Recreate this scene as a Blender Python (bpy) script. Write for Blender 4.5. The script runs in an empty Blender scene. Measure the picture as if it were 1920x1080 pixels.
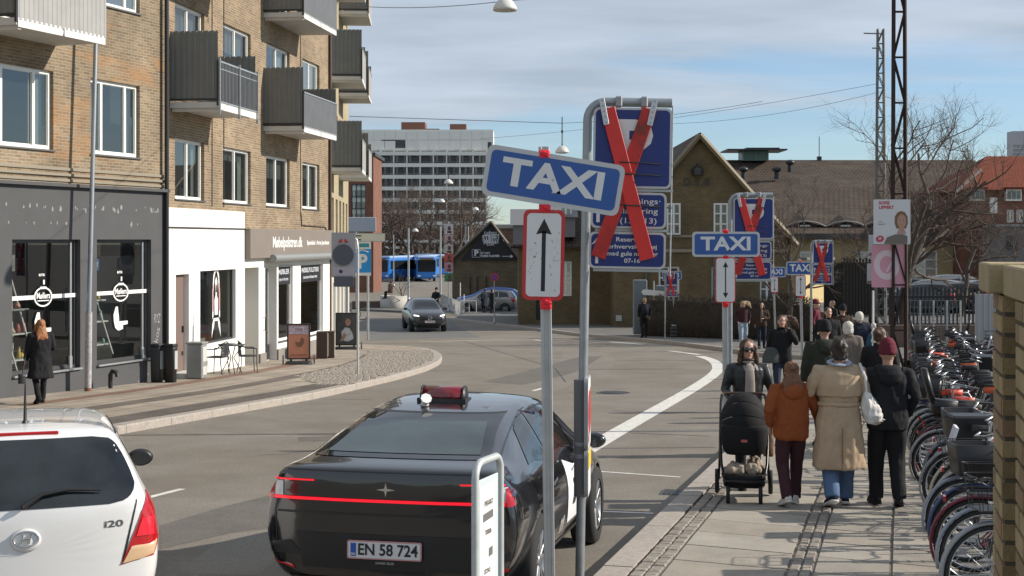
import bpy, bmesh, math, random
from math import sin, cos, pi, radians, sqrt, atan2
from mathutils import Vector, Matrix
random.seed(7)
S = bpy.context.scene
COL = S.collection
# ------------------------------------------------------------------ camera
CAMZ = 2.47
F = 2700.0                       # focal length in photo pixels (1920 wide)
cam = bpy.data.cameras.new('camera'); camo = bpy.data.objects.new('camera', cam); COL.objects.link(camo)
cam.sensor_width = 36; cam.lens = F/1920*36; cam.shift_y = -91/1920
cam.clip_start = .1; cam.clip_end = 6000
camo.location = (0, 0, CAMZ); camo.rotation_euler = (radians(90), 0, 0)
S.camera = camo
# ------------------------------------------------------------------ light
SUN_EL, SUN_AZ = radians(29), radians(86)      # azimuth clockwise from +Y: sun stands to the right, a little ahead
w = bpy.data.worlds.new('World'); S.world = w; w.use_nodes = True
nt = w.node_tree; nt.nodes.clear()
def N(t, **k):
    n = nt.nodes.new(t)
    for a, b in k.items(): setattr(n, a, b)
    return n
L = nt.links.new
out = N('ShaderNodeOutputWorld'); bg = N('ShaderNodeBackground'); bg.inputs[1].default_value = .10
sky = N('ShaderNodeTexSky'); sky.sky_type = 'NISHITA'; sky.sun_disc = False
sky.sun_elevation = SUN_EL; sky.sun_rotation = SUN_AZ; sky.air_density = 1.0; sky.dust_density = .1; sky.ozone_density = 3.5
tc = N('ShaderNodeTexCoord'); sep = N('ShaderNodeSeparateXYZ'); L(tc.outputs['Generated'], sep.inputs[0])
zc = N('ShaderNodeMath', operation='MAXIMUM'); L(sep.outputs[2], zc.inputs[0]); zc.inputs[1].default_value = .0
za = N('ShaderNodeMath', operation='ADD'); L(zc.outputs[0], za.inputs[0]); za.inputs[1].default_value = .10
dx = N('ShaderNodeMath', operation='DIVIDE'); L(sep.outputs[0], dx.inputs[0]); L(za.outputs[0], dx.inputs[1])
dy = N('ShaderNodeMath', operation='DIVIDE'); L(sep.outputs[1], dy.inputs[0]); L(za.outputs[0], dy.inputs[1])
cmb = N('ShaderNodeCombineXYZ'); L(dx.outputs[0], cmb.inputs[0]); L(dy.outputs[0], cmb.inputs[1])
mp = N('ShaderNodeMapping'); L(cmb.outputs[0], mp.inputs[0]); mp.inputs[3].default_value = (.55, 1.0, 1); mp.inputs[1].default_value = (3.1, 1.7, 0)
n1 = N('ShaderNodeTexNoise'); L(mp.outputs[0], n1.inputs[0]); n1.inputs['Scale'].default_value = .9; n1.inputs['Detail'].default_value = 7; n1.inputs['Roughness'].default_value = .55; n1.inputs['Distortion'].default_value = .4
n2 = N('ShaderNodeTexNoise'); L(mp.outputs[0], n2.inputs[0]); n2.inputs['Scale'].default_value = 2.6; n2.inputs['Detail'].default_value = 6
# altitude: a thin layer that thins out towards the horizon
mr = N('ShaderNodeMapRange'); L(sep.outputs[2], mr.inputs[0]); mr.inputs[1].default_value = .035; mr.inputs[2].default_value = .15; mr.inputs[3].default_value = -.28; mr.inputs[4].default_value = .27
# clouds thicker towards the west end of the dome
mx_ = N('ShaderNodeMath', operation='MULTIPLY'); L(sep.outputs[0], mx_.inputs[0]); mx_.inputs[1].default_value = -.42
ad = N('ShaderNodeMath', operation='ADD'); L(mr.outputs[0], ad.inputs[0]); L(mx_.outputs[0], ad.inputs[1])
ad2 = N('ShaderNodeMath', operation='ADD'); L(ad.outputs[0], ad2.inputs[0]); L(n1.outputs[0], ad2.inputs[1])
cov = N('ShaderNodeMapRange', interpolation_type='SMOOTHSTEP'); L(ad2.outputs[0], cov.inputs[0]); cov.inputs[1].default_value = .36; cov.inputs[2].default_value = .60; cov.inputs[3].default_value = .20; cov.inputs[4].default_value = .88
shade = N('ShaderNodeMapRange'); L(n2.outputs[0], shade.inputs[0]); shade.inputs[1].default_value = .3; shade.inputs[2].default_value = .7; shade.inputs[3].default_value = 4.7; shade.inputs[4].default_value = 6.4
ccol = N('ShaderNodeVectorMath', operation='SCALE'); ccol.inputs[0].default_value = (.83, .93, 1.06); L(shade.outputs[0], ccol.inputs['Scale'])
mix = N('ShaderNodeMix', data_type='RGBA'); L(cov.outputs[0], mix.inputs[0]); tint = N('ShaderNodeVectorMath', operation='MULTIPLY'); L(sky.outputs[0], tint.inputs[0]); tint.inputs[1].default_value = (.88, 1.0, 1.13); L(tint.outputs[0], mix.inputs[6]); L(ccol.outputs[0], mix.inputs[7])
L(mix.outputs[2], bg.inputs[0]); L(bg.outputs[0], out.inputs[0])
sd = bpy.data.lights.new('sun', 'SUN'); sd.energy = 5.0; sd.angle = radians(.53); sd.color = (1, .915, .80)
so = bpy.data.objects.new('sun', sd); COL.objects.link(so)
SD = Vector((sin(SUN_AZ)*cos(SUN_EL), cos(SUN_AZ)*cos(SUN_EL), sin(SUN_EL)))
so.rotation_euler = SD.to_track_quat('Z', 'Y').to_euler(); so.location = SD*60
S.view_settings.view_transform = 'Standard'; S.view_settings.look = 'None'; S.view_settings.gamma = 1
S.view_settings.use_curve_mapping = False; S.view_settings.exposure = .25
S.render.engine = 'CYCLES'; S.cycles.use_denoising = True; S.cycles.max_bounces = 6; S.cycles.transparent_max_bounces = 12

# ------------------------------------------------------------------ terrain and measuring helpers
def gz(y):                                   # road surface height; the street falls away, then levels out
    if y < 58: return -.03*y
    return -1.74 - 1.05*(1-math.exp(-(y-58)/35))
def W(px, py, h=0.):                         # where a photo pixel meets the ground (+h)
    a, b = 2., 900.
    for _ in range(50):
        m = (a+b)/2
        if CAMZ-(py-449)/F*m > gz(m)+h: a = m
        else: b = m
    return Vector(((px-960)*a/F, a, gz(a)+h))
def P(px, py, d): return Vector(((px-960)*d/F, d, CAMZ-(py-449)*d/F))
PAV = .14
# ------------------------------------------------------------------ materials
MATS = {}
def M(name, col=(.5,.5,.5), rough=.6, metal=0., noise=None, bump=None, coat=0., emit=None, spec=.5, col2=None, alpha=None):
    """noise=(scale, amount) darkens/lightens; col2=(colour, scale, threshold) patches; bump=(scale, strength)"""
    if name in MATS: return MATS[name]
    m = bpy.data.materials.new(name); m.use_nodes = True; MATS[name] = m
    t = m.node_tree; b = t.nodes['Principled BSDF']; l = t.links.new
    b.inputs['Base Color'].default_value = (*col, 1); b.inputs['Roughness'].default_value = rough
    b.inputs['Metallic'].default_value = metal; b.inputs['Coat Weight'].default_value = coat
    b.inputs['Coat Roughness'].default_value = .03; b.inputs['Specular IOR Level'].default_value = spec
    if emit: b.inputs['Emission Color'].default_value = (*emit[0], 1); b.inputs['Emission Strength'].default_value = emit[1]
    if noise or bump or col2:
        tcn = t.nodes.new('ShaderNodeTexCoord')
        src = None
        if col2:
            n = t.nodes.new('ShaderNodeTexNoise'); n.inputs['Scale'].default_value = col2[1]; n.inputs['Detail'].default_value = 8; n.inputs['Roughness'].default_value = .65
            l(tcn.outputs['Object'], n.inputs[0])
            r = t.nodes.new('ShaderNodeMapRange'); l(n.outputs[0], r.inputs[0]); r.inputs[1].default_value = col2[2]-.06; r.inputs[2].default_value = col2[2]+.06
            mm = t.nodes.new('ShaderNodeMix'); mm.data_type = 'RGBA'; l(r.outputs[0], mm.inputs[0]); mm.inputs[6].default_value = (*col, 1); mm.inputs[7].default_value = (*col2[0], 1)
            src = mm.outputs[2]
        if noise:
            n = t.nodes.new('ShaderNodeTexNoise'); n.inputs['Scale'].default_value = noise[0]; n.inputs['Detail'].default_value = 8; n.inputs['Roughness'].default_value = .6
            l(tcn.outputs['Object'], n.inputs[0])
            r = t.nodes.new('ShaderNodeMapRange'); l(n.outputs[0], r.inputs[0]); r.inputs[1].default_value = .3; r.inputs[2].default_value = .7
            r.inputs[3].default_value = 1-noise[1]; r.inputs[4].default_value = 1+noise[1]
            v = t.nodes.new('ShaderNodeVectorMath'); v.operation = 'SCALE'; l(r.outputs[0], v.inputs['Scale'])
            if src: l(src, v.inputs[0])
            else: v.inputs[0].default_value = col
            src = v.outputs[0]
            rr = t.nodes.new('ShaderNodeMapRange'); l(n.outputs[0], rr.inputs[0]); rr.inputs[3].default_value = max(.02, rough*.8); rr.inputs[4].default_value = min(1, rough*1.2); l(rr.outputs[0], b.inputs['Roughness'])
        if src: l(src, b.inputs['Base Color'])
        if bump:
            n = t.nodes.new('ShaderNodeTexNoise'); n.inputs['Scale'].default_value = bump[0]; n.inputs['Detail'].default_value = 6
            l(tcn.outputs['Object'], n.inputs[0])
            bp = t.nodes.new('ShaderNodeBump'); bp.inputs['Strength'].default_value = bump[1]; bp.inputs['Distance'].default_value = .01; l(n.outputs[0], bp.inputs['Height']); l(bp.outputs[0], b.inputs['Normal'])
    return m
def grain(m, scale, amt, obj=True):
    """fine stone speckle multiplied over a material's colour"""
    t = m.node_tree; b = t.nodes['Principled BSDF']; l = t.links.new; i = b.inputs['Base Color']
    c = t.nodes.new('ShaderNodeTexCoord'); n = t.nodes.new('ShaderNodeTexNoise'); n.inputs['Scale'].default_value = scale; n.inputs['Detail'].default_value = 3; l(c.outputs['Object'], n.inputs[0])
    r = t.nodes.new('ShaderNodeMapRange'); l(n.outputs[0], r.inputs[0]); r.inputs[1].default_value = .32; r.inputs[2].default_value = .68; r.inputs[3].default_value = 1-amt; r.inputs[4].default_value = 1+amt
    v = t.nodes.new('ShaderNodeVectorMath'); v.operation = 'SCALE'; l(r.outputs[0], v.inputs['Scale'])
    if i.links: l(i.links[0].from_socket, v.inputs[0])
    else: v.inputs[0].default_value = i.default_value[:3]
    l(v.outputs[0], i); return m
def brick_mat(name, c1, c2, mortar, bw=.24, bh=.067, gap=.012, rough=.85, off=.5, stain=None, bumps=.6, big=.25):
    m = bpy.data.materials.new(name); m.use_nodes = True; MATS[name] = m
    t = m.node_tree; b = t.nodes['Principled BSDF']; l = t.links.new
    b.inputs['Roughness'].default_value = rough; b.inputs['Specular IOR Level'].default_value = .2
    uv = t.nodes.new('ShaderNodeUVMap')
    # slightly wavy courses
    br = t.nodes.new('ShaderNodeTexBrick'); l(uv.outputs[0], br.inputs[0]); br.offset = off
    br.inputs['Scale'].default_value = 1; br.inputs['Brick Width'].default_value = bw; br.inputs['Row Height'].default_value = bh
    br.inputs['Mortar Size'].default_value = gap; br.inputs['Mortar Smooth'].default_value = .2; br.inputs['Bias'].default_value = 0
    br.inputs['Color1'].default_value = (*c1, 1); br.inputs['Color2'].default_value = (*c2, 1); br.inputs['Mortar'].default_value = (*mortar, 1)
    n = t.nodes.new('ShaderNodeTexNoise'); l(uv.outputs[0], n.inputs[0]); n.inputs['Scale'].default_value = .7; n.inputs['Detail'].default_value = 9; n.inputs['Roughness'].default_value = .7
    r = t.nodes.new('ShaderNodeMapRange'); l(n.outputs[0], r.inputs[0]); r.inputs[1].default_value = .3; r.inputs[2].default_value = .7; r.inputs[3].default_value = 1-big; r.inputs[4].default_value = 1+big
    v = t.nodes.new('ShaderNodeVectorMath'); v.operation = 'SCALE'; l(br.outputs[0], v.inputs[0]); l(r.outputs[0], v.inputs['Scale'])
    src = v.outputs[0]
    if stain:      # (colour, scale, threshold)
        n2 = t.nodes.new('ShaderNodeTexNoise'); mpn = t.nodes.new('ShaderNodeMapping'); l(uv.outputs[0], mpn.inputs[0]); mpn.inputs[3].default_value = (.5, 1.6, 1)
        l(mpn.outputs[0], n2.inputs[0]); n2.inputs['Scale'].default_value = stain[1]; n2.inputs['Detail'].default_value = 9; n2.inputs['Roughness'].default_value = .72
        r2 = t.nodes.new('ShaderNodeMapRange'); l(n2.outputs[0], r2.inputs[0]); r2.inputs[1].default_value = stain[2]-.05; r2.inputs[2].default_value = stain[2]+.08; r2.inputs[4].default_value = .75
        mm = t.nodes.new('ShaderNodeMix'); mm.data_type = 'RGBA'; l(r2.outputs[0], mm.inputs[0]); l(src, mm.inputs[6]); mm.inputs[7].default_value = (*stain[0], 1); src = mm.outputs[2]
    l(src, b.inputs['Base Color'])
    bp = t.nodes.new('ShaderNodeBump'); bp.invert = True; bp.inputs['Strength'].default_value = bumps; bp.inputs['Distance'].default_value = .006; l(br.outputs['Fac'], bp.inputs['Height']); l(bp.outputs[0], b.inputs['Normal'])
    return m
def glass_mat(name, tint=(.75,.8,.8), ior=1.5, body=None, rough=.0, add=0.):
    m = bpy.data.materials.new(name); m.use_nodes = True; MATS[name] = m
    t = m.node_tree; t.nodes.clear(); l = t.links.new
    o = t.nodes.new('ShaderNodeOutputMaterial'); fr = t.nodes.new('ShaderNodeFresnel'); fr.inputs[0].default_value = ior
    g = t.nodes.new('ShaderNodeBsdfGlossy'); g.inputs['Roughness'].default_value = rough; g.inputs['Color'].default_value = (1, 1, 1, 1)
    tr = t.nodes.new('ShaderNodeBsdfTransparent'); tr.inputs[0].default_value = (*tint, 1)
    if body is not None:
        df = t.nodes.new('ShaderNodeBsdfDiffuse'); df.inputs[0].default_value = (*body[:3], 1); mx = t.nodes.new('ShaderNodeMixShader'); mx.inputs[0].default_value = body[3]
        l(tr.outputs[0], mx.inputs[1]); l(df.outputs[0], mx.inputs[2]); base = mx.outputs[0]
    else: base = tr.outputs[0]
    a = t.nodes.new('ShaderNodeMath'); a.operation = 'ADD'; a.use_clamp = True; l(fr.outputs[0], a.inputs[0]); a.inputs[1].default_value = add
    ms = t.nodes.new('ShaderNodeMixShader'); l(a.outputs[0], ms.inputs[0]); l(base, ms.inputs[1]); l(g.outputs[0], ms.inputs[2]); l(ms.outputs[0], o.inputs[0])
    return m
# ------------------------------------------------------------------ mesh building
class MB:
    def __init__(s): s.v = []; s.f = []; s.m = []; s.sm = []; s.uv = {}
    def add(s, vs, fs, mi=0, smooth=False, uvs=None):
        o = len(s.v); s.v += [tuple(v) for v in vs]
        for i, f in enumerate(fs):
            if uvs: s.uv[len(s.f)] = uvs[i]
            s.f.append([o+j for j in f]); s.m.append(mi); s.sm.append(smooth)
        return s
    def box(s, c, d, rz=0., mi=0, ax=None, bev=0.):
        """centre, full sizes; ax = optional 3x3 axes (columns)"""
        A = ax if ax is not None else Matrix.Rotation(rz, 3, 'Z')
        c = Vector(c); h = [x/2 for x in d]
        if bev > 0:
            b = min(bev, min(h)*.9); vs = []; key = {}
            for sx in (-1,1):
                for sy in (-1,1):
                    for sz in (-1,1):
                        for k in range(3):
                            p = [sx*h[0], sy*h[1], sz*h[2]]
                            for q in range(3):
                                if q != k: p[q] -= (sx,sy,sz)[q]*b
                            key[(sx,sy,sz,k)] = len(vs); vs.append(c + A @ Vector(p))
            fs = []
            for k in range(3):
                a, e = [q for q in range(3) if q != k]
                for sg in (-1,1):
                    r = []
                    for (u, v_) in ((-1,-1),(1,-1),(1,1),(-1,1)):
                        t_ = [0,0,0]; t_[k] = sg; t_[a] = u; t_[e] = v_; r.append(key[(*t_, k)])
                    if (sg < 0) ^ (k == 1): r.reverse()
                    fs.append(r)
                # edges along axis k
                for u in (-1,1):
                    for v_ in (-1,1):
                        def g(sk, kk):
                            t_ = [0,0,0]; t_[k] = sk; t_[a] = u; t_[e] = v_; return key[(*t_, kk)]
                        r = [g(-1,a), g(1,a), g(1,e), g(-1,e)]
                        fs.append(r)
            for sx in (-1,1):
                for sy in (-1,1):
                    for sz in (-1,1): fs.append([key[(sx,sy,sz,k)] for k in range(3)])
            return s.add(vs, fs, mi)
        vs = [c + A @ Vector((x*h[0], y*h[1], z*h[2])) for x in (-1,1) for y in (-1,1) for z in (-1,1)]
        return s.add(vs, [(0,1,3,2),(4,6,7,5),(0,4,5,1),(2,3,7,6),(0,2,6,4),(1,5,7,3)], mi)
    def tube(s, pts, r, n=8, mi=0, cap=True, r2=None, smooth=True, up=None, closed=False):
        """r: number or list of radii (or (ra, rb) pairs); frames by parallel transport from `up`"""
        pts = [Vector(p) for p in pts]; k = len(pts)
        rs = r if isinstance(r, (list, tuple)) else [r]*k
        vs = []; fs = []
        T = []
        for i in range(k):
            if closed: t = pts[(i+1) % k]-pts[i-1]
            else: t = pts[min(i+1,k-1)]-pts[max(i-1,0)]
            T.append(t.normalized() if t.length > 1e-9 else Vector((0,0,1)))
        u = Vector(up) if up else (Vector((0,0,1)) if abs(T[0].z) < .9 else Vector((1,0,0)))
        for i in range(k):
            t = T[i]; u = (u - t*u.dot(t))
            if u.length < 1e-6: u = t.orthogonal()
            u.normalize(); v = t.cross(u)
            ra, rb = rs[i] if isinstance(rs[i], (list, tuple)) else (rs[i], rs[i])
            for j in range(n):
                a = 2*pi*j/n; vs.append(pts[i] + u*(cos(a)*ra) + v*(sin(a)*rb))
        for i in range(k if closed else k-1):
            for j in range(n):
                a = i*n+j; b = i*n+(j+1) % n; c = ((i+1) % k)*n+(j+1) % n; d = ((i+1) % k)*n+j
                fs.append((a,b,c,d))
        s.add(vs, fs, mi, smooth)
        if cap and not closed: s.add(vs[:n], [tuple(range(n))[::-1]], mi); s.add(vs[-n:], [tuple(range(n))], mi)
        return s
    def cyl(s, a, b, r, n=12, mi=0, smooth=True): return s.tube([a, b], r, n, mi, True, smooth=smooth)
    def lathe(s, prof, c=(0,0,0), n=20, mi=0, ax=None, smooth=True, caps=True):
        """prof [(r, z)...] about local z through c"""
        A = ax if ax is not None else Matrix.Identity(3); c = Vector(c); vs = []; fs = []
        for r, z in prof:
            for j in range(n):
                a = 2*pi*j/n; vs.append(c + A @ Vector((cos(a)*r, sin(a)*r, z)))
        for i in range(len(prof)-1):
            for j in range(n): fs.append((i*n+j, i*n+(j+1) % n, (i+1)*n+(j+1) % n, (i+1)*n+j))
        if caps:
            if prof[0][0] > 1e-5: fs.append(tuple(range(n))[::-1])
            if prof[-1][0] > 1e-5: fs.append(tuple((len(prof)-1)*n+j for j in range(n)))
        return s.add(vs, fs, mi, smooth)
    def poly(s, pts, o, ex, ey, t=0., mi=0, mside=None):
        """planar polygon pts (a,b) at o + a ex + b ey, extruded back by t along -(ex x ey)"""
        ex = Vector(ex); ey = Vector(ey); o = Vector(o); nn = ex.cross(ey).normalized(); k = len(pts)
        vs = [o + ex*a + ey*b for a, b in pts]; fs = [tuple(range(k))]
        if t:
            vs += [v - nn*t for v in vs]; fs.append(tuple(range(k, 2*k))[::-1])
            s.add(vs, fs, mi); oo = len(s.v)-2*k
            for i in range(k):
                j = (i+1) % k; s.f.append([oo+i, oo+k+i, oo+k+j, oo+j]); s.m.append(mi if mside is None else mside); s.sm.append(False)
            return s
        return s.add(vs, fs, mi)
    def ball(s, c, r, n=12, m=8, mi=0, ax=None):
        rx, ry, rz = r if isinstance(r, (list,tuple)) else (r,r,r); A = ax if ax is not None else Matrix.Identity(3); c = Vector(c)
        vs = [c + A @ Vector((0,0,-rz))]; fs = []
        for i in range(1, m):
            th = pi*i/m
            for j in range(n):
                a = 2*pi*j/n; vs.append(c + A @ Vector((rx*sin(th)*cos(a), ry*sin(th)*sin(a), -rz*cos(th))))
        vs.append(c + A @ Vector((0,0,rz)))
        for j in range(n):
            fs.append((0, 1+(j+1) % n, 1+j)); fs.append((len(vs)-1, 1+(m-2)*n+j, 1+(m-2)*n+(j+1) % n))
            for i in range(m-2): fs.append((1+i*n+j, 1+i*n+(j+1) % n, 1+(i+1)*n+(j+1) % n, 1+(i+1)*n+j))
        return s.add(vs, fs, mi, True)
    def loft(s, rings, mi=0, cap=True, smooth=True):
        n = len(rings[0]); vs = [p for r in rings for p in r]; fs = []
        for i in range(len(rings)-1):
            for j in range(n): fs.append((i*n+j, i*n+(j+1) % n, (i+1)*n+(j+1) % n, (i+1)*n+j))
        if cap: fs.append(tuple(range(n))[::-1]); fs.append(tuple((len(rings)-1)*n+j for j in range(n)))
        return s.add(vs, fs, mi, smooth)
    def mesh(s, name, mats):
        me = bpy.data.meshes.new(name); me.from_pydata(s.v, [], s.f)
        for m in (mats if isinstance(mats, (list,tuple)) else [mats]): me.materials.append(m)
        me.polygons.foreach_set('material_index', s.m); me.polygons.foreach_set('use_smooth', s.sm)
        if s.uv:
            u = me.uv_layers.new(name='UVMap')
            for i, p in enumerate(me.polygons):
                if i in s.uv:
                    for k, li in enumerate(p.loop_indices): u.data[li].uv = s.uv[i][k]
        me.update(); return me
    def build(s, name, mats, parent=None, **k): return link(name, s.mesh(name, mats), parent, **k)
def link(name, me, parent=None, loc=None, rot=None, kind=None, label=None):
    o = bpy.data.objects.new(name, me); COL.objects.link(o)
    if parent: o.parent = parent
    if loc is not None: o.location = loc
    if rot is not None: o.rotation_euler = rot
    if kind: o['kind'] = kind
    if label: o['label'] = label
    return o
def tag(o, label=None, cat=None, group=None, kind=None):
    if label: o['label'] = label
    if cat: o['category'] = cat
    if group: o['group'] = group
    if kind: o['kind'] = kind
    return o
def thing(name, label, cat, loc=(0,0,0), rz=0., group=None, rot=None):
    o = bpy.data.objects.new(name, None); COL.objects.link(o); o.location = loc; o.rotation_euler = rot if rot else (0,0,rz)
    o.empty_display_size = .2
    return tag(o, label, cat, group)
def kids(o): return [c for c in ALLKIDS.get(o.name, [])]
def copy_tree(o, parent=None, chmap=None):
    if chmap is None:
        chmap = {}
        for c in bpy.data.objects:
            if c.parent: chmap.setdefault(c.parent.name, []).append(c)
    c = o.copy(); COL.objects.link(c)
    if parent: c.parent = parent
    for ch in chmap.get(o.name, []): copy_tree(ch, c, chmap)
    return c
def text_mb(txt, size, width=None, bold=0., ax='CENTER', spacing=1., font=None, shear=0.):
    """flat lettering mesh as (verts, faces) in xy, size = cap height"""
    cu = bpy.data.curves.new('lettering', 'FONT'); cu.body = txt; cu.size = size/.72; cu.align_x = ax; cu.align_y = 'CENTER'
    cu.offset = bold*size; cu.space_character = spacing; cu.resolution_u = 3; cu.shear = shear
    o = bpy.data.objects.new('lettering', cu); COL.objects.link(o)
    dg = bpy.context.evaluated_depsgraph_get(); me = bpy.data.meshes.new_from_object(o.evaluated_get(dg))
    vs = [v.co.copy() for v in me.vertices]; fs = [tuple(p.vertices) for p in me.polygons]
    if vs and width:
        x0 = min(v.x for v in vs); x1 = max(v.x for v in vs); k = width/(x1-x0)
        cx = (x0+x1)/2 if ax == 'CENTER' else (x0 if ax == 'LEFT' else x1)
        for v in vs: v.x = cx+(v.x-cx)*k
    bpy.data.objects.remove(o); bpy.data.curves.remove(cu); bpy.data.meshes.remove(me)
    return vs, fs
def put_text(mb, txt, size, o, ex, ey, mi=0, lift=.002, **k):
    ex = Vector(ex).normalized(); ey = Vector(ey).normalized(); nn = ex.cross(ey).normalized(); o = Vector(o)+nn*lift
    vs, fs = text_mb(txt, size, **k); mb.add([o+ex*v.x+ey*v.y for v in vs], fs, mi); return mb
def eval_mesh(o):
    dg = bpy.context.evaluated_depsgraph_get(); return bpy.data.meshes.new_from_object(o.evaluated_get(dg))
PENDING = []
def remesh(mb, name, mat, parent=None, voxel=.012, smooth=2, label=None, noise=None):
    """organic surfaces: overlapping tubes and lofts fused into one skin; all are baked together by bake_pending()"""
    me = mb.mesh(name, mat); o = link(name, me, parent, label=label)
    md = o.modifiers.new('r', 'REMESH'); md.mode = 'VOXEL'; md.voxel_size = voxel; md.use_smooth_shade = True
    if smooth: sm = o.modifiers.new('s', 'SMOOTH'); sm.factor = .5; sm.iterations = smooth
    PENDING.append((o, mat, noise)); return o
def bake_pending():
    from mathutils import noise as nz
    dg = bpy.context.evaluated_depsgraph_get(); out = []
    for o, mat, noise in PENDING: out.append(bpy.data.meshes.new_from_object(o.evaluated_get(dg)))
    for (o, mat, noise), r in zip(PENDING, out):
        o.modifiers.clear(); o.data = r; r.materials.clear(); r.materials.append(mat)
        if noise:
            sc, am = noise
            for v in r.vertices:
                q = v.co; v.co = q + v.normal*am*(nz.noise(Vector((q.x*sc, q.y*sc, q.z*sc*.55+q.x*3)))+.5*nz.noise(Vector((q.x*sc*2.4+7, q.y*sc*2.4, q.z*sc*1.5-q.x*9))))
    PENDING.clear()
def rrect(w, h, r, n=4):
    pts = []
    for cx, cy, a0 in ((w/2-r, h/2-r, 0), (-w/2+r, h/2-r, pi/2), (-w/2+r, -h/2+r, pi), (w/2-r, -h/2+r, 3*pi/2)):
        for i in range(n+1):
            a = a0+pi/2*i/n; pts.append((cx+cos(a)*r, cy+sin(a)*r))
    return pts
# ================================================================== GROUND
asphalt = M('asphalt', (.182,.16,.13), .9, noise=(1.1,.13), bump=(260,.35), spec=.3, col2=((.2,.182,.155), .35, .5))
asphalt_dark = M('asphalt_patch', (.135,.125,.11), .9, noise=(2.,.15), bump=(260,.35), spec=.3)
earth = M('earth', (.12,.115,.1), .95, noise=(.3,.2))
paint = M('road_paint', (.62,.61,.56), .7, noise=(9,.18), col2=((.3,.29,.27), 14, .68))
granite = M('granite_kerb', (.34,.3,.26), .8, noise=(14,.16), bump=(90,.3))
pave_grey = M('concrete_pavement', (.235,.215,.185), .88, noise=(2.2,.13), bump=(150,.25), col2=((.19,.172,.15), .8, .56))
cobble = M('cobble', (.24,.21,.175), .8, noise=(9,.35), bump=(80,.3))
joint = M('joint_sand', (.15,.13,.11), .95, noise=(20,.2))
mb = MB()
xs = [-600,-300,-150,-80,-50,-30,-20,-12,-6,0,6,12,20,30,50,80,150,300,600,1200]
ys = list(range(-20,60,4))+list(range(60,200,8))+[220,260,320,400,520,700,1000,1500,2500]
vs = [(x,y,gz(y)-.03) for y in ys for x in xs]; n = len(xs)
mb.add(vs, [(j*n+i, j*n+i+1, (j+1)*n+i+1, (j+1)*n+i) for j in range(len(ys)-1) for i in range(n-1)])
tag(mb.build('ground', earth), kind='structure')
mb = MB()
xs = [-70,-45,-30,-20,-14,-9,-5,-2,0,2,5,9,14,20,30,45,60]
ys = list(range(-6,60,2))+list(range(60,240,5))
vs = [(x,y,gz(y)) for y in ys for x in xs]; n = len(xs)
mb.add(vs, [(j*n+i, j*n+i+1, (j+1)*n+i+1, (j+1)*n+i) for j in range(len(ys)-1) for i in range(n-1)])
tag(mb.build('road', asphalt), kind='structure')
def resample(pts, n):
    pts = [Vector(p) for p in pts]; L_ = [0]
    for a, b in zip(pts, pts[1:]): L_.append(L_[-1]+(b-a).length)
    o = []
    for i in range(n):
        t = L_[-1]*i/(n-1); k = 0
        while k < len(L_)-2 and L_[k+1] < t: k += 1
        o.append(pts[k].lerp(pts[k+1], (t-L_[k])/max(1e-9, L_[k+1]-L_[k])))
    return o
def strip(mb, A, B, h, mi=0, n=40, side=False):
    """ribbon between plan polylines A and B, following the terrain at height h; n stations, cut across so it hugs the slope"""
    A = resample(A, n); B = resample(B, n); vs = []; fs = []; q = 4
    for a, b in zip(A, B):
        for j in range(q+1):
            p = a.lerp(b, j/q); vs.append((p.x, p.y, gz(p.y)+h))
    for i in range(n-1):
        for j in range(q):
            k = i*(q+1)+j; fs.append((k, k+1, k+q+2, k+q+1))
    mb.add(vs, fs, mi)
    if side:
        for P_ in (A, B):
            o = len(mb.v); mb.add([(p.x,p.y,gz(p.y)+z) for p in P_ for z in (h, -.05)], [(2*i,2*i+2,2*i+3,2*i+1) for i in range(n-1)], mi)
def xy(*pts): return [(p[0], p[1], 0) for p in pts]
def offs(pts, d):
    pts = [Vector((p[0],p[1],0)) for p in pts]; o = []
    for i, p in enumerate(pts):
        t = (pts[min(i+1,len(pts)-1)]-pts[max(i-1,0)]).normalized(); o.append((p.x+t.y*d, p.y-t.x*d, 0))
    return o
# left pavement: from the kerb to the shop fronts; it swings round the corner into the side street
KL = [(-11.9,6), (-9.2,14.5), (-6.43,23.3), (-4.1,30.8), (-3.5,33.6), (-2.86,36.8), (-2.35,40.3), (-2.16,43.5), (-2.25,46.5), (-2.6,49.8), (-3.3,52.2), (-4.6,53.6), (-6.2,54.9), (-8.5,55.6)]
KL = [(p.x,p.y) for p in resample([(a,b,0) for a,b in KL], 60)]
FL = [(-17.5,6), (-14.27,18), (-8.33,34.5), (-6.45,48.5), (-6.9,51.5), (-8.5,53.0)]
pvl = MB()
strip(pvl, xy(*offs(KL, -.30)), xy(*[(a-.3,b) for a,b in FL]), PAV, 0, 80)
leftpave = brick_mat('left_slabs', (.36,.31,.25), (.29,.25,.2), (.15,.13,.11), bw=1.1, bh=.62, gap=.022, big=.2, bumps=.3, stain=((.23,.17,.13), .5, .62))
me = pvl.mesh('pavement', leftpave); uvl = me.uv_layers.new(name='UVMap')
for p in me.polygons:
    for li in p.loop_indices:
        v = me.vertices[me.loops[li].vertex_index].co; c_, s_ = .96, .28
        uvl.data[li].uv = (v.x*s_+v.y*c_, v.x*c_-v.y*s_)
tag(link('pavement', me), kind='structure')
def bandstrip(a0, a1, mat, y0=5, y1=52):
    q = [p for p in KL if y0 < p[1] < y1]; b_ = MB(); strip(b_, xy(*offs(q, -a1)), xy(*offs(q, -a0)), PAV+.003, 0, 70); me = b_.mesh('pavement', mat); uvl = me.uv_layers.new(name='UVMap')
    for p in me.polygons:
        for li in p.loop_indices: v = me.vertices[me.loops[li].vertex_index].co; uvl.data[li].uv = (v.x*.28+v.y*.96, v.x*.96-v.y*.28)
    tag(link('pavement', me), kind='structure')
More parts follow.
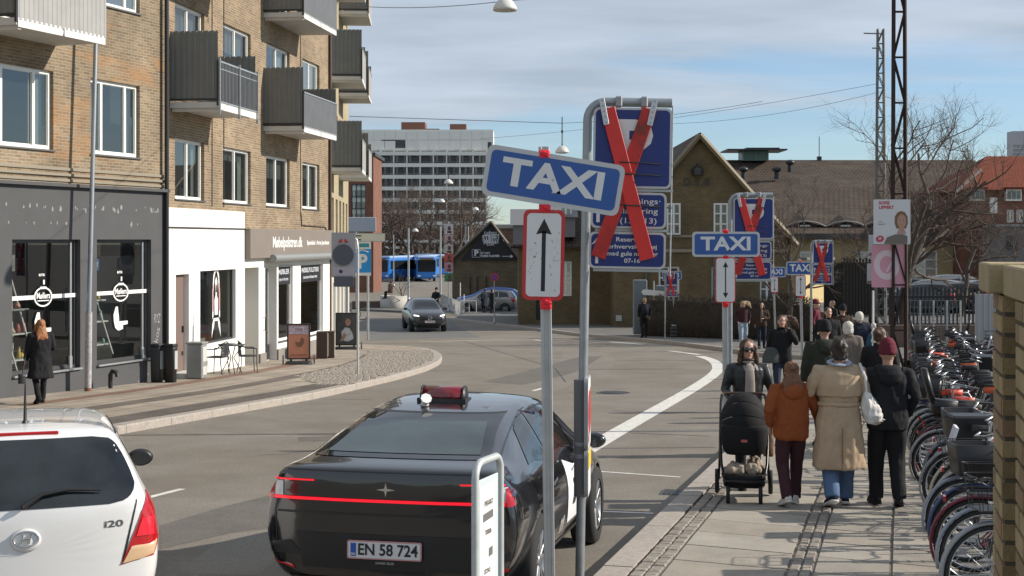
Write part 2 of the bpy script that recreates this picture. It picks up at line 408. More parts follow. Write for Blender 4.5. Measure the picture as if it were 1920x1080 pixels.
bandstrip(.29, .95, brick_mat('kerb_setts', (.17,.145,.12), (.13,.115,.1), (.09,.08,.07), bw=.16, bh=.1, gap=.02, big=.25), 5, 44)
bandstrip(2.05, 2.55, brick_mat('mid_setts', (.19,.155,.125), (.15,.125,.105), (.1,.09,.08), bw=.16, bh=.1, gap=.02, big=.25), 5, 47)
bandstrip(3.75, 4.15, brick_mat('red_clinker', (.27,.16,.11), (.22,.13,.095), (.14,.11,.09), bw=.2, bh=.1, gap=.014, big=.25), 26, 47)
def kerb_run(parent_name, K, w_, inward, h=PAV, stone=1.2, vis=(0, 999), mat=granite):
    """one kerb as a structure whose stones are separate pieces"""
    root = thing(parent_name, None, None, (K[0][0], K[0][1], 0)); root['kind'] = 'structure'
    pts = [Vector((a,b,0)) for a,b in K]; tot = sum((b-a).length for a, b in zip(pts, pts[1:])); nn = int(tot/stone)
    R = resample(pts, nn+1)
    for i in range(nn):
        a, b = R[i], R[i+1]; m = MB(); d = (b-a).normalized(); nrm = Vector((-d.y, d.x, 0))*inward; g = .006
        a2 = a+d*g; b2 = b-d*g; tz = h+random.uniform(-.003,.003)
        vs = []
        for p in (a2, b2):
            for q_, z in ((0,-.1), (0,tz-.02), (.02,tz), (w_,tz), (w_,-.1)):
                r_ = p+nrm*q_; vs.append((r_.x-K[0][0], r_.y-K[0][1], gz(r_.y)+z))
        fs = [(j, j+5, 5+(j+1) % 5, (j+1) % 5) for j in range(5)]+[(0,1,2,3,4), (9,8,7,6,5)]
        m.add(vs, fs); o = m.build('kerb_stone', mat, root)
    return root
kerb_run('kerb', KL, .28, 1, stone=1.4)
# cobbled apron at the street corner
cm = MB(); random.seed(3)
cx0 = [p for p in KL if 33 < p[1] < 50.5 and p[0] > -4.4]
for i in range(46):
    y = 33+i*.36
    k = [p for p in KL if abs(p[1]-y) < .8 and p[1] < 51]
    if not k: continue
    xr = max(p[0] for p in k)-.35; xl = xr - (2.1 if y > 36 else .6+(y-33)*.5)
    x = xl
    while x < xr:
        r = random.uniform(.13,.2); cm.box((x+r/2, y+random.uniform(-.03,.03), gz(y)+PAV+.0), (r-.03, .3, .035+random.uniform(0,.012)), bev=.012); x += r
tag(cm.build('cobble_corner', cobble), label='rough cobbled patch at the rounded pavement corner by the furniture shop', kind='stuff')
# right (near) pavement
KR0 = [(-1.4,4), (-.28,8), (.61,11.4), (1.42,14.4), (2.52,18.4), (3.35,21.5), (4.4,25), (6.0,29.5), (7.6,33), (9.6,36.2), (12,38.5), (16,40.2), (24,41.5)]
KR = [(p.x,p.y) for p in resample([(a,b,0) for a,b in KR0], 70)]
RR = [(p[0]+(7 if p[1] < 30 else 9), p[1]-6) for p in KR]
mb = MB(); strip(mb, xy(*offs(KR, .28)), xy(*[(a,b) for a,b in RR]), PAV-.012, 0, 70)
tag(mb.build('bedding', joint), kind='structure')
kerb_run('kerb', KR, .26, -1, stone=1.0)
mb = MB(); strip(mb, xy(*offs(KR, 2.85)), xy(*[(a+.1,b) for a,b in RR]), PAV-.004, 0, 60)
tag(mb.build('cycle_rack_paving', M('old_asphalt', (.25,.23,.2), .9, noise=(1.6,.16), bump=(120,.5), spec=.3, col2=((.15,.14,.125), 2.5, .56))), kind='structure')
# cobble strips either side of the slabs (two long rows of setts)
def setts(a0, a1, y0, y1, rows, nm):
    m = MB(); R = resample(xy(*offs(KR, a0)), 400); R2 = resample(xy(*offs(KR, a1)), 400)
    s = 0; i = 0
    while i < 398:
        p, q = R[i], R[i+1]
        if p.y > y1: break
        if p.y >= y0:
            for r in range(rows):
                c = p.lerp(R2[i], (r+.5)/rows); wv = (a1-a0)/rows
                ang = atan2(q.y-p.y, q.x-p.x); ln = (q-p).length
                m.box((c.x+random.uniform(-.004,.004), c.y, gz(c.y)+PAV-.03+random.uniform(-.004,.006)), (ln-.014, wv-.016, .07), rz=ang, bev=.008)
        i += 1
    tag(m.build('cobble_strip', cobble), label=nm, kind='stuff')
setts(.29, .52, 4, 30, 2, 'narrow strip of dark setts between the kerb and the slabs')
setts(1.50, 1.69, 4, 30, 2, 'strip of dark setts between the two slab lanes')
# slabs: separate pieces
sroot = thing('pavement', None, None, (0,0,0)); sroot['kind'] = 'structure'
slabm = [M('slab_%s' % a, c, .86, noise=(3.,.1), bump=(140,.22), col2=(tuple(x*.86 for x in c), 1.2, .58)) for a, c in (('warm',(.29,.258,.212)), ('pale',(.33,.30,.252)), ('grey',(.262,.237,.2)), ('dusty',(.305,.27,.225)))]
LIMIT = 0
def slabs(a0, a1, y0, y1, dl):
    global LIMIT
    A = offs(KR, a0); B = offs(KR, a1); tot = sum((Vector(q)-Vector(p)).length for p, q in zip(KR, KR[1:])); nn = int(tot/dl)
    A = resample(A, nn+1); B = resample(B, nn+1)
    for i in range(nn):
        if not (y0 < A[i].y < y1): continue
        m = MB(); g = .010; h = PAV+random.uniform(-.003,.004)
        c = [A[i].lerp(A[i+1], g/dl), A[i+1].lerp(A[i], g/dl), B[i+1].lerp(B[i], g/dl), B[i].lerp(B[i+1], g/dl)]
        w_ = (B[i]-A[i]).length
        c = [c[0].lerp(c[3], g/w_), c[1].lerp(c[2], g/w_), c[2].lerp(c[1], g/w_), c[3].lerp(c[0], g/w_)]
        vs = [(p.x,p.y,gz(p.y)+h) for p in c]+[(p.x,p.y,gz(p.y)+h-.05) for p in c]
        m.add(vs, [(3,2,1,0),(0,1,5,4),(1,2,6,5),(2,3,7,6),(3,0,4,7)])
        m.build('slab', random.choice(slabm), sroot); LIMIT += 1
slabs(.53, 1.49, 5, 36, .72)
slabs(1.70, 2.3, 5, 36, .72)
slabs(2.31, 2.84, 5, 36, .72)
# opposite pavement in front of the brick station building, and the kerb round it
KO = [W(845,601), W(900,607), W(947,613), W(1020,622), W(1091,631), W(1187,639), W(1256,646), W(1354,658), W(1440,672)]
KO = [(p.x,p.y) for p in KO]+[(12.5,43.8),(18,44.8),(30,46)]
KO = [(p.x,p.y) for p in resample(xy(*KO), 50)]
mb = MB(); strip(mb, xy(*offs(KO, -.2)), xy(*[(p[0]+1.5+.2*i, p[1]+26-.2*i) for i, p in enumerate(KO)]), PAV, 0, 50)
tag(mb.build('pavement', M('far_pavement', (.135,.13,.12), .9, noise=(1.5,.12))), kind='structure')
kerb_run('kerb', KO, .2, 1, stone=2.4)
# markings
def line(pts, w_, nm='road_marking', h=.004, mat=paint):
    m = MB(); n_ = max(3, len(pts)*6); strip(m, offs(pts, -w_/2), offs(pts, w_/2), h, 0, n_)
    return tag(m.build(nm, mat), kind='structure')
def wp(*pp): return [(W(*p).x, W(*p).y) for p in pp]
bl = [Vector((a,b,0)) for a,b in wp((1090,850),(1180,797),(1290,735),(1335,706),(1348,692),(1343,680),(1330,673),(1312,668))]
from mathutils import geometry
def smooth_pts(p, it=2):
    for _ in range(it):
        o = [p[0]]
        for a, b in zip(p, p[1:]): o += [a.lerp(b,.25), a.lerp(b,.75)]
        p = o+[p[-1]]
    return p
bl = smooth_pts(bl); line([(p.x,p.y) for p in bl], .34)
line(wp((1105,883),(1275,895)), .07); line(wp((1090,958),(1225,963)), .07)
line(wp((232,945),(342,917)), .1); line(wp((1000,733),(1022,727)), .12)
line(wp((1145,641),(1205,646)), .25); line(wp((1255,658),(1312,665)), .25); line(wp((785,641),(900,638),(1010,637)), .12)
line(wp((1000,637),(1018,639)), .2)
# darker asphalt repairs and tar seams
line(wp((250,1060),(640,985),(1000,985)), 1.3, 'road_patch', .002, asphalt_dark) if False else None
m = MB(); a = [W(610,985),W(300,1010)]; 
strip(m, [W(905,716),W(1010,690),W(1090,668)], [W(980,722),W(1075,700),W(1130,668)], .0025, 0, 14)
tag(m.build('road_patch', asphalt_dark), kind='structure')
m = MB(); strip(m, [W(690,640),W(780,636),W(900,633)], [W(690,600),W(780,600),W(845,604)], .0025, 0, 14); tag(m.build('road_patch', M('asphalt_cold', (.125,.122,.115), .9, noise=(1.,.1))), kind='structure')
tar = M('tar_seam', (.035,.033,.032), .6)
for a_ in (((560,815),(880,812)), ((600,748),(700,750)), ((870,640),(1040,690),(1060,716)), ((1150,770),(1330,775)), ((1180,812),(1330,818))):
    line(wp(*a_), .035, 'road_marking', .0035, tar)
# a manhole lid in the carriageway
mh = thing('manhole_cover', 'round dark iron manhole lid in the road beyond the black taxi', 'manhole cover', W(1150,737)+Vector((0,0,.004)))
m = MB(); m.lathe([(.0,.012),(.3,.012),(.31,0)], n=24, caps=False); m.build('lid', M('cast_iron', (.05,.05,.05), .5, .6), mh)
m = MB(); m.lathe([(.32,0),(.32,.01),(.37,.01),(.38,0)], n=24, caps=False); m.build('rim', M('cast_iron2', (.09,.09,.09), .6, .5), mh)

# lane-long repairs, tyre-polished lanes and cracks
lane = M('asphalt_worn', (.205,.186,.158), .85, noise=(2.,.08), bump=(260,.3), spec=.3, col2=((.185,.168,.142), .5, .52))
def road_poly(A_, B_, mat, h, n=24): m = MB(); strip(m, A_, B_, h, 0, n); tag(m.build('road_patch', mat), kind='structure')
road_poly(smooth_pts([W(330,1075),W(620,860),W(900,735),W(1080,672),W(1000,640),W(880,634)],1), smooth_pts([W(480,1079),W(760,880),W(1010,745),W(1180,680),W(1090,645),W(900,640)],1), lane, .0015)
road_poly([W(300,985),W(420,950),W(560,915)], [W(300,1030),W(430,1000),W(560,985)], asphalt_dark, .0028, 10)
road_poly([W(560,820),W(880,816)], [W(560,828),W(880,823)], asphalt_dark, .0028, 8)
random.seed(8)
for _ in range(7):
    px, py = random.uniform(350,1250), random.uniform(690,1000); p = W(px,py); a = random.uniform(-.5,2.2); q = [(p.x,p.y)]
    for i in range(7): a += random.uniform(-.5,.5); q.append((q[-1][0]+cos(a)*.35, q[-1][1]+sin(a)*.35))
    line(q, random.uniform(.012,.022), 'road_marking', .0038, tar)
gd = thing('drain_grate', 'square iron drain grate in the gutter by the near kerb', 'drain', (1.95,16.9,gz(16.9)+.002), -.27)
m = MB(); m.box((0,0,.002),(.40,.40,.006)); m.build('frame', MATS['cast_iron2'], gd)
for i in range(6): m = MB(); m.box((-.14+i*.056,0,.008),(.03,.32,.008)); m.build('bar', MATS['cast_iron'], gd)

for q_ in (asphalt, asphalt_dark, lane, MATS['asphalt_cold']): grain(q_, 38, .16); grain(q_, 150, .14)
for q_ in slabm+[granite, cobble, MATS['old_asphalt']]: grain(q_, 60, .13)
grain(paint, 30, .12)
# ================================================================== LEFT BUILDINGS
brownbrick = brick_mat('brown_brick', (.29,.205,.125), (.18,.125,.078), (.31,.265,.2), stain=((.17,.13,.085), .8, .6), big=.28)
agedbrick = brick_mat('aged_brick', (.26,.19,.12), (.165,.12,.075), (.27,.235,.18), stain=((.34,.18,.075), .5, .57), big=.35)
white_fr = M('white_window_paint', (.74,.74,.7), .4)
winglass = glass_mat('window_glass', (.62,.7,.7), 1.5, (.05,.06,.065,.25), .0, .06)
winglass2 = glass_mat('window_glass_bright', (.62,.7,.7), 1.5, (.2,.24,.25,.5), .0, .09)
curt = M('curtain_fabric', (.5,.5,.47), .9, noise=(3,.12)); blind = M('blind_grey', (.2,.2,.19), .9, noise=(2,.2))
shopglass = glass_mat('shop_glass', (.85,.88,.88), 1.5, None, .0, .03)
darkwall = M('charcoal_render', (.07,.071,.073), .8, noise=(1.6,.14), bump=(30,.3), col2=((.11,.11,.11), 3.1, .72))
whitewall = M('white_render', (.76,.745,.69), .85, noise=(1.2,.03), bump=(40,.15))
greyzinc = M('grey_corrugated_steel', (.19,.195,.185), .55, .3, noise=(3,.08))
zinclight = M('pale_corrugated_steel', (.31,.305,.29), .6, .1, noise=(2.2,.09))
slabc = M('balcony_concrete', (.55,.54,.51), .8, noise=(2,.08))
steel = M('galvanised_steel', (.42,.44,.45), .45, .75, noise=(12,.12))
darkmet = M('dark_metal', (.04,.042,.045), .45, .4)
def frame_of(p0, slope, label, name):
    """thing whose local X runs along the facade, Y into the building"""
    a = atan2(1, slope); b = Vector((p0[0], p0[1], gz(p0[1])))
    return b, a
class Facade:
    def __init__(s, p0, slope, name, label, cat='building'):
        s.p0 = p0; s.sl = slope; s.a = atan2(1, slope); s.z0 = gz(p0[1])
        s.root = thing(name, label, cat, (p0[0], p0[1], s.z0), s.a); s.c = cos(s.a); s.s = sin(s.a)
    def u(s, px):                    # local x of the facade point seen in image column px
        t = (px-960)/F; y = (s.p0[0]-s.sl*s.p0[1])/(t-s.sl); return (y-s.p0[1])/s.s
    def k(s, px):
        y = s.p0[1]+s.u(px)*s.s; return F/y
    def z(s, px, py): return CAMZ+(449-py)/s.k(px)-s.z0
    def w(s, x, y, z): return Vector((s.p0[0]+x*s.c-y*s.s, s.p0[1]+x*s.s+y*s.c, s.z0+z))
def wall_holes(mb, x0, x1, z0, z1, holes, y=0., rev=.12, mi=0, thick=0):
    X = sorted(set([x0,x1]+[v for h in holes for v in h[:2] if x0 < v < x1])); Z = sorted(set([z0,z1]+[v for h in holes for v in h[2:4] if z0 < v < z1]))
    for a, b in zip(X, X[1:]):
        for c, d in zip(Z, Z[1:]):
            mx_, mz_ = (a+b)/2, (c+d)/2
            if any(h[0] < mx_ < h[1] and h[2] < mz_ < h[3] for h in holes): continue
            mb.add([(a,y,c),(b,y,c),(b,y,d),(a,y,d)], [(0,1,2,3)], mi, uvs=[[(a,c),(b,c),(b,d),(a,d)]])
    for h in holes:
        a, b, c, d = max(h[0],x0), min(h[1],x1), max(h[2],z0), min(h[3],z1); r = h[4] if len(h) > 4 else rev
        for q, uv in (([(a,y,c),(a,y+r,c),(a,y+r,d),(a,y,d)], [(a,c),(a+r,c),(a+r,d),(a,d)]), ([(b,y,c),(b,y,d),(b,y+r,d),(b,y+r,c)], [(b,c),(b,d),(b+r,d),(b+r,c)]),
                  ([(a,y,d),(b,y,d),(b,y+r,d),(a,y+r,d)], [(a,d),(b,d),(b,d+r),(a,d+r)]), ([(a,y,c),(a,y+r,c),(b,y+r,c),(b,y,c)], [(a,c),(a,c-r),(b,c-r),(b,c)])):
            mb.add(q, [(0,1,2,3)], mi, uvs=[uv])
WINC = {}
def window(parent, x0, x1, z0, z1, divs=(.5,), y=.08, fw=.06, fmat=None, gl=None, sill=True, transom=None, name='window', curtains=False):
    """one window: frame mesh named window, panes and sill below it; mesh data shared between equal sizes"""
    fmat = fmat or white_fr; w_, h_ = x1-x0, z1-z0
    gl = gl or (winglass if random.random() < .7 else winglass2)
    key = (round(w_,2), round(h_,2), tuple(divs), fmat.name, transom, name)
    if key not in WINC:
        m = MB(); d = .07
        m.box((w_/2, d/2, fw/2), (w_, d, fw)); m.box((w_/2, d/2, h_-fw/2), (w_, d, fw))
        m.box((fw/2, d/2, h_/2), (fw, d, h_-2*fw)); m.box((w_-fw/2, d/2, h_/2), (fw, d, h_-2*fw))
        cuts = [fw]+[v for q in divs for v in (q*w_-fw*.55, q*w_+fw*.55)]+[w_-fw]
        for q in divs: m.box((q*w_, d/2-.008, h_/2), (fw*1.1, d, h_-2*fw-.002))
        rows = [(fw, h_-fw)]
        if transom:
            rows = []; zz = fw
            for tq in transom:
                rows.append((zz, tq*h_-.02)); zz = tq*h_+.02
                for i in range(0, len(cuts), 2): m.box(((cuts[i]+cuts[i+1])/2, d/2, tq*h_), (cuts[i+1]-cuts[i]-.002, d*.7, .035))
            rows.append((zz, h_-fw))
        panes = []
        for i in range(0, len(cuts), 2):
            for (za, zb) in rows:
                g = MB(); e = .018
                # casement inner frame then glass
                g.add([(cuts[i]+e,.03,za+e),(cuts[i+1]-e,.03,za+e),(cuts[i+1]-e,.03,zb-e),(cuts[i]+e,.03,zb-e)], [(0,1,2,3)])
                m.box(((cuts[i]+cuts[i+1])/2, .045, za+e/2), (cuts[i+1]-cuts[i]-.002, .03, e)); m.box(((cuts[i]+cuts[i+1])/2, .045, zb-e/2), (cuts[i+1]-cuts[i]-.002, .03, e))
                m.box((cuts[i]+e/2, .045, (za+zb)/2), (e-.001, .03, zb-za-2*e)); m.box((cuts[i+1]-e/2, .045, (za+zb)/2), (e-.001, .03, zb-za-2*e))
                panes.append(g.mesh('pane', gl))
        bkm = MB(); bkm.add([(fw,.3,fw),(w_-fw,.3,fw),(w_-fw,.3,h_-fw),(fw,.3,h_-fw)], [(0,1,2,3)])
        sm = MB(); sm.box((w_/2, -.06, -.02), (w_+.06, .14, .035))
        WINC[key] = (m.mesh(name, fmat), panes, sm.mesh('sill', M('zinc_sill', (.12,.12,.12), .6, .4)))
    fr, panes, sm = WINC[key]
    o = link(name, fr, parent, (x0, y, z0))
    for g in panes:
        q = link('pane', g, o)
        if g.materials[0] is not gl: q.material_slots[0].link = 'OBJECT'; q.material_slots[0].material = gl
    if sill: link('sill', sm, o)
    if curtains:
        m = MB(); nn = 9; q = random.random()
        def drape(a, b, mt, z0=.05):
            mm = MB(); P_ = [(a+(b-a)*i/nn, .16+.025*(i % 2)) for i in range(nn+1)]; mm.add([(x,yy,z) for x,yy in P_ for z in (z0, h_-.05)], [(2*i,2*i+2,2*i+3,2*i+1) for i in range(nn)]); mm.build('curtain', mt, o)
        if q < .45: drape(.05, w_*random.uniform(.16,.3), curt)
        if q < .7: drape(w_*random.uniform(.72,.86), w_-.05, curt)
        if q > .6: drape(.05, w_-.05, blind, h_*random.uniform(.45,.8))
    return o
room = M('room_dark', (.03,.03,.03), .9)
# ---- nearest building: brown brick over a charcoal shop front -------------------------------------
B = Facade((-14.27,18), .36, 'apartment_building', 'brown brick apartment block above the charcoal painted shop with oval window logos')
XB = (34.5-18)/B.s; base = -1.2
zc = CAMZ+1.19-B.z0
wA = (B.u(-28), B.u(100)); wB = (B.u(170), B.u(262)); wC = (B.u(-190), B.u(-80))
f1 = (CAMZ+1.90-B.z0, CAMZ+3.57-B.z0)
holes = []; 
for fl in range(4):
    for a, b in (wC, wA, wB):
        za, zb = f1[0]+3.35*fl, f1[1]+3.35*fl
        if a == wA[0] and fl: za -= .8
        holes.append((a, b, za, zb))
m = MB(); wall_holes(m, 0, XB, zc, 16.5, holes)
m.add([(0,0,zc),(0,9,zc),(0,9,16.5),(0,0,16.5)], [(0,1,2,3)], 0, uvs=[[(0,0),(9,0),(9,13),(0,13)]])
m.build('wall', agedbrick, B.root)
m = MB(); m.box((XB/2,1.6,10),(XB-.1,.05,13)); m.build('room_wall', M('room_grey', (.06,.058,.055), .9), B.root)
m = MB(); m.box((XB/2, 5, 16.8), (XB+.4, 10.6, .5)); m.build('roof', darkmet, B.root)
for i, h in enumerate(holes): window(B.root, h[0], h[1], h[2], h[3], (.26,.74), fw=.075, curtains=True)
m = MB()
for j, (zz, pr) in enumerate(((zc+.08,.03),(zc+.2,.05),(zc+.32,.03))): m.box((XB/2, -pr/2-.002, zz), (XB, pr, .06))
m.build('brick_cornice', agedbrick, B.root)
w1 = (B.u(19), B.u(147)); w2 = (B.u(178), B.u(280)); zs = (CAMZ-2.78-B.z0, CAMZ-B.z0)
m = MB(); wall_holes(m, 0, XB, -1.6, zc-.02, [(w1[0],w1[1],zs[0],zs[1],.16), (w2[0],w2[1],zs[0],zs[1],.16), (B.u(-200),B.u(-60),zs[0],zs[1],.16)], y=-.05)
m.box((XB/2, -.09, zc-.03), (XB, .16, .07)); m.build('shop_front', darkwall, B.root)
shopfr = M('charcoal_frame', (.05,.05,.052), .5)
alu = M('aluminium', (.55,.57,.58), .35, .8)
lowpink = M('vinyl_white', (.78,.78,.76), .5)
def decal(win, w_, h_):
    """white band and the oval logo stuck on the glass"""
    d = MB(); z = h_*.565; cx = w_*.5
    d.box((cx*.37, -.004, z), (cx*.74-.02, .003, .085)); d.box((w_-cx*.37, -.004, z), (cx*.74-.02, .003, .085))
    ov = [(cos(t)*.30, sin(t)*.21) for t in [2*pi*i/32 for i in range(32)]]; iv = [(a*.86, b*.84) for a, b in ov]
    vs = [(cx+a,-.005,z+b) for a, b in ov]+[(cx+a,-.005,z+b) for a, b in iv]
    d.add(vs, [(i,(i+1)%32,32+(i+1)%32,32+i) for i in range(32)])
    put_text(d, 'Møllers', .13, (cx,-.006,z+.02), (1,0,0), (0,0,1), width=.44, bold=.03)
    d.box((cx, -.006, z-.08), (.38,.003,.02)); d.box((cx,-.006,z+.19), (.2,.003,.05)); d.box((cx+.02,-.006,z+.31), (.05,.003,.1))
    put_text(d, 'BUTIK', .05, (cx-.05,-.006,z+.46), (1,0,0), (0,0,1), bold=.05)
    # pointing hand
    hz = z-.62; d.poly([(-.16,.12),(-.08,.3),(0,.3),(.03,.12),(.05,-.04),(.38,-.04),(.38,-.12),(.2,-.13),(.2,-.22),(.02,-.25),(-.1,-.18),(-.15,-.02)], (cx-.12,-.006,hz), (1,0,0), (0,0,1))
    d.build('window_lettering', lowpink, win)
for a, b in (w1, w2):
    o = window(B.root, a, b, zs[0], zs[1], (), y=.06, fw=.06, fmat=shopfr, gl=shopglass, sill=False, name='shop_window')
    decal(o, b-a, zs[1]-zs[0])
    s_ = MB(); s_.box(((b-a)/2, -.12, -.02), (b-a, .12, .04)); s_.box(((b-a)-.2, -.0, .12), (.09,.04,.26)); s_.build('sill', alu, o)
    s_ = MB(); s_.box(((b-a)-.17, .02, (zs[1]-zs[0])/2), (.05, .03, zs[1]-zs[0]-.14)); s_.build('mullion', alu, o)
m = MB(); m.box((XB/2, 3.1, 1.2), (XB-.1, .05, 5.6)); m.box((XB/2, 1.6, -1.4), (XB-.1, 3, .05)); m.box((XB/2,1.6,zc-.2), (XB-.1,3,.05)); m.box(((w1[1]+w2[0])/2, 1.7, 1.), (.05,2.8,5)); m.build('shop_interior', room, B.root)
# flaking paint spots
m = MB(); random.seed(5)
for i in range(46):
    x = random.uniform(B.u(0), B.u(295)); z = random.choice([zc-.5+random.uniform(-.06,.06)]*5+[zs[1]+.35, zs[0]-random.uniform(.3,.8)]); r = random.uniform(.015,.05)
    m.poly([(cos(t)*r*random.uniform(.5,1.2), sin(t)*r*1.6*random.uniform(.4,1.2)) for t in [2*pi*k/7 for k in range(7)]], (x,-.054,z), (1,0,0), (0,0,1))
m.build('flaked_paint', M('flake', (.24,.24,.23), .8), B.root, kind='stuff')
m = MB(); put_text(m, 'RYZ', .22, (B.u(289),-.054,zs[0]+.9), (1,0,0), (0,0,1), width=.28, shear=.3); put_text(m, 'ekos', .16, (B.u(290),-.054,zs[0]+.45), (.3,0,1), (-1,0,.3), width=.5); m.build('graffiti', M('chalk_spray', (.3,.3,.3), .8), B.root)
# shelving ladders with goods inside the windows
wood_w = M('painted_wood', (.5,.5,.46), .6); shelfm = M('shelf_board', (.42,.45,.42), .6)
pots = [M('ware_%d' % i, c, .5) for i, c in enumerate([(.1,.28,.27), (.35,.36,.34), (.45,.33,.06), (.28,.06,.04), (.07,.17,.08), (.36,.28,.2), (.07,.09,.12)])]
def ladder_shelf(px, top, bot, wd, label, where):
    x = B.u(px); zt = B.z(px, top)+.25; zb = B.z(px, bot)-.1
    t = thing('display_shelf', label, 'shelf', B.w(x, .75, zb), B.a)
    H = zt-zb; m = MB()
    for sx in (-1,1):
        for sy in (-.3,.3): m.tube([(sx*wd/2, sy, 0), (sx*wd/2*.12+.0, 0, H)], .022, 6)
    m.build('ladder_frame', wood_w, t)
    for q in (.12,.4,.66):
        b = MB(); b.box((0,0,q*H), (wd*1.25*(1-q*.45), .34, .03)); b.build('shelf_board', shelfm, t)
    for q in (.12,.4,.66):
        nn = 5
        for i in range(nn):
            r = random.uniform(.04,.09); h = random.uniform(.1,.3)*(1.2-q); xx = (i-(nn-1)/2)*wd*.24*(1-q*.4)
            g = MB(); g.lathe([(r*.6,0),(r,h*.3),(r*random.uniform(.5,1),h*.7),(r*.5,h),(r*.45,h)], (0,0,0), 10)
            o = tag(g.build('vase', random.choice(pots)), 'small pot on the %s board of the ladder shelf %s' % ({.12:'lowest',.4:'middle',.66:'top'}[q], where), 'vase', 'wares on the ladder shelves')
            o.location = B.w(x+xx, .75+random.uniform(-.08,.08), zb+q*H+.016)
    return t
ladder_shelf(33, 545, 700, 1.15, 'leftmost white ladder shelf of pots inside the first charcoal shop window', 'farthest left in the charcoal shop')
ladder_shelf(72, 545, 690, 1.0, 'white ladder shelf behind the woman in the long black coat', 'behind the woman in black')
ladder_shelf(213, 532, 660, 1.2, 'white ladder shelf of pots in the shop window right of the pole', 'right of the lamp pole')
pm = MB(); pm.box((0,0,0), (.55,.02,.6)); po = tag(pm.build('framed_picture', M('dim_print', (.13,.13,.12), .6, noise=(6,.5))), 'framed dim picture hanging inside the first charcoal shop window', 'picture'); po.location = B.w(B.u(48), .5, B.z(48, 482)); po.rotation_euler = (0,0,B.a)
sg = thing('hanging_sign', 'small blue OPEN sign hanging in the charcoal shop window', 'sign', B.w(B.u(206), .45, B.z(206,497)), B.a); m = MB(); m.box((0,0,0), (.42,.02,.26)); m.build('board', M('blue_sign', (.04,.1,.22), .5), sg)
m = MB(); put_text(m, 'ÅBENT', .1, (0,-.012,0), (1,0,0), (0,0,1), width=.34, bold=.04); m.build('lettering', M('dim_white', (.4,.42,.45), .6), sg)
# balconies -------------------------------------------------------------------
def corr(mb, x0, x1, z0, z1, y, step=.17, d=.025, mi=0):
    """corrugated sheet in the xz plane, real trapezoid folds with a back"""
    n_ = max(2, int((x1-x0)/step)); s_ = (x1-x0)/n_; prof = []
    for i in range(n_):
        a = x0+i*s_; prof += [(a, 0), (a+s_*.42, 0), (a+s_*.52, d), (a+s_*.9, d)]
    prof.append((x1, 0)); vs = []
    for (x, dd) in prof: vs += [(x, y-dd, z0), (x, y-dd, z1), (x, y-dd+.006, z0), (x, y-dd+.006, z1)]
    fs = []
    for i in range(len(prof)-1):
        a = 4*i; fs += [(a,a+4,a+5,a+1), (a+2,a+3,a+7,a+6), (a+1,a+5,a+7,a+3), (a,a+2,a+6,a+4)]
    return mb.add(vs, fs, mi)
def balcony(F_, x0, x1, zb, depth=1.25, front='bars', hs=1.78, hr=1.05, frontmat=None, screen=True, far=True, smat=None, h_front=None):
    smat = smat or greyzinc
    r = bpy.data.objects.new('balcony', None); COL.objects.link(r); r.parent = F_.root; r.location = (x0, 0, zb)
    Lx = x1-x0
    m = MB(); m.box((Lx/2, -depth/2, .07), (Lx, depth, .14)); m.box((.12, -depth/2, -.04), (.1,depth-.04,.075)); m.build('slab', slabc, r)
    m = MB(); n_ = 2
    for i in range(n_): m.box((Lx*(i+.5)/n_, -depth-.012, .05), (Lx/n_-.06, .02, .18))
    m.build('fascia', M('white_fascia', (.62,.62,.6), .5), r)
    if screen:     # tall privacy screen at the near end
        m = MB(); m2 = MB(); corr(m2, 0, depth, 0, hs-.1, 0, .15, .02)
        m2.v = [(-b-.0, -a, c+.18) for a, b, c in m2.v]
        m = m2; m.build('privacy_screen', smat, r)
        m = MB(); m.box((.0,-depth/2,.2), (.05,depth,.05)); m.box((0,-depth,.6), (.05,.05,1.1)); m.build('screen_frame', darkmet, r)
    if far:
        m2 = MB(); corr(m2, 0, depth, 0, hs-.35, 0, .15, .02); m2.v = [(Lx-.03-b, -a, c+.18) for a, b, c in m2.v]; m2.build('end_screen', smat, r)
    z0 = .16
    if front == 'bars':
        m = MB(); nb = int(Lx/.105)
        for i in range(nb+1): m.box((Lx*i/nb, -depth-.03, z0+(hr-z0)/2+.0), (.045, .012, hr-z0))
        m.build('railing_bars', M('railing_grey', (.13,.135,.14), .5, .3) if not frontmat else frontmat, r, kind='stuff')
        m = MB(); m.box((Lx/2, -depth-.03, hr+.02), (Lx+.05,.04,.04)); m.box((Lx/2,-depth-.03,z0-.01), (Lx+.05,.03,.03)); m.box((Lx/2,-depth-.03,hr*.86), (Lx,.02,.02))
        for q in (0,.5,1): m.box((Lx*q, -depth-.045, hr*.5-.03), (.045,.05,hr+.26))
        m.build('railing_frame', steel, r)
    else:
        m = MB(); corr(m, 0, Lx, .1, h_front or hr, -depth-.02, .14, .009); m.build('front_panel', frontmat or M('front_panel_grey', (.115,.12,.125), .5, .3, noise=(3,.1)), r)
        m = MB(); m.box((Lx/2,-depth-.02,(h_front or hr)+.02), (Lx+.04,.05,.04)); m.build('handrail', steel, r)
    return r
for fl in range(2):
    balcony(B, (28.0-18)/B.s, (30.66-18)/B.s, CAMZ+4.12-B.z0+3.35*fl, 1.25, 'panel', 1.78, 1.15, zinclight)
# drainpipes on the facade joint
m = MB(); m.tube([(XB-.08,-.12,-1.1),(XB-.08,-.12,16.4)], .055, 10); m.build('drainpipe', M('black_pipe', (.02,.02,.022), .4), B.root)

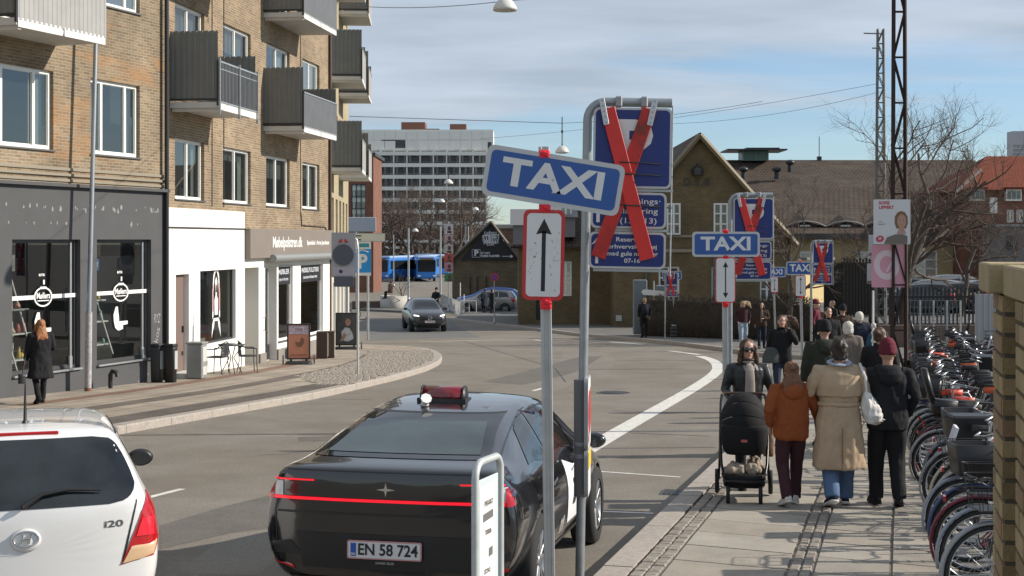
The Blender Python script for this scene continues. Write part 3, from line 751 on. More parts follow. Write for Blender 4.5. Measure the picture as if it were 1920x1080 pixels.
# ---- middle building with the white shop and the furniture shop ---------------------------------
A = Facade((-8.33,34.5), .135, 'apartment_building', 'brown brick apartment block over the white shop and the furniture upholsterer')
XA = A.u(617)
rows = (CAMZ+1.0-A.z0, CAMZ+2.5-A.z0)
cols = [(A.u(328),A.u(383)), (A.u(418),A.u(470)), (A.u(499),A.u(543)), (A.u(567),A.u(599))]
zshop = CAMZ+.77-A.z0
holes = []
for fl in range(4):
    for i, (a, b) in enumerate(cols):
        za, zb = rows[0]+3.33*fl, rows[1]+3.33*fl
        if fl and i in (0, 2): za -= .75
        holes.append((a, b, za, zb))
m = MB(); wall_holes(m, .0, XA, CAMZ+.25-A.z0, 16.5, holes)
m.add([(XA,0,-1.5),(XA,9,-1.5),(XA,9,16.5),(XA,0,16.5)], [(0,1,2,3)], 0, uvs=[[(0,0),(9,0),(9,18),(0,18)]])
m.build('wall', brownbrick, A.root)
m = MB(); m.box((XA/2, 5, 16.8), (XA+.3, 10.4, .5)); m.build('roof', darkmet, A.root)
for h in holes: window(A.root, h[0], h[1], h[2], h[3], (.5,), y=.09, fw=.065, curtains=True)
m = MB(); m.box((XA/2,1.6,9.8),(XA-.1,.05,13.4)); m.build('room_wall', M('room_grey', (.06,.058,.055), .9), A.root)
for fl in range(1, 4):
    for px0, px1 in ((319, 399), (494, 563)):
        balcony(A, A.u(px0), A.u(px1)-.1, CAMZ+3.18-A.z0+3.33*(fl-1), 1.2, 'bars' if px0 < 400 or fl > 9 else 'panel', 1.78, 1.1)
cab = M('cable_black', (.03,.03,.03), .6)
m = MB()
for px in (397, 419, 563): m.tube([(A.u(px),-.012,zshop+.1),(A.u(px),-.012,16)], .012, 5)
m.tube([(A.u(563),-.02,zshop+.1),(A.u(563)+.1,-.02,CAMZ+.45-A.z0),(A.u(608),-.02,CAMZ+.42-A.z0),(A.u(616),-.02,CAMZ+.2-A.z0)], .018, 5)
m.build('cable', cab, A.root)
# white shop front
xw = (A.u(315), A.u(455)); zb_ = -1.6
door = (A.u(325), A.u(350)); sw = (A.u(371), A.u(438)); zt = CAMZ-.86-A.z0
m = MB(); wall_holes(m, -.0, xw[1], zb_, zshop, [(door[0],door[1],zb_,zt,.2), (sw[0],sw[1],CAMZ-2.72-A.z0,zt+.05,.14)], y=-.06)
m.add([(xw[1],-.06,CAMZ+.25-A.z0),(xw[1],.0,CAMZ+.25-A.z0),(xw[1],.0,zshop),(xw[1],-.06,zshop)], [(0,1,2,3)]); m.add([(0,-.06,zshop),(xw[1],-.06,zshop),(xw[1],0,zshop),(0,0,zshop)], [(0,1,2,3)])
m.build('white_shop_front', whitewall, A.root)
m = MB(); m.tube([(0,-.075,zshop-.48),(xw[1],-.075,zshop-.48)], .022, 6); m.build('cable', cab, A.root)
dg_ = gz(A.w(door[0],0,0).y)-A.z0+PAV
m = MB(); m.box(((door[0]+door[1])/2, .1, (dg_+.12+zt)/2), (door[1]-door[0]-.02, .06, zt-dg_-.12)); dr = m.build('door', M('brown_door', (.17,.12,.1), .5), A.root)
m = MB(); m.box((door[1]-.14,.05,dg_+1.15), (.03,.05,.16)); m.box((door[1]-.14,.055,dg_+.55), (.05,.02,.1)); m.build('handle', darkmet, dr)
m = MB(); m.box(((door[0]+door[1])/2, -.12, dg_+.05), (door[1]-door[0]+.1,.42,.13)); m.build('doorstep', slabc, A.root)
o = window(A.root, sw[0], sw[1], CAMZ-2.72-A.z0, zt+.05, (), y=.03, fw=.035, fmat=shopfr, gl=shopglass, sill=False, name='shop_window')
# poster figure on the shop glass: dome-shaped sticker
m = MB(); cx = (sw[1]-sw[0])*.52; H0 = .62
pr = [(-.30,0),(-.30,.75),(-.22,1.15),(-.1,1.32),(0,1.36),(.1,1.32),(.22,1.15),(.30,.75),(.30,0)]
inn = [(a*.72, .06+b*.88) for a, b in pr]
vs = [(cx+a,-.006,H0+b) for a, b in pr]+[(cx+a,-.006,H0+b) for a, b in inn]; k_ = len(pr)
m.add(vs, [(i,i+1,k_+i+1,k_+i) for i in range(k_-1)])
m.poly([(-.12,.1),(.12,.1),(.14,.5),(.05,.62),(.09,1.0),(0,1.12),(-.09,1.0),(-.05,.62),(-.14,.5)], (cx,-.006,H0), (1,0,0), (0,0,1))
m.poly([(-.36,-.5),(-.3,-.12),(-.2,.02),(.2,.02),(.3,-.12),(.36,-.5),(.22,-.25),(-.22,-.25)], (cx,-.006,H0), (1,0,0), (0,0,1))
m.build('window_sticker', M('sticker_white', (.75,.74,.74), .5), o)
m = MB(); m.poly([(-.2,-.3),(.2,-.3),(.13,-.06),(-.13,-.06)], (cx,-.009,H0), (1,0,0), (0,0,1)); m.poly([(-.05,.7),(.05,.7),(.04,.9),(-.04,.9)], (cx,-.009,H0), (1,0,0), (0,0,1)); m.build('window_sticker', M('sticker_black', (.03,.03,.03), .5), o)
m = MB(); m.poly([(.24,.2),(.28,.2),(.28,.85),(.24,.95)], (cx,-.009,H0), (1,0,0), (0,0,1)); m.poly([(-.28,.2),(-.24,.2),(-.24,.95),(-.28,.85)], (cx,-.009,H0), (1,0,0), (0,0,1)); m.build('window_sticker', M('sticker_red', (.55,.08,.05), .5), o)
# interior of the white shop
m = MB(); beige = M('shop_room_wall', (.28,.27,.23), .9)
m.box(((sw[0]+sw[1])/2+.6, 2.6, 1.0), (4.2,.05,4.2)); m.box((sw[0]-.5,1.4,1),(.05,2.4,4.2)); m.box(((sw[0]+sw[1])/2+.6,1.4,-1.1),(4.2,2.4,.05)); m.build('shop_interior', beige, A.root)
tb = thing('wooden_table', 'long yellow wooden counter seen through the white shop window', 'table', A.w(sw[0]+1.1, 1.2, -.9), A.a); m = MB(); m.box((0,0,.95), (2.0,.6,.06)); m.build('table_top', M('pine_wood', (.5,.3,.11), .5, noise=(4,.2)), tb)
for sx in (-.9,.9):
    m = MB(); m.box((sx,0,.46), (.08,.5,.92)); m.build('leg', wood_w, tb)
# plinth
# furniture shop
x2 = xw[1]; zsg = (CAMZ-.54-A.z0, CAMZ+.31-A.z0)
taupe = M('taupe_board', (.2,.17,.145), .6, noise=(2,.05))
m = MB(); m.box(((x2+A.u(613))/2, -.12, (zsg[0]+zsg[1])/2), (A.u(613)-x2, .22, zsg[1]-zsg[0]), bev=.01); sb = m.build('shop_sign_board', taupe, A.root)
m = MB(); put_text(m, 'Møbelpolstren.dk', .32, (A.u(526),-.232,(zsg[0]+zsg[1])/2+.02), (1,0,0), (0,0,1), width=A.u(555)-A.u(499), bold=.03)
put_text(m, 'Specialist i Arne Jacobsen', .14, (A.u(584),-.232,(zsg[0]+zsg[1])/2+.01), (1,0,0), (0,0,1), width=A.u(605)-A.u(563), bold=.04); m.build('lettering', lowpink, sb)
d2 = (A.u(494), A.u(516)); g1 = (A.u(519), A.u(546)); g2 = (A.u(561), A.u(603)); rec = (A.u(454), A.u(482)); zt2 = CAMZ-.80-A.z0
m = MB(); wall_holes(m, x2+.001, XA, zb_, zsg[0], [(rec[0]+.01,rec[1],zb_,zt2,1.1), (d2[0],d2[1],zb_,zt2+.02,.25), (g1[0],g1[1],CAMZ-3.08-A.z0,zt2+.02,.1), (g2[0],g2[1],CAMZ-3.12-A.z0,zt2,.1)], y=-.05)
m.build('furniture_shop_front', whitewall, A.root)
m = MB(); m.box(((rec[0]+rec[1])/2, 1.04, .2), (rec[1]-rec[0], .05, 4)); m.build('recess_wall', M('beige_recess', (.36,.33,.28), .8), A.root)
m = MB(); zz = gz(46)-A.z0+PAV
for a, b in ((x2+.02,rec[0]), (rec[1],d2[0]), (d2[1],XA)):
    if b-a > .05: m.box(((a+b)/2, -.075, zz-.1), (b-a-.02, .05, 1.0))
m.build('plinth', M('plinth_grey', (.22,.2,.175), .85, noise=(2,.1)), A.root)
m = MB(); m.tube([(A.u(493),-.3,zsg[0]-.02),(XA-.02,-.3,zsg[0]-.02)], .12, 10); m.build('awning_roll', M('awning_case', (.28,.29,.28), .5, .4), A.root)
gd = window(A.root, d2[0], d2[1], zz+.08, zt2, (.55,), y=.18, fw=.05, gl=shopglass, sill=False, name='glass_door')
m = MB(); m.box(((d2[1]-d2[0])*.8, -.0, .25), ((d2[1]-d2[0])*.36, .02, .45)); m.build('kick_plate', darkmet, gd)
m = MB(); m.tube([(A.u(489),-.07,zz+1.05),(A.u(489),-.13,zz+1.08),(A.u(489),-.13,zz+1.42),(A.u(489),-.07,zz+1.45)], .012, 6); m.build('door_handle', darkmet, A.root)
for (a, b), zlo, t1, t2 in ((g1, CAMZ-3.08-A.z0, 'MØBLER', 'nye og brugte'), (g2, CAMZ-3.12-A.z0, 'MØBELPOLSTRER', 'autoriseret')):
    o = window(A.root, a, b, zlo, zt2, (), y=.02, fw=.04, gl=shopglass, sill=True, name='shop_window'); w_ = b-a; h_ = zt2-zlo
    m = MB(); m.box((w_/2,-.004,h_-.31), (w_-.1,.003,.54)); m.build('vinyl_band', M('vinyl_black', (.02,.02,.025), .5), o)
    m = MB(); put_text(m, t1, .15, (w_/2,-.007,h_-.2), (1,0,0), (0,0,1), width=w_*.76, bold=.03); put_text(m, t2, .1, (w_/2,-.007,h_-.42), (1,0,0), (0,0,1), width=w_*.62, bold=.03); m.build('window_lettering', M('vinyl_silver', (.55,.57,.6), .5), o)
m = MB(); m.box((A.u(550), 3.2, .8), (9,.05,4.6)); m.box((A.u(550),1.7,-1.2),(9,3,.05)); m.box((A.u(556),1.6,.8),(.06,2.8,4)); m.build('shop_interior', M('furn_room', (.2,.19,.17), .9), A.root)
# orange shell chair in the shop
ch = thing('shell_chair', 'orange shell chair standing inside the glazed door of the furniture shop', 'chair', A.w(A.u(520), .9, zz+.1), A.a-.6)
m = MB(); m.loft([[(cos(t)*r*1.1, sin(t)*r+o_, z) for t in [2*pi*i/14 for i in range(14)]] for r, z, o_ in ((.12,.42,0),(.26,.46,0),(.32,.56,.02),(.33,.66,.05),(.3,.72,.1))], cap=False); m.build('seat', M('orange_shell', (.62,.16,.05), .4), ch)
m = MB(); m.loft([[(x, .28+.05*cos(x*3), .6) for x in (-.26,-.13,0,.13,.26)]+[(x, .33+.05*cos(x*3), .62) for x in (.26,.13,0,-.13,-.26)], [(x*.8, .36, .95) for x in (-.26,-.13,0,.13,.26)]+[(x*.8, .39, .95) for x in (.26,.13,0,-.13,-.26)]]); m.build('backrest', MATS['orange_shell'], ch)
for sx in (-.2,.2):
    for sy in (-.18,.2): m = MB(); m.tube([(sx*.6,sy*.6,.44),(sx*1.3,sy*1.3,0)], .012, 6); m.build('leg', steel, ch)
for px in (613.5,):
    m = MB(); m.tube([(XA-.06,-.06,-1.4),(XA-.06,-.06,16)], .05, 8); m.build('drainpipe', M('rust_pipe', (.08,.045,.035), .5), A.root)
# ---- third building, seen almost edge-on -------------------------------------------------------
Cb = Facade((-6.62,51.2), -.06, 'apartment_building', 'tan brick apartment block seen almost edge on, with stacked grey balconies')
XC = 15.; holes = []; tan = brick_mat('tan_brick', (.4,.33,.2), (.32,.26,.16), (.4,.35,.26), big=.15)
for fl in range(5):
    for i in range(6):
        holes.append((.8+i*2.4, 2.1+i*2.4, CAMZ-.6-Cb.z0+3.35*fl, CAMZ+1.6-Cb.z0+3.35*fl))
m = MB(); wall_holes(m, 0, XC, CAMZ-1.2-Cb.z0, 17, holes, rev=.16)
m.add([(0,0,CAMZ-1.2-Cb.z0),(0,9,CAMZ-1.2-Cb.z0),(0,9,17),(0,0,17)], [(0,1,2,3)], 0, uvs=[[(0,0),(9,0),(9,17),(0,17)]]); m.build('wall', tan, Cb.root)
for h in holes: window(Cb.root, *h, (.5,), y=.1, fw=.07, sill=False, gl=MATS['window_glass_bright'])
m = MB(); wall_holes(m, 0, XC, -1, CAMZ-1.2-Cb.z0, [(.5+i*2.6, 2.3+i*2.6, -.3, CAMZ-1.6-Cb.z0) for i in range(5)], y=-.04); m.build('shop_front', M('cream_front', (.5,.47,.4), .8), Cb.root)
for i in range(5): window(Cb.root, .5+i*2.6, 2.3+i*2.6, -.3, CAMZ-1.6-Cb.z0, (.5,), y=.02, fw=.07, sill=False, name='shop_window')
m = MB(); m.box((XC/2,5,17.2),(XC+.3,10.4,.5)); m.build('roof', darkmet, Cb.root)
for lv in (2.5, 5.85, 9.2):
    balcony(Cb, 1.6, 4.6, CAMZ+lv-.0-Cb.z0, 1.2, 'panel', 1.78, 1.15, zinclight)
    balcony(Cb, 7.6, 10.8, CAMZ+lv-Cb.z0, 1.2, 'panel', 1.78, 1.15, zinclight)
# tall dark brown block behind it
db = thing('brick_building', 'dark red brick block with tall grid windows behind the grey balconies', 'building', P(676,600,140)*1.0)
db.location.z = gz(140); m = MB(); w_ = 3.6; x0 = P(657,0,140).x-db.location.x; x1 = P(700,0,140).x-db.location.x; top = CAMZ+(449-250)/F*140-gz(140)
redbr = brick_mat('red_brick', (.2,.075,.045), (.15,.055,.035), (.2,.13,.1))
zt_ = [CAMZ+(449-y)/F*140-gz(140) for y in (460, 345)]
wall_holes(m, x0-8, x1, 0, top*.86, [(x0+.1, x0+1.5, zt_[0], zt_[1])], rev=.2); m.add([(x1,0,0),(x1,9,0),(x1,9,top*.86),(x1,0,top*.86)], [(0,1,2,3)], uvs=[[(0,0),(9,0),(9,9),(0,9)]]); m.build('wall', redbr, db)
m = MB(); m.box((x1/2+x0/2-4,5,top*.86+.15),(x1-x0+8.4,10.4,.3)); m.build('roof', darkmet, db)
window(db, x0+.1, x0+1.5, zt_[0], zt_[1], (.33,.66), y=.12, fw=.06, fmat=darkmet, transom=(.2,.4,.6,.8), sill=False)
# ================================================================== BACKGROUND BUILDINGS
def Zat(py, d): return CAMZ-(py-449)*d/F
def Xat(px, d): return (px-960)*d/F
# ---- white slab hotel -----------------------------------------------------------------------------
random.seed(11)
D = 370.; hb = gz(D)
hotel = thing('hotel_tower', 'tall white balconied hotel tower with brown rooftop boxes in the distance', 'building', (Xat(690,D), D, hb))
hx = lambda px: Xat(px,D)-Xat(690,D); hz = lambda py: Zat(py,D)-hb
conc = M('pale_concrete', (.74,.73,.68), .8, noise=(.15,.06)); hdark = M('hotel_window', (.035,.04,.05), .15, noise=(.6,.4)); rustbox = M('brown_cladding', (.16,.07,.045), .7)
panel_w = M('white_panel', (.78,.77,.72), .7, noise=(.3,.04))
x0, x1 = hx(640), hx(912)
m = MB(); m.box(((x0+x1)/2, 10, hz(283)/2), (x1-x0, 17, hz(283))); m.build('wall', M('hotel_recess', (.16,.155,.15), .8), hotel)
# top storeys: white panels, one by one
m = MB(); m.box(((x0+hx(925))/2, 8.4, (hz(283)+hz(243))/2), (hx(925)-x0, 17, hz(243)-hz(283)), mi=0); m.build('top_storeys', conc, hotel)
pn = 14
for i in range(pn):
    xa = x0+(hx(925)-x0)*i/pn; xb = x0+(hx(925)-x0)*(i+1)/pn
    for za, zb in ((hz(281), hz(264)), (hz(262), hz(245))):
        if 5 <= i <= 6 and za < hz(270): continue
        q = MB(); q.box(((xa+xb)/2, -.15, (za+zb)/2), (xb-xa-.12, .12, zb-za-.1)); q.build('facade_panel', panel_w, hotel)
q = MB(); q.box(((hx(715)+hx(760))/2, -.14, hz(270)), (hx(760)-hx(715), .1, hz(262)-hz(277))); q.build('window', hdark, hotel)
q = MB(); q.box((hx(918), -.24, hz(274)), (hx(922)-hx(915), .1, hz(266)-hz(281))); q.build('window', hdark, hotel)
flo = [288+21.8*i for i in range(11)]
for i, py in enumerate(flo):
    q = MB(); q.box(((x0+x1)/2, -.9, hz(py+3)), (x1-x0+.4, 1.5, .25)); q.box(((x0+x1)/2, -1.7, hz(py)-.05), (x1-x0+.4, .12, .95)); q.build('balcony_parapet', conc, hotel)
    q = MB(); q.box(((x0+x1)/2, -1.72, hz(py)+.75), (x1-x0, .05, .06)); q.build('rail', M('rail_grey', (.3,.3,.3), .5), hotel)
nb = 11; bay = (x1-x0)/nb
for j in range(nb+1):
    q = MB(); q.box((x0+bay*j, -.75, hz(283)/2+2), (.28, 1.7, hz(283)-4)); q.build('fin', conc, hotel)
wm = MB(); wm.box((0,0,0), (bay*.52, .15, 1.9)); wme = wm.mesh('window', hdark)
cm_ = MB(); cm_.box((0,-.09,0), (bay*.16,.02,1.8)); cme = cm_.mesh('curtain', M('curtain_pale', (.35,.34,.32), .8))
dm = MB(); dm.box((0,0,0), (bay*.26,.15,2.1)); dme = dm.mesh('balcony_door', M('door_grey', (.2,.2,.21), .4))
for i in range(10):
    for j in range(nb):
        o = link('window', wme, hotel, (x0+bay*(j+.36), 1.42, hz(flo[i]+11)+.3))
        if random.random() < .75: link('curtain', cme, o, (random.uniform(-.2,.2)*bay, 0, 0))
        if random.random() < .9: link('balcony_door', dme, hotel, (x0+bay*(j+.8), 1.4, hz(flo[i]+11)+.1))
q = MB(); q.box((hx(772)-0, 9, hz(236)), (hx(795)-hx(750), 8, hz(226)-hz(246))); q.build('rooftop_box', rustbox, hotel)
q = MB(); q.box((hx(808), 9, hz(242)), (hx(822)-hx(795), 8, hz(239)-hz(246))); q.build('rooftop_box', rustbox, hotel)
q = MB(); q.box((hx(857), 9, hz(238)), (hx(873)-hx(842), 6, hz(229)-hz(247))); q.build('rooftop_box', rustbox, hotel)
# lower wing to the right with vertical fins
wx0, wx1 = hx(912), hx(970)
q = MB(); q.box(((wx0+wx1)/2, 10, hz(420)/2), (wx1-wx0, 17, hz(420))); q.build('side_wing', conc, hotel)
for i in range(9): q = MB(); q.box((wx0+(wx1-wx0)*(i+.5)/9, 1.35, hz(440)), (.5, .3, hz(424)-hz(458))); q.build('window', hdark, hotel)
# long low brown building with the TRAIN letters
D2 = 262.; lb = thing('station_hall', 'long low brown brick hall carrying white TRAIN lettering behind the buses', 'building', (Xat(690,D2), D2, gz(D2)))
lx = lambda px: Xat(px,D2)-Xat(690,D2); lz = lambda py: Zat(py,D2)-gz(D2)
m = MB(); wall_holes(m, lx(640), lx(1000), 0, lz(428), [(lx(a), lx(a+13), lz(476), lz(462)) for a in range(700,760,18)]+[(lx(862), lx(1000), lz(520), lz(500))], rev=.5); m.build('wall', brick_mat('dull_brick', (.13,.075,.055), (.1,.06,.045), (.12,.09,.07), bw=2, bh=.6, gap=.06), lb)
m = MB(); m.box(((lx(640)+lx(1000))/2, 8, lz(428)+.3), (lx(1000)-lx(640)+1, 17, .6)); m.build('roof', M('grey_roof', (.22,.22,.21), .8), lb)
m = MB(); m.box(((lx(640)+lx(1000))/2, -1.5, lz(452)), (lx(900)-lx(650), 3, .5)); m.build('canopy', conc, lb)
for ch, px in zip('TRAIN', (775,789,802,815,828)):
    m = MB(); put_text(m, ch, 1.55, (lx(px),-.3,lz(467)), (1,0,0), (0,0,1), bold=.04, width=None if ch == 'I' else 1.05, lift=.0); m.build('letter', M('letter_white', (.6,.6,.57), .6), lb)
# ---- brick house with the black triangular gable board -------------------------------------------
D3 = 105.; g3 = gz(D3); gh = thing('gable_house', 'small brick gable house with a black triangular street market board', 'building', (Xat(915,D3), D3, g3))
gx = lambda px: Xat(px,D3)-Xat(915,D3); gzz = lambda py: Zat(py,D3)-g3
olive = brick_mat('olive_brick', (.17,.13,.078), (.125,.097,.058), (.17,.145,.105), bw=.5, bh=.16, gap=.02, stain=((.15,.115,.075), .6, .56), big=.3)
xa, xb = gx(848), gx(972); ze = gzz(487); zr = gzz(414); xm = gx(921)
m = MB(); m.add([(xa,0,-.5),(xb,0,-.5),(xb,0,ze),(xm,0,zr-.3),(xa,0,ze)], [(0,1,2,3,4)], uvs=[[(xa,-.5),(xb,-.5),(xb,ze),(xm,zr),(xa,ze)]])
for x in (xa, xb): m.add([(x,0,-.5),(x,12,-.5),(x,12,ze),(x,0,ze)], [(0,1,2,3)], uvs=[[(0,0),(12,0),(12,ze),(0,ze)]])
m.build('wall', olive, gh)
roofd = M('dark_slate_roof', (.06,.055,.05), .8, noise=(.7,.2)); barge = M('barge_board', (.14,.12,.09), .7)
m = MB()
for sx, xe in ((-1, xa-.3), (1, xb+.3)):
    d_ = Vector((xm-xe,0,zr-ze+.15)); 
    m.add([(xe,-.4,ze-.15),(xm,-.4,zr),(xm,12,zr),(xe,12,ze-.15),(xe,-.4,ze-.35),(xm,-.4,zr-.2),(xm,12,zr-.2),(xe,12,ze-.35)], [(0,1,2,3),(4,7,6,5),(0,4,5,1),(3,2,6,7),(0,3,7,4),(1,5,6,2)])
m.build('roof', roofd, gh)
for xe in (xa-.3, xb+.3):
    m = MB(); m.tube([(xe,-.45,ze-.22),(xm,-.45,zr-.06)], (.1), 4, smooth=False); m.build('barge_board', barge, gh)
black = M('black_board', (.012,.012,.014), .5)
m = MB(); m.poly([(gx(864),gzz(487)),(gx(969),gzz(487)),(gx(921),gzz(418))], (0,-.2,0), (1,0,0), (0,0,1), t=.12); bd = m.build('gable_board', black, gh)
brd = bd; wl = M('board_white', (.72,.72,.72), .6)
m = MB(); ex, ez = (1,0,.06), (-.06,0,1)
put_text(m, 'Reffen', .34, (gx(919),-.21,gzz(440)), ex, ez, bold=.03, width=.75, shear=.2)
m.build('lettering', wl, brd) if False else None
m = MB(); put_text(m, 'Kødbyens', .3, (gx(919),-.21,gzz(437)), ex, ez, bold=.02, width=.95, shear=.25)
put_text(m, 'STREET', .42, (gx(921),-.21,gzz(446)), ex, ez, bold=.06, width=1.3); put_text(m, 'MARKET', .3, (gx(921),-.21,gzz(453.5)), ex, ez, bold=.06, width=1.15); put_text(m, '& event', .12, (gx(920),-.21,gzz(459)), ex, ez, bold=.03)
put_text(m, 'P', .42, (gx(893),-.21,gzz(475)), (1,0,0), (0,0,1), bold=.06)
for dx_, dz_, w_, h_ in ((0,.28,.6,.025),(0,-.28,.6,.025),(-.29,0,.025,.56),(.29,0,.025,.56)): m.box((gx(893)+dx_,-.212,gzz(475)+dz_), (w_,.004,h_))
put_text(m, 'ET HAV', .14, (gx(902),-.21,gzz(474.5)), (1,0,0), (0,0,1), bold=.04, ax='LEFT'); put_text(m, 'FLERE PLADSER', .15, (gx(902),-.21,gzz(480)), (1,0,0), (0,0,1), bold=.05, ax='LEFT', width=gx(937)-gx(902))
m.box(((gx(941)+gx(958))/2,-.212,gzz(480.5)), (gx(958)-gx(941),.004,.035)); m.poly([(0,.12),(.22,0),(0,-.12)], (gx(957),-.214,gzz(480.5)), (1,0,0), (0,0,1)); m.build('lettering', wl, brd)
m = MB()
for px in (882, 895, 912): m.tube([(gx(px),-.08,gzz(560)),(gx(px),-.08,gzz(518))], .035, 6)
m.build('wall_pipes', darkmet, gh)
# ---- brick station building with the big gable ----------------------------------------------------
D4 = 73.; g4 = gz(D4)+PAV; st = thing('station_building', 'olive brick railway building with a tall gable carrying the crown and letters D.S.B', 'building', (Xat(1150,D4), D4, g4))
sx_ = lambda px: Xat(px,D4)-Xat(1150,D4); sz_ = lambda py: Zat(py,D4)-g4
xa, xm, xb = sx_(1150), sx_(1311), sx_(1478); ze = sz_(445); zr = sz_(249)
wrs = [(sx_(1250),sx_(1276),sz_(440),sz_(381)), (sx_(1338),sx_(1365),sz_(440),sz_(381)), (sx_(1235),sx_(1274),sz_(564),sz_(500)), (sx_(1334),sx_(1372),sz_(564),sz_(500)), (sx_(1425),sx_(1452),sz_(564),sz_(500))]
olive2 = brick_mat('olive_brick_big', (.165,.12,.062), (.12,.088,.046), (.145,.118,.075), stain=((.16,.11,.055), .45, .57), big=.3)
m = MB(); zt0 = ze
wall_holes(m, xa, xb, -.6, zt0, wrs, rev=.14)
def gable(mb, xa, xm, xb, z0, z1, y=0.): mb.add([(xa,y,z0),(xb,y,z0),(xm,y,z1)], [(0,1,2)], uvs=[[(xa,z0),(xb,z0),(xm,z1)]])
gable(m, xa, xm, xb, zt0, zr-.1); 
for x in (xa, xb): m.add([(x,0,-.5),(x,16,-.5),(x,16,zt0),(x,0,zt0)], [(0,1,2,3)], uvs=[[(0,0),(16,0),(16,ze),(0,ze)]])
m.build('wall', olive2, st)
for h in wrs: window(st, *h, (.5,), y=(-.035 if h[3] > ze else .08), fw=.07, transom=(.34,.67), sill=True)
rooft = brick_mat('roof_tiles', (.10,.07,.052), (.075,.056,.043), (.04,.032,.027), bw=.34, bh=.36, gap=.045, rough=.8, stain=((.1,.085,.065), .3, .55), bumps=1, big=.25)
def slope(mb, a, b, c, d, t=.12):
    """roof plane a,b along the eave, c,d along the ridge (c above b), with thickness and uv in metres"""
    a,b,c,d = map(Vector, (a,b,c,d)); U = (b-a).length; V = (d-a).length; n_ = (b-a).cross(d-a).normalized()*t
    mb.add([a,b,c,d,a-n_,b-n_,c-n_,d-n_], [(0,1,2,3),(7,6,5,4),(0,4,5,1),(1,5,6,2),(2,6,7,3),(3,7,4,0)], uvs=[[(0,0),(U,0),(U,V),(0,V)]]+[[(0,0),(.1,0),(.1,.1),(0,.1)]]*5)
m = MB(); ov = .35
slope(m, (xa-.4,16,ze-.3), (xa-.4,-ov,ze-.3), (xm,-ov,zr), (xm,16,zr)); slope(m, (xb+.4,-ov,ze-.3), (xb+.4,16,ze-.3), (xm+.01,16,zr), (xm+.01,-ov,zr)); m.build('roof', rooft, st)
for xe in (xa-.42, xb+.42):
    m = MB(); m.tube([(xe,-ov-.04,ze-.42),(xm,-ov-.04,zr-.12)], .13, 4, smooth=False); m.build('barge_board', M('tan_board', (.2,.16,.1), .7), st)
m = MB(); m.box(((xa+xb)/2, -.05, sz_(470)), (xb-xa, .12, .16)); m.box(((xa+xb)/2, -.03, ze+.06), (xb-xa, .08, .12)); m.build('string_course', M('stone_band', (.27,.23,.17), .8), st)
dsb = M('bronze_letters', (.05,.05,.045), .5, .3)
for ch, px in zip('D.S.B', (1288,1297,1307,1316,1326)):
    m = MB(); put_text(m, ch, .36, (sx_(px),-.05,sz_(342)), (1,0,0), (0,0,1), bold=.02, lift=0); m.build('letter', dsb, st)
m = MB(); m.lathe([(.28,0),(.3,.08),(.25,.1),(.32,.3),(.2,.42),(.05,.5),(.05,.6)], (sx_(1307),-.1,sz_(329)), 14); m.build('crown_emblem', dsb, st)
for px in (1211, 1338, 1095):
    if px > 1150: m = MB(); m.tube([(sx_(px),-.08,-.2),(sx_(px),-.08,ze-.3)], .05, 6); m.build('drainpipe', M('pipe_green', (.1,.12,.11), .6), st)
m = MB(); m.box((sx_(1120+40),-.03,.45), (.3,.04,.3)); m.build('wall_plate', M('plate_pale', (.4,.4,.38), .5), st)
# left wing
lw = thing('station_wing', 'dark roofed brick wing left of the crowned gable', 'building', (Xat(972,D4+3), D4+3, g4-.1))
q0 = Xat(972,D4+3); lx2 = lambda px: Xat(px,D4+3)-q0; lz2 = lambda py: Zat(py,D4+3)-g4+.1
m = MB(); wh = [(lx2(1050),lx2(1072),lz2(440),lz2(385)), (lx2(1050),lx2(1072),lz2(555),lz2(490)), (lx2(1005),lx2(1030),lz2(600),lz2(505))]
wall_holes(m, 0, lx2(1152), -.6, lz2(455), wh); m.add([(0,0,-.6),(0,12,-.6),(0,12,lz2(455)),(0,0,lz2(455))], [(0,1,2,3)], uvs=[[(0,0),(12,0),(12,6),(0,6)]]); m.build('wall', olive2, lw)
for h in wh[:2]: window(lw, *h, (.5,), y=.08, fw=.06, transom=(.5,))
m = MB(); m.box(((wh[2][0]+wh[2][1])/2, .2, (wh[2][2]+wh[2][3])/2), (wh[2][1]-wh[2][0],.1,wh[2][3]-wh[2][2])); m.build('door', M('dark_door', (.025,.02,.018), .6), lw)
m = MB(); zE = lz2(462); zR = lz2(362)
slope(m, (-.4,-.4,zE), (lx2(1200),-.4,zE), (lx2(1200),5,zR), (2.6,5,zR)); slope(m, (-.4,10.4,zE),(-.4,-.4,zE),(2.6,5,zR),(2.61,5.01,zR)); m.build('roof', rooft, lw)
for px, py in ((985,440),(1055,425)):
    q = MB(); q.box((lx2(px),.6,lz2(py)), (1.3,1.6,1.1)); q.add([(lx2(px)-.8,-.4,lz2(py)+.5),(lx2(px)+.8,-.4,lz2(py)+.5),(lx2(px)+.8,2.4,lz2(py)+1.4),(lx2(px)-.8,2.4,lz2(py)+1.4)], [(0,1,2,3)]); q.build('dormer', M('lead_grey', (.16,.16,.17), .6), lw)
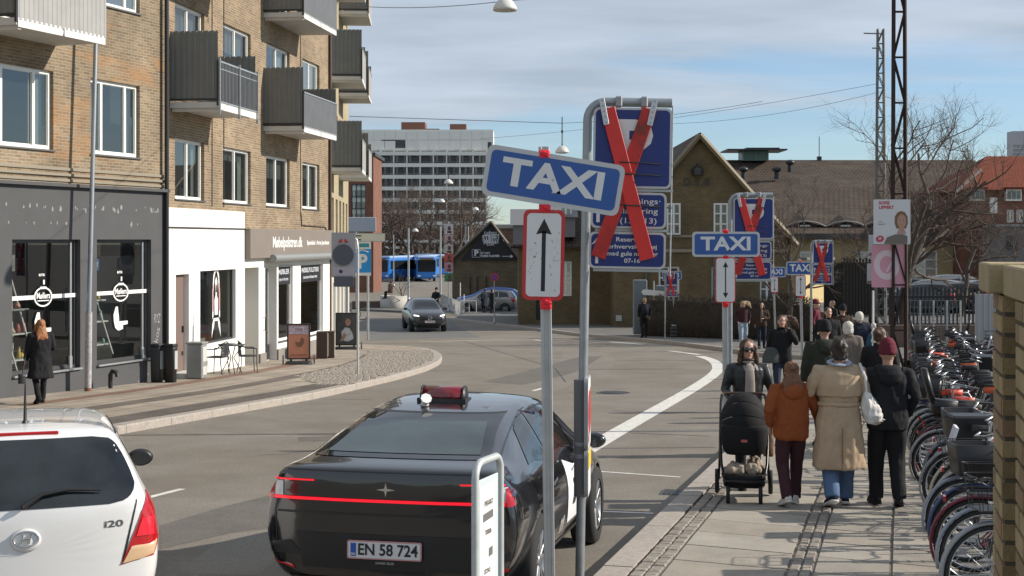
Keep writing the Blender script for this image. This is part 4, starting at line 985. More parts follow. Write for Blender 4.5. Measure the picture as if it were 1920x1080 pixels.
# long hall roof behind
D5 = 92.; g5 = gz(D5); hall = thing('railway_hall', 'long brick railway hall with a huge brown tiled roof and small dormers', 'building', (Xat(1380,D5), D5, g5))
q5 = Xat(1380,D5); h5 = lambda px, d=D5: Xat(px,d)-q5; hz5 = lambda py, d=D5: Zat(py,d)-g5
zE = hz5(440); zR = Zat(300,D5+13)-g5; x0, x1 = h5(1385)-6, h5(1850, D5+13)+3
m = MB(); slope(m, (x0,-.5,zE), (x1,-.5,zE), (x1-4,13,zR), (x0+2,13,zR)); slope(m, (x1,-.5,zE),(x1,26,zE),(x1-4,13.02,zR),(x1-4,13,zR)); slope(m, (x1,26.5,zE),(x0,26.5,zE),(x0+2,13,zR),(x1-4,13,zR)); m.build('roof', rooft, hall)
m = MB(); wh = []
for i in range(7): wh.append((h5(1500)+i*3.6, h5(1500)+i*3.6+1.6, hz5(520), hz5(470)))
wall_holes(m, x0+1, x1-1, -.5, zE, wh, rev=.2); m.build('wall', brick_mat('yellow_wall', (.42,.33,.17), (.36,.28,.14), (.38,.31,.19), big=.15), hall)
for h in wh: window(hall, *h, (.5,), y=.1, fw=.08, transom=(.33,.66), sill=False)
m = MB(); m.box(((x0+x1)/2, -.6, zE-.1), (x1-x0,.3,.35)); m.build('gutter', roofd, hall)
dorm = M('weathered_zinc', (.2,.19,.175), .6, noise=(2,.2))
for px in (1507, 1583, 1650, 1760):
    dd = D5+1.2; x = h5(px, dd); z = hz5(425, dd); r = bpy.data.objects.new('dormer', None); COL.objects.link(r); r.parent = hall; r.location = (x, 1.0, z)
    m = MB(); m.box((0,.6,-.35), (1.7,1.5,1.1)); m.build('dormer_wall', M('dormer_dark', (.07,.055,.045), .8), r)
    m = MB(); m.tube([(-1.3,-.35,.0),(-.7,-.35,.25),(0,-.35,.34),(.7,-.35,.25),(1.3,-.35,.0)], .06, 5); m.build('dormer_rim', dorm, r); m = MB(); m.add([(-1.3,-.3,0),(0,-.3,.33),(1.3,-.3,0),(1.3,2.2,.7),(0,2.6,1.0),(-1.3,2.2,.7)], [(0,1,4,5),(1,2,3,4)]); m.build('dormer_roof', rooft, r)
    m = MB(); m.box((0,-.18,-.35), (.62,.06,.9)); q = m.build('window', white_fr, r); m = MB(); m.box((-.14,-.22,-.35),(.2,.02,.74)); m.box((.14,-.22,-.35),(.2,.02,.74)); m.build('pane', hdark, q)
for px, py in ((1393,318),(1455,318),(1480,305)):
    dd = D5+9; m = MB(); m.cyl((h5(px,dd),9-.2,Zat(py+10,dd)-g5-.3),(h5(px,dd),9-.2,Zat(py,dd)-g5),.16,8); m.ball((h5(px,dd),8.7,Zat(py,dd)-g5),(.34,.34,.2),8,6); m.build('roof_vent', darkmet, hall)
tz = Zat(293, D5+13)-g5; tx0, tx1 = h5(1355,D5+13), h5(1470,D5+13)
tower = thing('roof_lookout', 'small green glazed lookout with a flat overhanging roof on the railway hall', 'lookout', (q5+(tx0+tx1)/2, D5+13, g5+zR-1.2))
m = MB(); m.box((0,0,1.45), (1.9,1.9,.7)); m.build('cabin', M('green_glass', (.06,.13,.10), .3), tower)
m = MB(); m.box((0,0,1.86), (4.3,3.6,.1)); m.box((.5,0,1.98),(2.4,2.4,.1)); m.build('roof', darkmet, tower)
for s_ in (-1.3,0,1.3): m = MB(); m.box((s_*.68,-.98,1.45), (.1,.08,.7)); m.build('mullion', M('lookout_green_paint', (.16,.24,.18), .6), tower)
# lit yellow gateway wall between sign and gate
yw = thing('yellow_wall', 'sunlit pale yellow wall with cornice beside the dark picket gate', 'wall', (Xat(1510,80), 80, gz(80)+PAV)); m = MB(); q = Xat(1510,80)
lit = M('yellow_plaster', (.72,.56,.27), .8, noise=(.8,.06)); 
m.box(((Xat(1545,80)-q), .2, Zat(550,80)-gz(80)), (Xat(1578,80)-q, .3, 2*(Zat(480,80)-Zat(550,80)))); w1_ = m.build('wall', lit, yw); w1_.location.z = -.4; 
yw.rotation_euler.z = radians(38)
m = MB(); m.box((Xat(1545,80)-q, 0, Zat(473,80)-gz(80)-.5), (Xat(1590,80)-q,.5,.15)); m.build('cornice', M('lead_band', (.2,.19,.18), .7), yw)
# ---- red roofed house far right ---------------------------------------------------------------------
D6 = 90.; g6 = gz(D6)+.6; rh = thing('red_roof_house', 'dark brick house with a steep red tiled roof and white dormers', 'building', (Xat(1805,D6), D6, g6)); q6 = Xat(1805,D6)
r6 = lambda px: Xat(px,D6)-q6; rz6 = lambda py: Zat(py,D6)-g6
m = MB(); wall_holes(m, 0, 14, -1, rz6(355), [(r6(1888),r6(1902),rz6(417),rz6(393)), (r6(1906),r6(1920),rz6(417),rz6(393))], rev=.2); m.add([(0,0,-1),(0,8,-1),(0,8,rz6(355)),(0,0,rz6(355))], [(0,1,2,3)], uvs=[[(0,0),(12,0),(12,9),(0,9)]]); m.build('wall', redbr, rh)
for a in (1888,1906): window(rh, r6(a), r6(a+14), rz6(417), rz6(393), (.5,), y=.1, fw=.08, sill=False)
redroof = brick_mat('red_tiles', (.21,.058,.032), (.17,.047,.027), (.13,.035,.02), bw=.3, bh=.3, gap=.04, big=.12)
m = MB(); slope(m, (-.5,-.4,rz6(356)), (15,-.4,rz6(356)), (14,4.,rz6(292)+.2), (2.8,4.,rz6(292)+.2)); slope(m, (-.5,8.4,rz6(356)),(-.5,-.4,rz6(356)),(2.8,4.,rz6(292)+.2),(2.81,4.01,rz6(292)+.2)); m.build('roof', redroof, rh)
for px, wd in ((1829,27),(1897,29)):
    r = bpy.data.objects.new('dormer', None); COL.objects.link(r); r.parent = rh; r.location = (r6(px), -.2, rz6(366)); w_ = wd*D6/F
    m = MB(); m.box((0,.6,0), (w_,1.6,.72)); m.build('dormer_wall', white_fr, r); m = MB(); m.box((0,.5,.42), (w_+.2,2.0,.12)); m.build('dormer_roof', redroof, r)
    for s_ in (-.3,0,.3): m = MB(); m.box((s_*w_,-.22,0), (w_*.24,.04,.5)); m.build('pane', winglass, r)
m = MB(); m.box((r6(1862),-.05,rz6(385)), (.5,.12,1.0), bev=.05); m.build('window', white_fr, rh)
m = MB(); m.tube([(-.55,-.5,rz6(360)),(1.0,-.5,rz6(318))], .09, 4, smooth=False); m.build('barge_board', M('pale_board', (.45,.42,.36), .7), rh)
fb = thing('flat_roof_annex', 'low grey annex with a flat roof below the red roofed house', 'building', (Xat(1872,86), 86, gz(86)+.6)); m = MB(); hh_ = Zat(425,86)-gz(86)-.6; m.box((2.5,1.5,hh_/2), (5,3,hh_)); m.build('wall', M('annex_grey', (.17,.165,.16), .8), fb)
m = MB(); m.box((2.5,1.5,hh_+.08), (5.3,3.3,.14)); m.build('roof', M('annex_roof', (.3,.3,.29), .7), fb)
for i in range(3): m = MB(); m.box((.8+i*1.4,-.04,Zat(455,86)-gz(86)-.6), (.6,.1,.8)); m.build('window', hdark, fb)
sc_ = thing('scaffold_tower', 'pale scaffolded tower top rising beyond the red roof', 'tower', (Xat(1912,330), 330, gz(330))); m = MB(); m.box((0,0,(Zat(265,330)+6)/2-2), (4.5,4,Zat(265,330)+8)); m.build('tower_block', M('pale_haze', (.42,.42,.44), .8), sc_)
for i in range(5): m = MB(); m.box((0,-2.3,Zat(272+i*8,330)+gz(330)*-1), (5.2,.2,.2)); m.build('scaffold_deck', steel, sc_)
for s_ in (-2.4,-.8,.8,2.4): m = MB(); m.box((s_,-2.3,14), (.14,.14,26)); m.build('scaffold_pole', steel, sc_)

# ================================================================== BUSES
def bus(px, py, label, rz, length=12., D=178.):
    p = Vector((Xat(px,D), D, gz(D))); t = thing('city_bus', label, 'bus', p, rz, 'blue buses waiting at the bus station')
    bl_ = M('bus_blue', (.02,.16,.5), .3, coat=.4); rf = M('bus_roof', (.3,.42,.62), .4); gl = M('bus_glass', (.015,.018,.022), .08)
    m = MB(); m.box((0,length/2,1.62), (2.5,length,2.5), bev=.16); m.build('body', bl_, t)
    m = MB(); m.box((0,length/2,3.0), (2.2,length-1.2,.3), bev=.1); m.build('roof_unit', rf, t)
    m = MB(); m.poly(rrect(2.24,1.45,.15), (0,-.012,1.95), (1,0,0), (0,0,1), t=.02); m.build('windscreen', gl, t)
    m = MB(); m.box((0,-.015,2.78), (1.7,.02,.2)); m.build('destination_display', M('amber_display', (.15,.09,.02), .5), t)
    for sx in (-1,1):
        m = MB(); m.box((sx*1.26,length/2,2.05), (.02,length-1.,1.05)); m.build('side_window', gl, t)
        for y in (2.4, length-3): m = MB(); m.cyl((sx*1.0,y,.48),(sx*1.27,y,.48),.48,16); m.build('wheel', M('tyre', (.018,.018,.018), .85), t)
        m = MB(); m.box((sx*.95,-.02,.72), (.34,.03,.16), bev=.01); m.build('headlight', M('lamp_clear', (.7,.7,.68), .2), t)
        m = MB(); m.tube([(sx*1.2,-.02,2.7),(sx*1.42,-.25,2.6),(sx*1.42,-.25,2.2)], .05, 6); m.build('mirror', darkmet, t)
    return t
bus(712, 500, 'blue city bus standing farthest left behind the parking sign', radians(-22), 12)
bus(757, 500, 'blue city bus in the middle, mostly hidden by the lamp masts', radians(-14), 12, 186)
bus(800, 500, 'blue city bus facing the street beside the election poster mast', radians(8), 12)
bus(835, 500, 'rearmost blue city bus under the TRAIN lettering', radians(20), 12, 200)

# ================================================================== TREES
bark = M('bark', (.075,.058,.045), .9, noise=(6,.3), bump=(40,.6)); twigm = M('twig', (.095,.068,.052), .9); palebark = M('pale_bark', (.15,.12,.09), .9, noise=(5,.25))
def tree(loc, H, label, seed=1, spread=.5, levels=5, trunk_r=.16, lean=(0,0), group=None, mat=None, low=.28, dens=1., tw=None):
    rnd = random.Random(seed); t = thing('bare_tree', label, 'tree', loc, rnd.uniform(0,6), group)
    tm, cm2 = MB(), MB(); ends = []
    def grow(p, d, ln, r, lv):
        n_ = 3 if lv < 3 else 2; pts = [p]; q = p.copy(); dd = d.copy(); rs = [r]
        for i in range(n_+1):
            dd = (dd+Vector((rnd.gauss(0,.16), rnd.gauss(0,.16), rnd.gauss(.03,.1)+ (.05 if lv else 0)))).normalized(); q = q+dd*ln/(n_+1); pts.append(q.copy()); rs.append(r*(1-.45*(i+1)/(n_+1)))
        (tm if lv < 2 else cm2).tube(pts, rs, 7 if lv < 2 else (4 if lv < 4 else 3), cap=(lv < 2))
        if lv >= levels: return
        nb_ = (int(5*dens) if lv == 0 else int(round(rnd.choice([3,4])*dens)) if lv < levels-1 else int(round(4*dens)))
        for b_ in range(nb_):
            f = low+(1-low)*(b_+.6)/nb_ if lv == 0 else rnd.uniform(.3,1); i = min(len(pts)-2, int(f*(len(pts)-1))); s_ = pts[i].lerp(pts[i+1], f*(len(pts)-1)-i)
            az = rnd.uniform(0,2*pi) if lv else b_*2.4+rnd.uniform(-.4,.4); tilt = rnd.uniform(.5,1.0)*(1.1-.35*f if lv == 0 else 1)
            o_ = dd.orthogonal().normalized(); o_ = Matrix.Rotation(az,3,dd) @ o_; nd = (dd*cos(tilt)+o_*sin(tilt)*(.7+spread)).normalized()
            grow(s_, nd, ln*rnd.uniform(.5,.72)*(1.05 if lv == 0 else 1), rs[i]*rnd.uniform(.5,.66), lv+1)
    grow(Vector((0,0,-.05)), Vector((lean[0],lean[1],1)).normalized(), H*.52, trunk_r, 0)
    tm.build('trunk', mat or bark, t); cm2.build('crown', tw or twigm, t); return t
tree((Xat(1700,58), 58, gz(58)+.2), 10.8, 'large bare tree behind the poster mast, spreading over the parked cars', 4, .55, 5, .24, dens=1.35)
tree((Xat(1478,57), 57, gz(57)+.2), 6.8, 'slender bare tree between the two-way taxi signs in front of the brick gable', 9, .6, 4, .12, dens=1.2)
tree((Xat(1625,75), 75, gz(75)+.2), 8., 'bare shrubby tree in front of the railway hall roof', 12, .7, 4, .12, dens=1.2)
tree((Xat(1800,66), 66, gz(66)+.6), 7., 'low spreading bare tree over the parked cars by the annex', 22, .9, 5, .14, lean=(.15,0), dens=1.0)
tree((Xat(1900,85), 85, gz(85)+.6), 8., 'bare tree below the red roofed house', 23, .8, 4, .14, dens=1.)
for i, (px, d, h) in enumerate(((700,200,15),(735,215,15),(770,205,13),(805,225,16),(845,210,15),(880,220,14))):
    tree((Xat(px,d), d, gz(d)), h, ['bare brown tree left of the hotel front', 'bare brown tree before the hotel, second from the left', 'bare tree above the middle bus', 'bare tree in front of the hotel behind the TRAIN letters', 'bare tree behind the election poster mast', 'bare tree over the black gable board'][i], 30+i, .7, 4, .36, group='bare trees in front of the hotel', dens=1.4)
tree((Xat(757,101), 101, gz(101)), 3.6, 'small bare tree growing in the round concrete planter', 50, .5, 3, .05)
# hedge in front of the station building
hm = MB(); random.seed(21)
hx0, hx1, hy = Xat(1204,63), Xat(1545,56), 62.5
for i in range(9000):
    u = random.random(); x = hx0+(hx1-hx0)*u; y = 63-6*u+random.uniform(-.5,.5); z = random.random()**.8*1.75*(1+.06*sin(x*3)); b = gz(y)+PAV
    a = random.uniform(0,pi); l = random.uniform(.08,.26); dx_, dy_, dz_ = cos(a)*l*.5, sin(a)*l*.5, l*random.uniform(.3,1)
    wv = .014; hm.add([(x-wv,y,b+z),(x+wv,y,b+z),(x+dx_,y+dy_,b+z+dz_)], [(0,1,2)])
    if i % 3 == 0: s_ = random.uniform(.03,.06); hm.add([(x,y,b+z),(x+s_,y+s_*.4,b+z+s_*.3),(x+s_*.6,y,b+z+s_),(x-s_*.4,y,b+z+s_*.7)], [(0,1,2,3)])
hedge = thing('hedge', 'brown leafless hedge in front of the brick station building', 'hedge', (0,0,0)); h1 = hm.build('foliage', M('hedge_twigs', (.06,.045,.03), .9), hedge, kind='stuff')
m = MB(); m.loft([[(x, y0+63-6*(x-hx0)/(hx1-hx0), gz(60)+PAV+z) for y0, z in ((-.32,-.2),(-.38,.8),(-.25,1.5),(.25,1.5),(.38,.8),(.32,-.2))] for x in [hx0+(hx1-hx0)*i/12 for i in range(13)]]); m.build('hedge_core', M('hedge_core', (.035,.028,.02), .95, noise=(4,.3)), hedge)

# ================================================================== MASTS, LAMPS AND WIRES
rust = M('rusty_steel', (.04,.024,.02), .7, .3, noise=(8,.3)); mastg = M('mast_grey', (.17,.17,.16), .6, .4)
def lattice_mast(loc, H, w0, w1, mat, label, leg=.05, step=.9, depth=.35, rz=0.):
    t = thing('lattice_mast', label, 'mast', loc, rz); n_ = int(H/step)
    for sx in (-1,1):
        for sy in (-1,1):
            m = MB(); m.tube([(sx*w0/2, sy*depth*w0, 0), (sx*w1/2, sy*depth*w1, H)], leg/2, 4, smooth=False); m.build('leg', mat, t)
    m = MB()
    for i in range(n_):
        a, b = i/n_, (i+1)/n_; wa, wb = w0+(w1-w0)*a, w0+(w1-w0)*b; s_ = 1 if i % 2 else -1
        for sy in (-1,1):
            m.tube([(s_*wa/2, sy*depth*wa, a*H), (-s_*wb/2, sy*depth*wb, b*H)], leg*.28, 4, smooth=False); m.tube([(-wa/2,sy*depth*wa,a*H),(wa/2,sy*depth*wa,a*H)], leg*.25, 4, smooth=False)
    m.build('lattice_bars', mat, t, kind='stuff'); return t
m1 = lattice_mast((Xat(1686,24.2), 24.2, gz(24.2)+PAV), 13., .24, .14, rust, 'tall rusty brown lattice mast carrying the election posters', .05, .75, .2)
m2 = lattice_mast((Xat(1651,60), 60, gz(60)+PAV), 12.9, .42, .24, mastg, 'thin grey lattice mast with a wire arm behind the poster mast', .07, .6)
m = MB(); m.tube([(0,0,12.7),(-.7,0,12.72)], .03, 5); m.tube([(0,0,12.1),(-.35,0,12.1)], .03, 5); m.build('wire_arm', mastg, m2)
mt = thing('roof_mast', 'thin antenna mast on the railway hall roof', 'antenna', (Xat(1536,105), 105, Zat(305,105))); m = MB(); m.tube([(0,0,0),(0,0,1.9)], .03, 5); m.box((0,0,.2), (.3,.3,.5)); m.build('antenna', darkmet, mt)
dome = M('lamp_dome', (.62,.61,.57), .4); lampglass = M('lamp_bowl', (.45,.45,.4), .3)
def hanging_lamp(px, py, d, r, label, stem=.35, rod=0.):
    p = P(px, py, d); t = thing('street_lamp', label, 'street lamp', p, 0, 'street lamps hung on wires')
    m = MB(); m.lathe([(0,r*.85),(r*.25,r*.82),(r*.6,r*.62),(r*.85,r*.3),(r,-.0),(r,-r*.22),(r*.96,-r*.22),(r*.93,0)], n=24, caps=False); m.build('lamp_shade', dome, t)
    m = MB(); m.lathe([(0,-r*.32),(r*.5,-r*.3),(r*.93,-r*.12)], n=20, caps=False); m.build('lamp_bowl', lampglass, t)
    m = MB(); m.cyl((0,0,r*.8),(0,0,r*.8+stem),r*.1,8); 
    if rod: m.cyl((0,0,r*.8),(0,0,r*.8+rod),r*.07,6); m.ball((0,0,r*.8+rod*.5),(r*.16,r*.16,r*.3),8,6)
    m.build('hanger', darkmet, t); return t
hanging_lamp(947, 15, 30, .25, 'nearest hanging street lamp, cut by the top of the view')
hanging_lamp(1054, 284, 62, .3, 'hanging street lamp on a long rod just above the tilted taxi sign', .1, 1.25)
hanging_lamp(841, 343, 120, .38, 'hanging street lamp in front of the hotel balconies', .4, 1.)
hanging_lamp(828, 378, 165, .38, 'small hanging street lamp below the one before the hotel')
hanging_lamp(708, 427, 165, .35, 'small hanging lamp left above the buses'); hanging_lamp(779, 433, 165, .35, 'small hanging lamp above the TRAIN letters'); hanging_lamp(892, 393, 165, .35, 'small hanging lamp at the hotel side wing')
def wire(a, b, sag, label, r=.008, name='overhead_wire'):
    a, b = Vector(a), Vector(b); pts = []
    for i in range(17): q = i/16; p = a.lerp(b, q); p.z -= sag*4*q*(1-q); pts.append(p-a)
    m = MB(); m.tube(pts, r, 4, cap=False, smooth=False); o = m.build(name, M('wire', (.09,.09,.1), .6)); o.location = a; return tag(o, label, 'wire', 'overhead wires')
wire(P(655,218,62), P(1054,231,62), -.0, 'overhead wire from the tan block to the lamp above the taxi sign', .013); wire(P(1054,231,62), P(1430,190,62), .15, 'overhead wire carrying on right from the rodded lamp', .009)
wire(P(1645,157,60), P(900,260,85), .3, 'upper wire from the grey lattice mast to the left'); wire(P(1651,172,60), P(1150,230,75), .5, 'lower wire from the grey lattice mast to the left')
wire(P(655,10,40), P(947,2,30), .1, 'wire holding the nearest hanging lamp from the left'); wire(P(947,2,30), P(1400,-60,40), .1, 'wire holding the nearest hanging lamp from the right')
wire(P(690,470-18,150), P(1000,455,150), .2, 'low wire before the hotel', .02)
def pole(px, py0, d, pytop, r, label, name='lamp_post', mat=None, grp=None, cat='post'):
    g = gz(d); t = thing(name, label, cat, (Xat(px,d), d, g), 0, grp); H = Zat(pytop,d)-g; m = MB(); m.tube([(0,0,0),(0,0,H)], [r, r*.7], 10); m.build('post', mat or steel, t)
    m = MB(); m.lathe([(r*1.7,0),(r*1.7,.05),(r*1.1,.3),(r,.3)], n=10); m.build('base_sleeve', mat or steel, t); return t
for i, (px, d, tp) in enumerate(((645,130,440),(766,120,428),(826,130,425),(873,150,425),(878,150,425),(738,160,440),(966-40,160,440))):
    pole(px, 0, d, tp, .1 if d < 140 else .07, ['grey post at the far end of the tan block', 'tall grey post in front of the middle bus', 'grey post left of the poster mast', 'first of two thin posts beside the black gable board', 'second of two thin posts beside the black gable board', 'thin grey post above the left bus', 'thin post behind the black gable board'][i], grp='grey posts around the bus station')
# poster mast beside the buses
pmast = pole(841, 0, 98, 415, .05, 'thin post stacked with coloured election posters beside the buses', 'poster_post')
cols_ = [(.6,.55,.55),(.5,.35,.33),(.55,.52,.45),(.6,.1,.08),(.5,.25,.3),(.08,.22,.1)]
zz = Zat(420,98)-gz(98)
for i, (c, ya, yb) in enumerate(zip(cols_, (420,440,458,476,492,512), (439,456,475,491,510,528))):
    m = MB(); za, zb = Zat(ya,98)-gz(98), Zat(yb,98)-gz(98); m.box((.02,-.1,(za+zb)/2), (.6,.02,za-zb)); o = m.build('election_poster', M('poster_%d' % i, c, .6, noise=(3,.25)), pmast)
    m = MB(); m.ball((.06,-.115,(za+zb)/2+.05), (.11,.01,.15), 10, 8); m.box((.06,-.115,(za+zb)/2-.2),(.3,.01,.16)); m.build('portrait', M('portrait_dark', (.13,.07,.05), .7), o)
# ================================================================== STREET FURNITURE
pl = thing('planter', 'large round pale concrete planter at the island by the side street', 'planter', W(738,581)); m = MB(); m.lathe([(.88,0),(.95,.2),(.96,1.0),(.86,1.01),(.84,.85),(0,.85)], n=26); m.build('bowl', M('planter_concrete', (.42,.41,.37), .8, noise=(1.4,.12)), pl)
isl = thing('low_wall', 'low brick and timber edging beside the round planter', 'wall', W(695,580)); m = MB(); m.box((0,0,.3), (2.6,.5,.6), bev=.04); m.build('wall', M('edging', (.13,.09,.07), .9, noise=(5,.3)), isl)
m = MB(); strip(m, [W(674,583), W(720,585), W(760,587)], [W(674,583)+Vector((0,5,0)), W(720,585)+Vector((0,5,0)), W(760,587)+Vector((0,5,0))], PAV, 0, 12, True); tag(m.build('pavement', MATS['far_pavement']), kind='structure')
def guard_rail(p0, p1, label, h=.9):
    t = thing('guard_rail', label, 'railing', p0); d = Vector(p1)-Vector(p0); n_ = int(d.length/.45); m = MB()
    m.tube([(0,0,h), d+Vector((0,0,h))], .025, 6); m.tube([(0,0,.15), d+Vector((0,0,.15))], .02, 6); m.build('rail', M('white_rail', (.6,.6,.58), .5), t)
    for i in range(n_+1): m = MB(); q = d*i/n_; m.tube([q, q+Vector((0,0,h))], .022, 5); m.build('baluster', MATS['white_rail'], t)
guard_rail(W(826,573), W(862,592), 'white slatted guard rail beside the rider behind the black car')
guard_rail(W(866,590), W(893,590), 'short white guard rail in front of the parked silver car')
for i, px in enumerate((863,870)): pole(px, 0, 93, 530+i*22, .04, ['thin white post by the guard rail', 'shorter white post by the guard rail'][i], 'marker_post', white_fr)
ns = pole(927, 0, 69, 520, .035, 'thin post with a round no-stopping sign before the silver car', 'sign_post', steel, None, 'sign')
m = MB(); z = Zat(527,69)-gz(69); m.cyl((0.0,-.05,z),(0.0,-.07,z),.22,24); m.build('sign_disc', M('nostop_red', (.5,.03,.05), .5), ns); m = MB(); m.cyl((0,-.072,z),(0,-.078,z),.15,24); m.build('sign_face', M('nostop_blue', (.05,.05,.3), .5), ns)
m = MB(); m.box((0,-.076,z), (.05,.012,.34), ax=Matrix.Rotation(radians(45),3,'Y')); m.build('diagonal_bar', MATS['nostop_red'], ns)
ns.location = W(927,607,PAV)
# fences on the right behind the bicycles
meshm = M('fence_wire', (.2,.21,.22), .5, .6)
mf = thing('mesh_fence', 'galvanised wire mesh fence panels behind the bicycles', 'fence', (Xat(1700,47), 47, gz(47)+PAV)); X1 = Xat(1838,45)-Xat(1700,47); Hf = 1.75
for i in range(5):
    m = MB(); a = X1*i/4; m.tube([(a,0,0),(a,0,Hf)], .03, 6); m.build('post', steel, mf)
m = MB(); nn = int(X1/.12)
for i in range(nn): m.box((X1*i/nn,0,Hf/2), (.012,.012,Hf))
for j in range(9): m.box((X1/2,0,Hf*j/8), (X1,.014,.014))
m.build('wire_mesh', meshm, mf, kind='stuff')
cs = thing('corrugated_panel', 'pale grey corrugated steel hoarding at the end of the mesh fence', 'hoarding', (Xat(1828,43), 43, gz(43)+PAV)); m = MB(); corr(m, 0, 3., 0, 2.0, 0, .16, .03); m.build('sheet', M('pale_steel_sheet', (.36,.38,.39), .5, .3), cs)
pf = thing('picket_fence', 'black picket fence in front of the parked cars', 'fence', (Xat(1668,58), 58, gz(58)+PAV)); X2 = Xat(1860,58)-Xat(1668,58)
for i in range(int(X2/.16)):
    m = MB() if i == 0 else m
    if i == 0: m.box((0,0,.95), (.07,.03,1.9)); m.poly([(-.035,0),(.035,0),(0,.09)], (0,-.015,1.9), (1,0,0), (0,0,1), t=.03); pme = m.mesh('picket', M('black_paint', (.015,.015,.017), .5))
    link('picket', pme, pf, (i*.16,0,.2))
m = MB(); m.box((X2/2,.03,.6), (X2,.03,.08)); m.box((X2/2,.03,1.75), (X2,.03,.08)); m.build('rail', MATS['black_paint'], pf)
gt = thing('picket_gate', 'tall dark timber picket gate left of the election posters', 'gate', (Xat(1583,66), 66, gz(66)+PAV)); X3 = Xat(1660,66)-Xat(1583,66)
for i in range(14):
    m = MB(); m.box((0,0,1.7), (.09,.05,random.uniform(3.3,3.5))); o = m.build('picket', M('dark_timber', (.035,.028,.022), .8), gt); o.location.x = X3*i/13
m = MB(); m.box((X3/2,.04,.7), (X3,.05,.12)); m.box((X3/2,.04,2.9), (X3,.05,.12)); m.build('rail', MATS['dark_timber'], gt)
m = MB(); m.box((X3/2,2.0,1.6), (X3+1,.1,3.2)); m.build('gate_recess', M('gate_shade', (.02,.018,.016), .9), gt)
rw = thing('low_brick_wall', 'low dark brick wall with railing behind the walkers', 'wall', (Xat(1545,52), 52, gz(52)+PAV)); m = MB(); m.box((3.2,0,.35), (6.6,.3,.9)); m.build('wall', M('dull_red_brick', (.13,.085,.065), .9, noise=(3,.2)), rw)
tag(rw, 'low dark brick wall behind the walkers between the taxi signs and the mast')
lot = MB(); lot.box((Xat(1790,85)+2, 84, gz(84)+.77), (26, 46, .9)); tag(lot.build('raised_yard', M('yard_asphalt', (.13,.125,.12), .9)), kind='structure')

# ================================================================== RIGHT HAND BRICK WALL
wx = lambda y: 1.87+.24*(y-5.6)
wa = atan2(1, .24); wr = thing('brick_wall', 'tall yellow brick wall with piers and a stone coping at the right edge', 'wall', (wx(5.6), 5.6, gz(5.6)+PAV), wa+pi)   # local X runs towards the camera
topz = CAMZ-.0875-(gz(5.6)+PAV)
yb = [M('yellow_brick_%d' % i, c, .85, noise=(9,.2), bump=(60,.5)) for i, c in enumerate([(.29,.21,.10), (.22,.155,.075), (.33,.245,.125), (.25,.16,.085)])]
mort = M('wall_mortar', (.10,.085,.06), .9); copem = M('coping_stone', (.33,.26,.145), .85, noise=(5,.15), bump=(50,.5))
# in local frame the street face looks towards +Y or -Y: street is on the -x world side
def wl_(x, y): return Vector((x*cos(wa+pi)-y*sin(wa+pi), x*sin(wa+pi)+y*cos(wa+pi), 0))
sd_ = 1 if wl_(0,1).x < 0 else -1      # local y direction pointing to the street
bme = []
for i, (l_, ) in enumerate(((.222,),(.105,))):
    q = MB(); q.box((0,0,0), (l_,.1,.1)); 
def course(x0, x1, yf, z, hgt, odd):
    x = x0; first = True
    while x < x1-.02:
        l_ = .112 if (first and odd) else .228; l_ = min(l_, x1-x); q = MB(); q.box((x+l_/2, (yf-.055)*sd_+random.uniform(-.0015,.0015), z+hgt/2), (l_-.012, .11, hgt-.016), bev=.0015); q.build('brick', random.choice(yb), wr); x += l_; first = False
ch_ = .0755; nc = int((topz-.11-.35)/ch_)
for k in range(nc):
    z = topz-.11-(k+1)*ch_
    course(0, .38, .0, z, ch_, k % 2)           # far pier
    course(.82, 1.5, .0, z, ch_, k % 2)          # near pier and on
    if k % 3 == 0 or True: course(.38, .82, -.12, z, ch_, (k+1) % 2)
q = MB(); q.box((.9,(-.17)*sd_,topz/2-.06), (1.8,.2,topz-.12)); q.box((.19,-.06*sd_,topz/2-.06),(.36,.1,topz-.12)); q.box((1.16,-.06*sd_,topz/2-.06),(.66,.1,topz-.12)); q.build('mortar_bed', mort, wr)
q = MB(); q.box((.17,-.10*sd_,topz-.055), (.42,.30,.11), bev=.006); q.build('coping', copem, wr)
q = MB(); q.box((1.15,-.13*sd_,topz-.06), (1.5,.26,.11), bev=.006); q.build('coping', copem, wr)
# ================================================================== SIGNS
alup = M('aluminium_post', (.46,.47,.47), .45, .55, noise=(7,.1)); signback = M('sign_back_grey', (.3,.31,.32), .5, .5)
sblue = M('taxi_blue', (.025,.09,.32), .35, noise=(5,.06)); swhite = M('sign_white', (.66,.66,.65), .4, noise=(4,.05)); sgrey = M('sign_reflective_border', (.5,.51,.51), .45)
navy = M('parking_navy', (.008,.022,.16), .35); sred = M('red_plank', (.62,.025,.018), .4, noise=(4,.1)); sredd = M('red_plank_worn', (.42,.02,.015), .5, noise=(7,.35), col2=((.2,.03,.015), 5, .62))
sblk = M('sign_black', (.012,.012,.013), .5); tape = M('red_tape', (.75,.015,.03), .25, bump=(60,.6)); redb = M('sign_red_border', (.5,.03,.03), .4)
def plate(parent, name, w_, h_, face, border, bw, loc, rot=0., r=.05, t=.018, yaw=0.):
    o = bpy.data.objects.new(name, None); COL.objects.link(o); o.parent = parent; o.location = loc; o.rotation_euler = (0, rot, yaw)
    m = MB(); m.poly(rrect(w_, h_, r), (0,-t/2,0), (1,0,0), (0,0,1), t=t, mi=0, mside=1); m.build('sign_board', [border, signback], o)
    m = MB(); m.poly(rrect(w_-2*bw, h_-2*bw, max(.008,r-bw*.5)), (0,-t/2-.002,0), (1,0,0), (0,0,1)); m.build('sign_face', face, o)
    return o
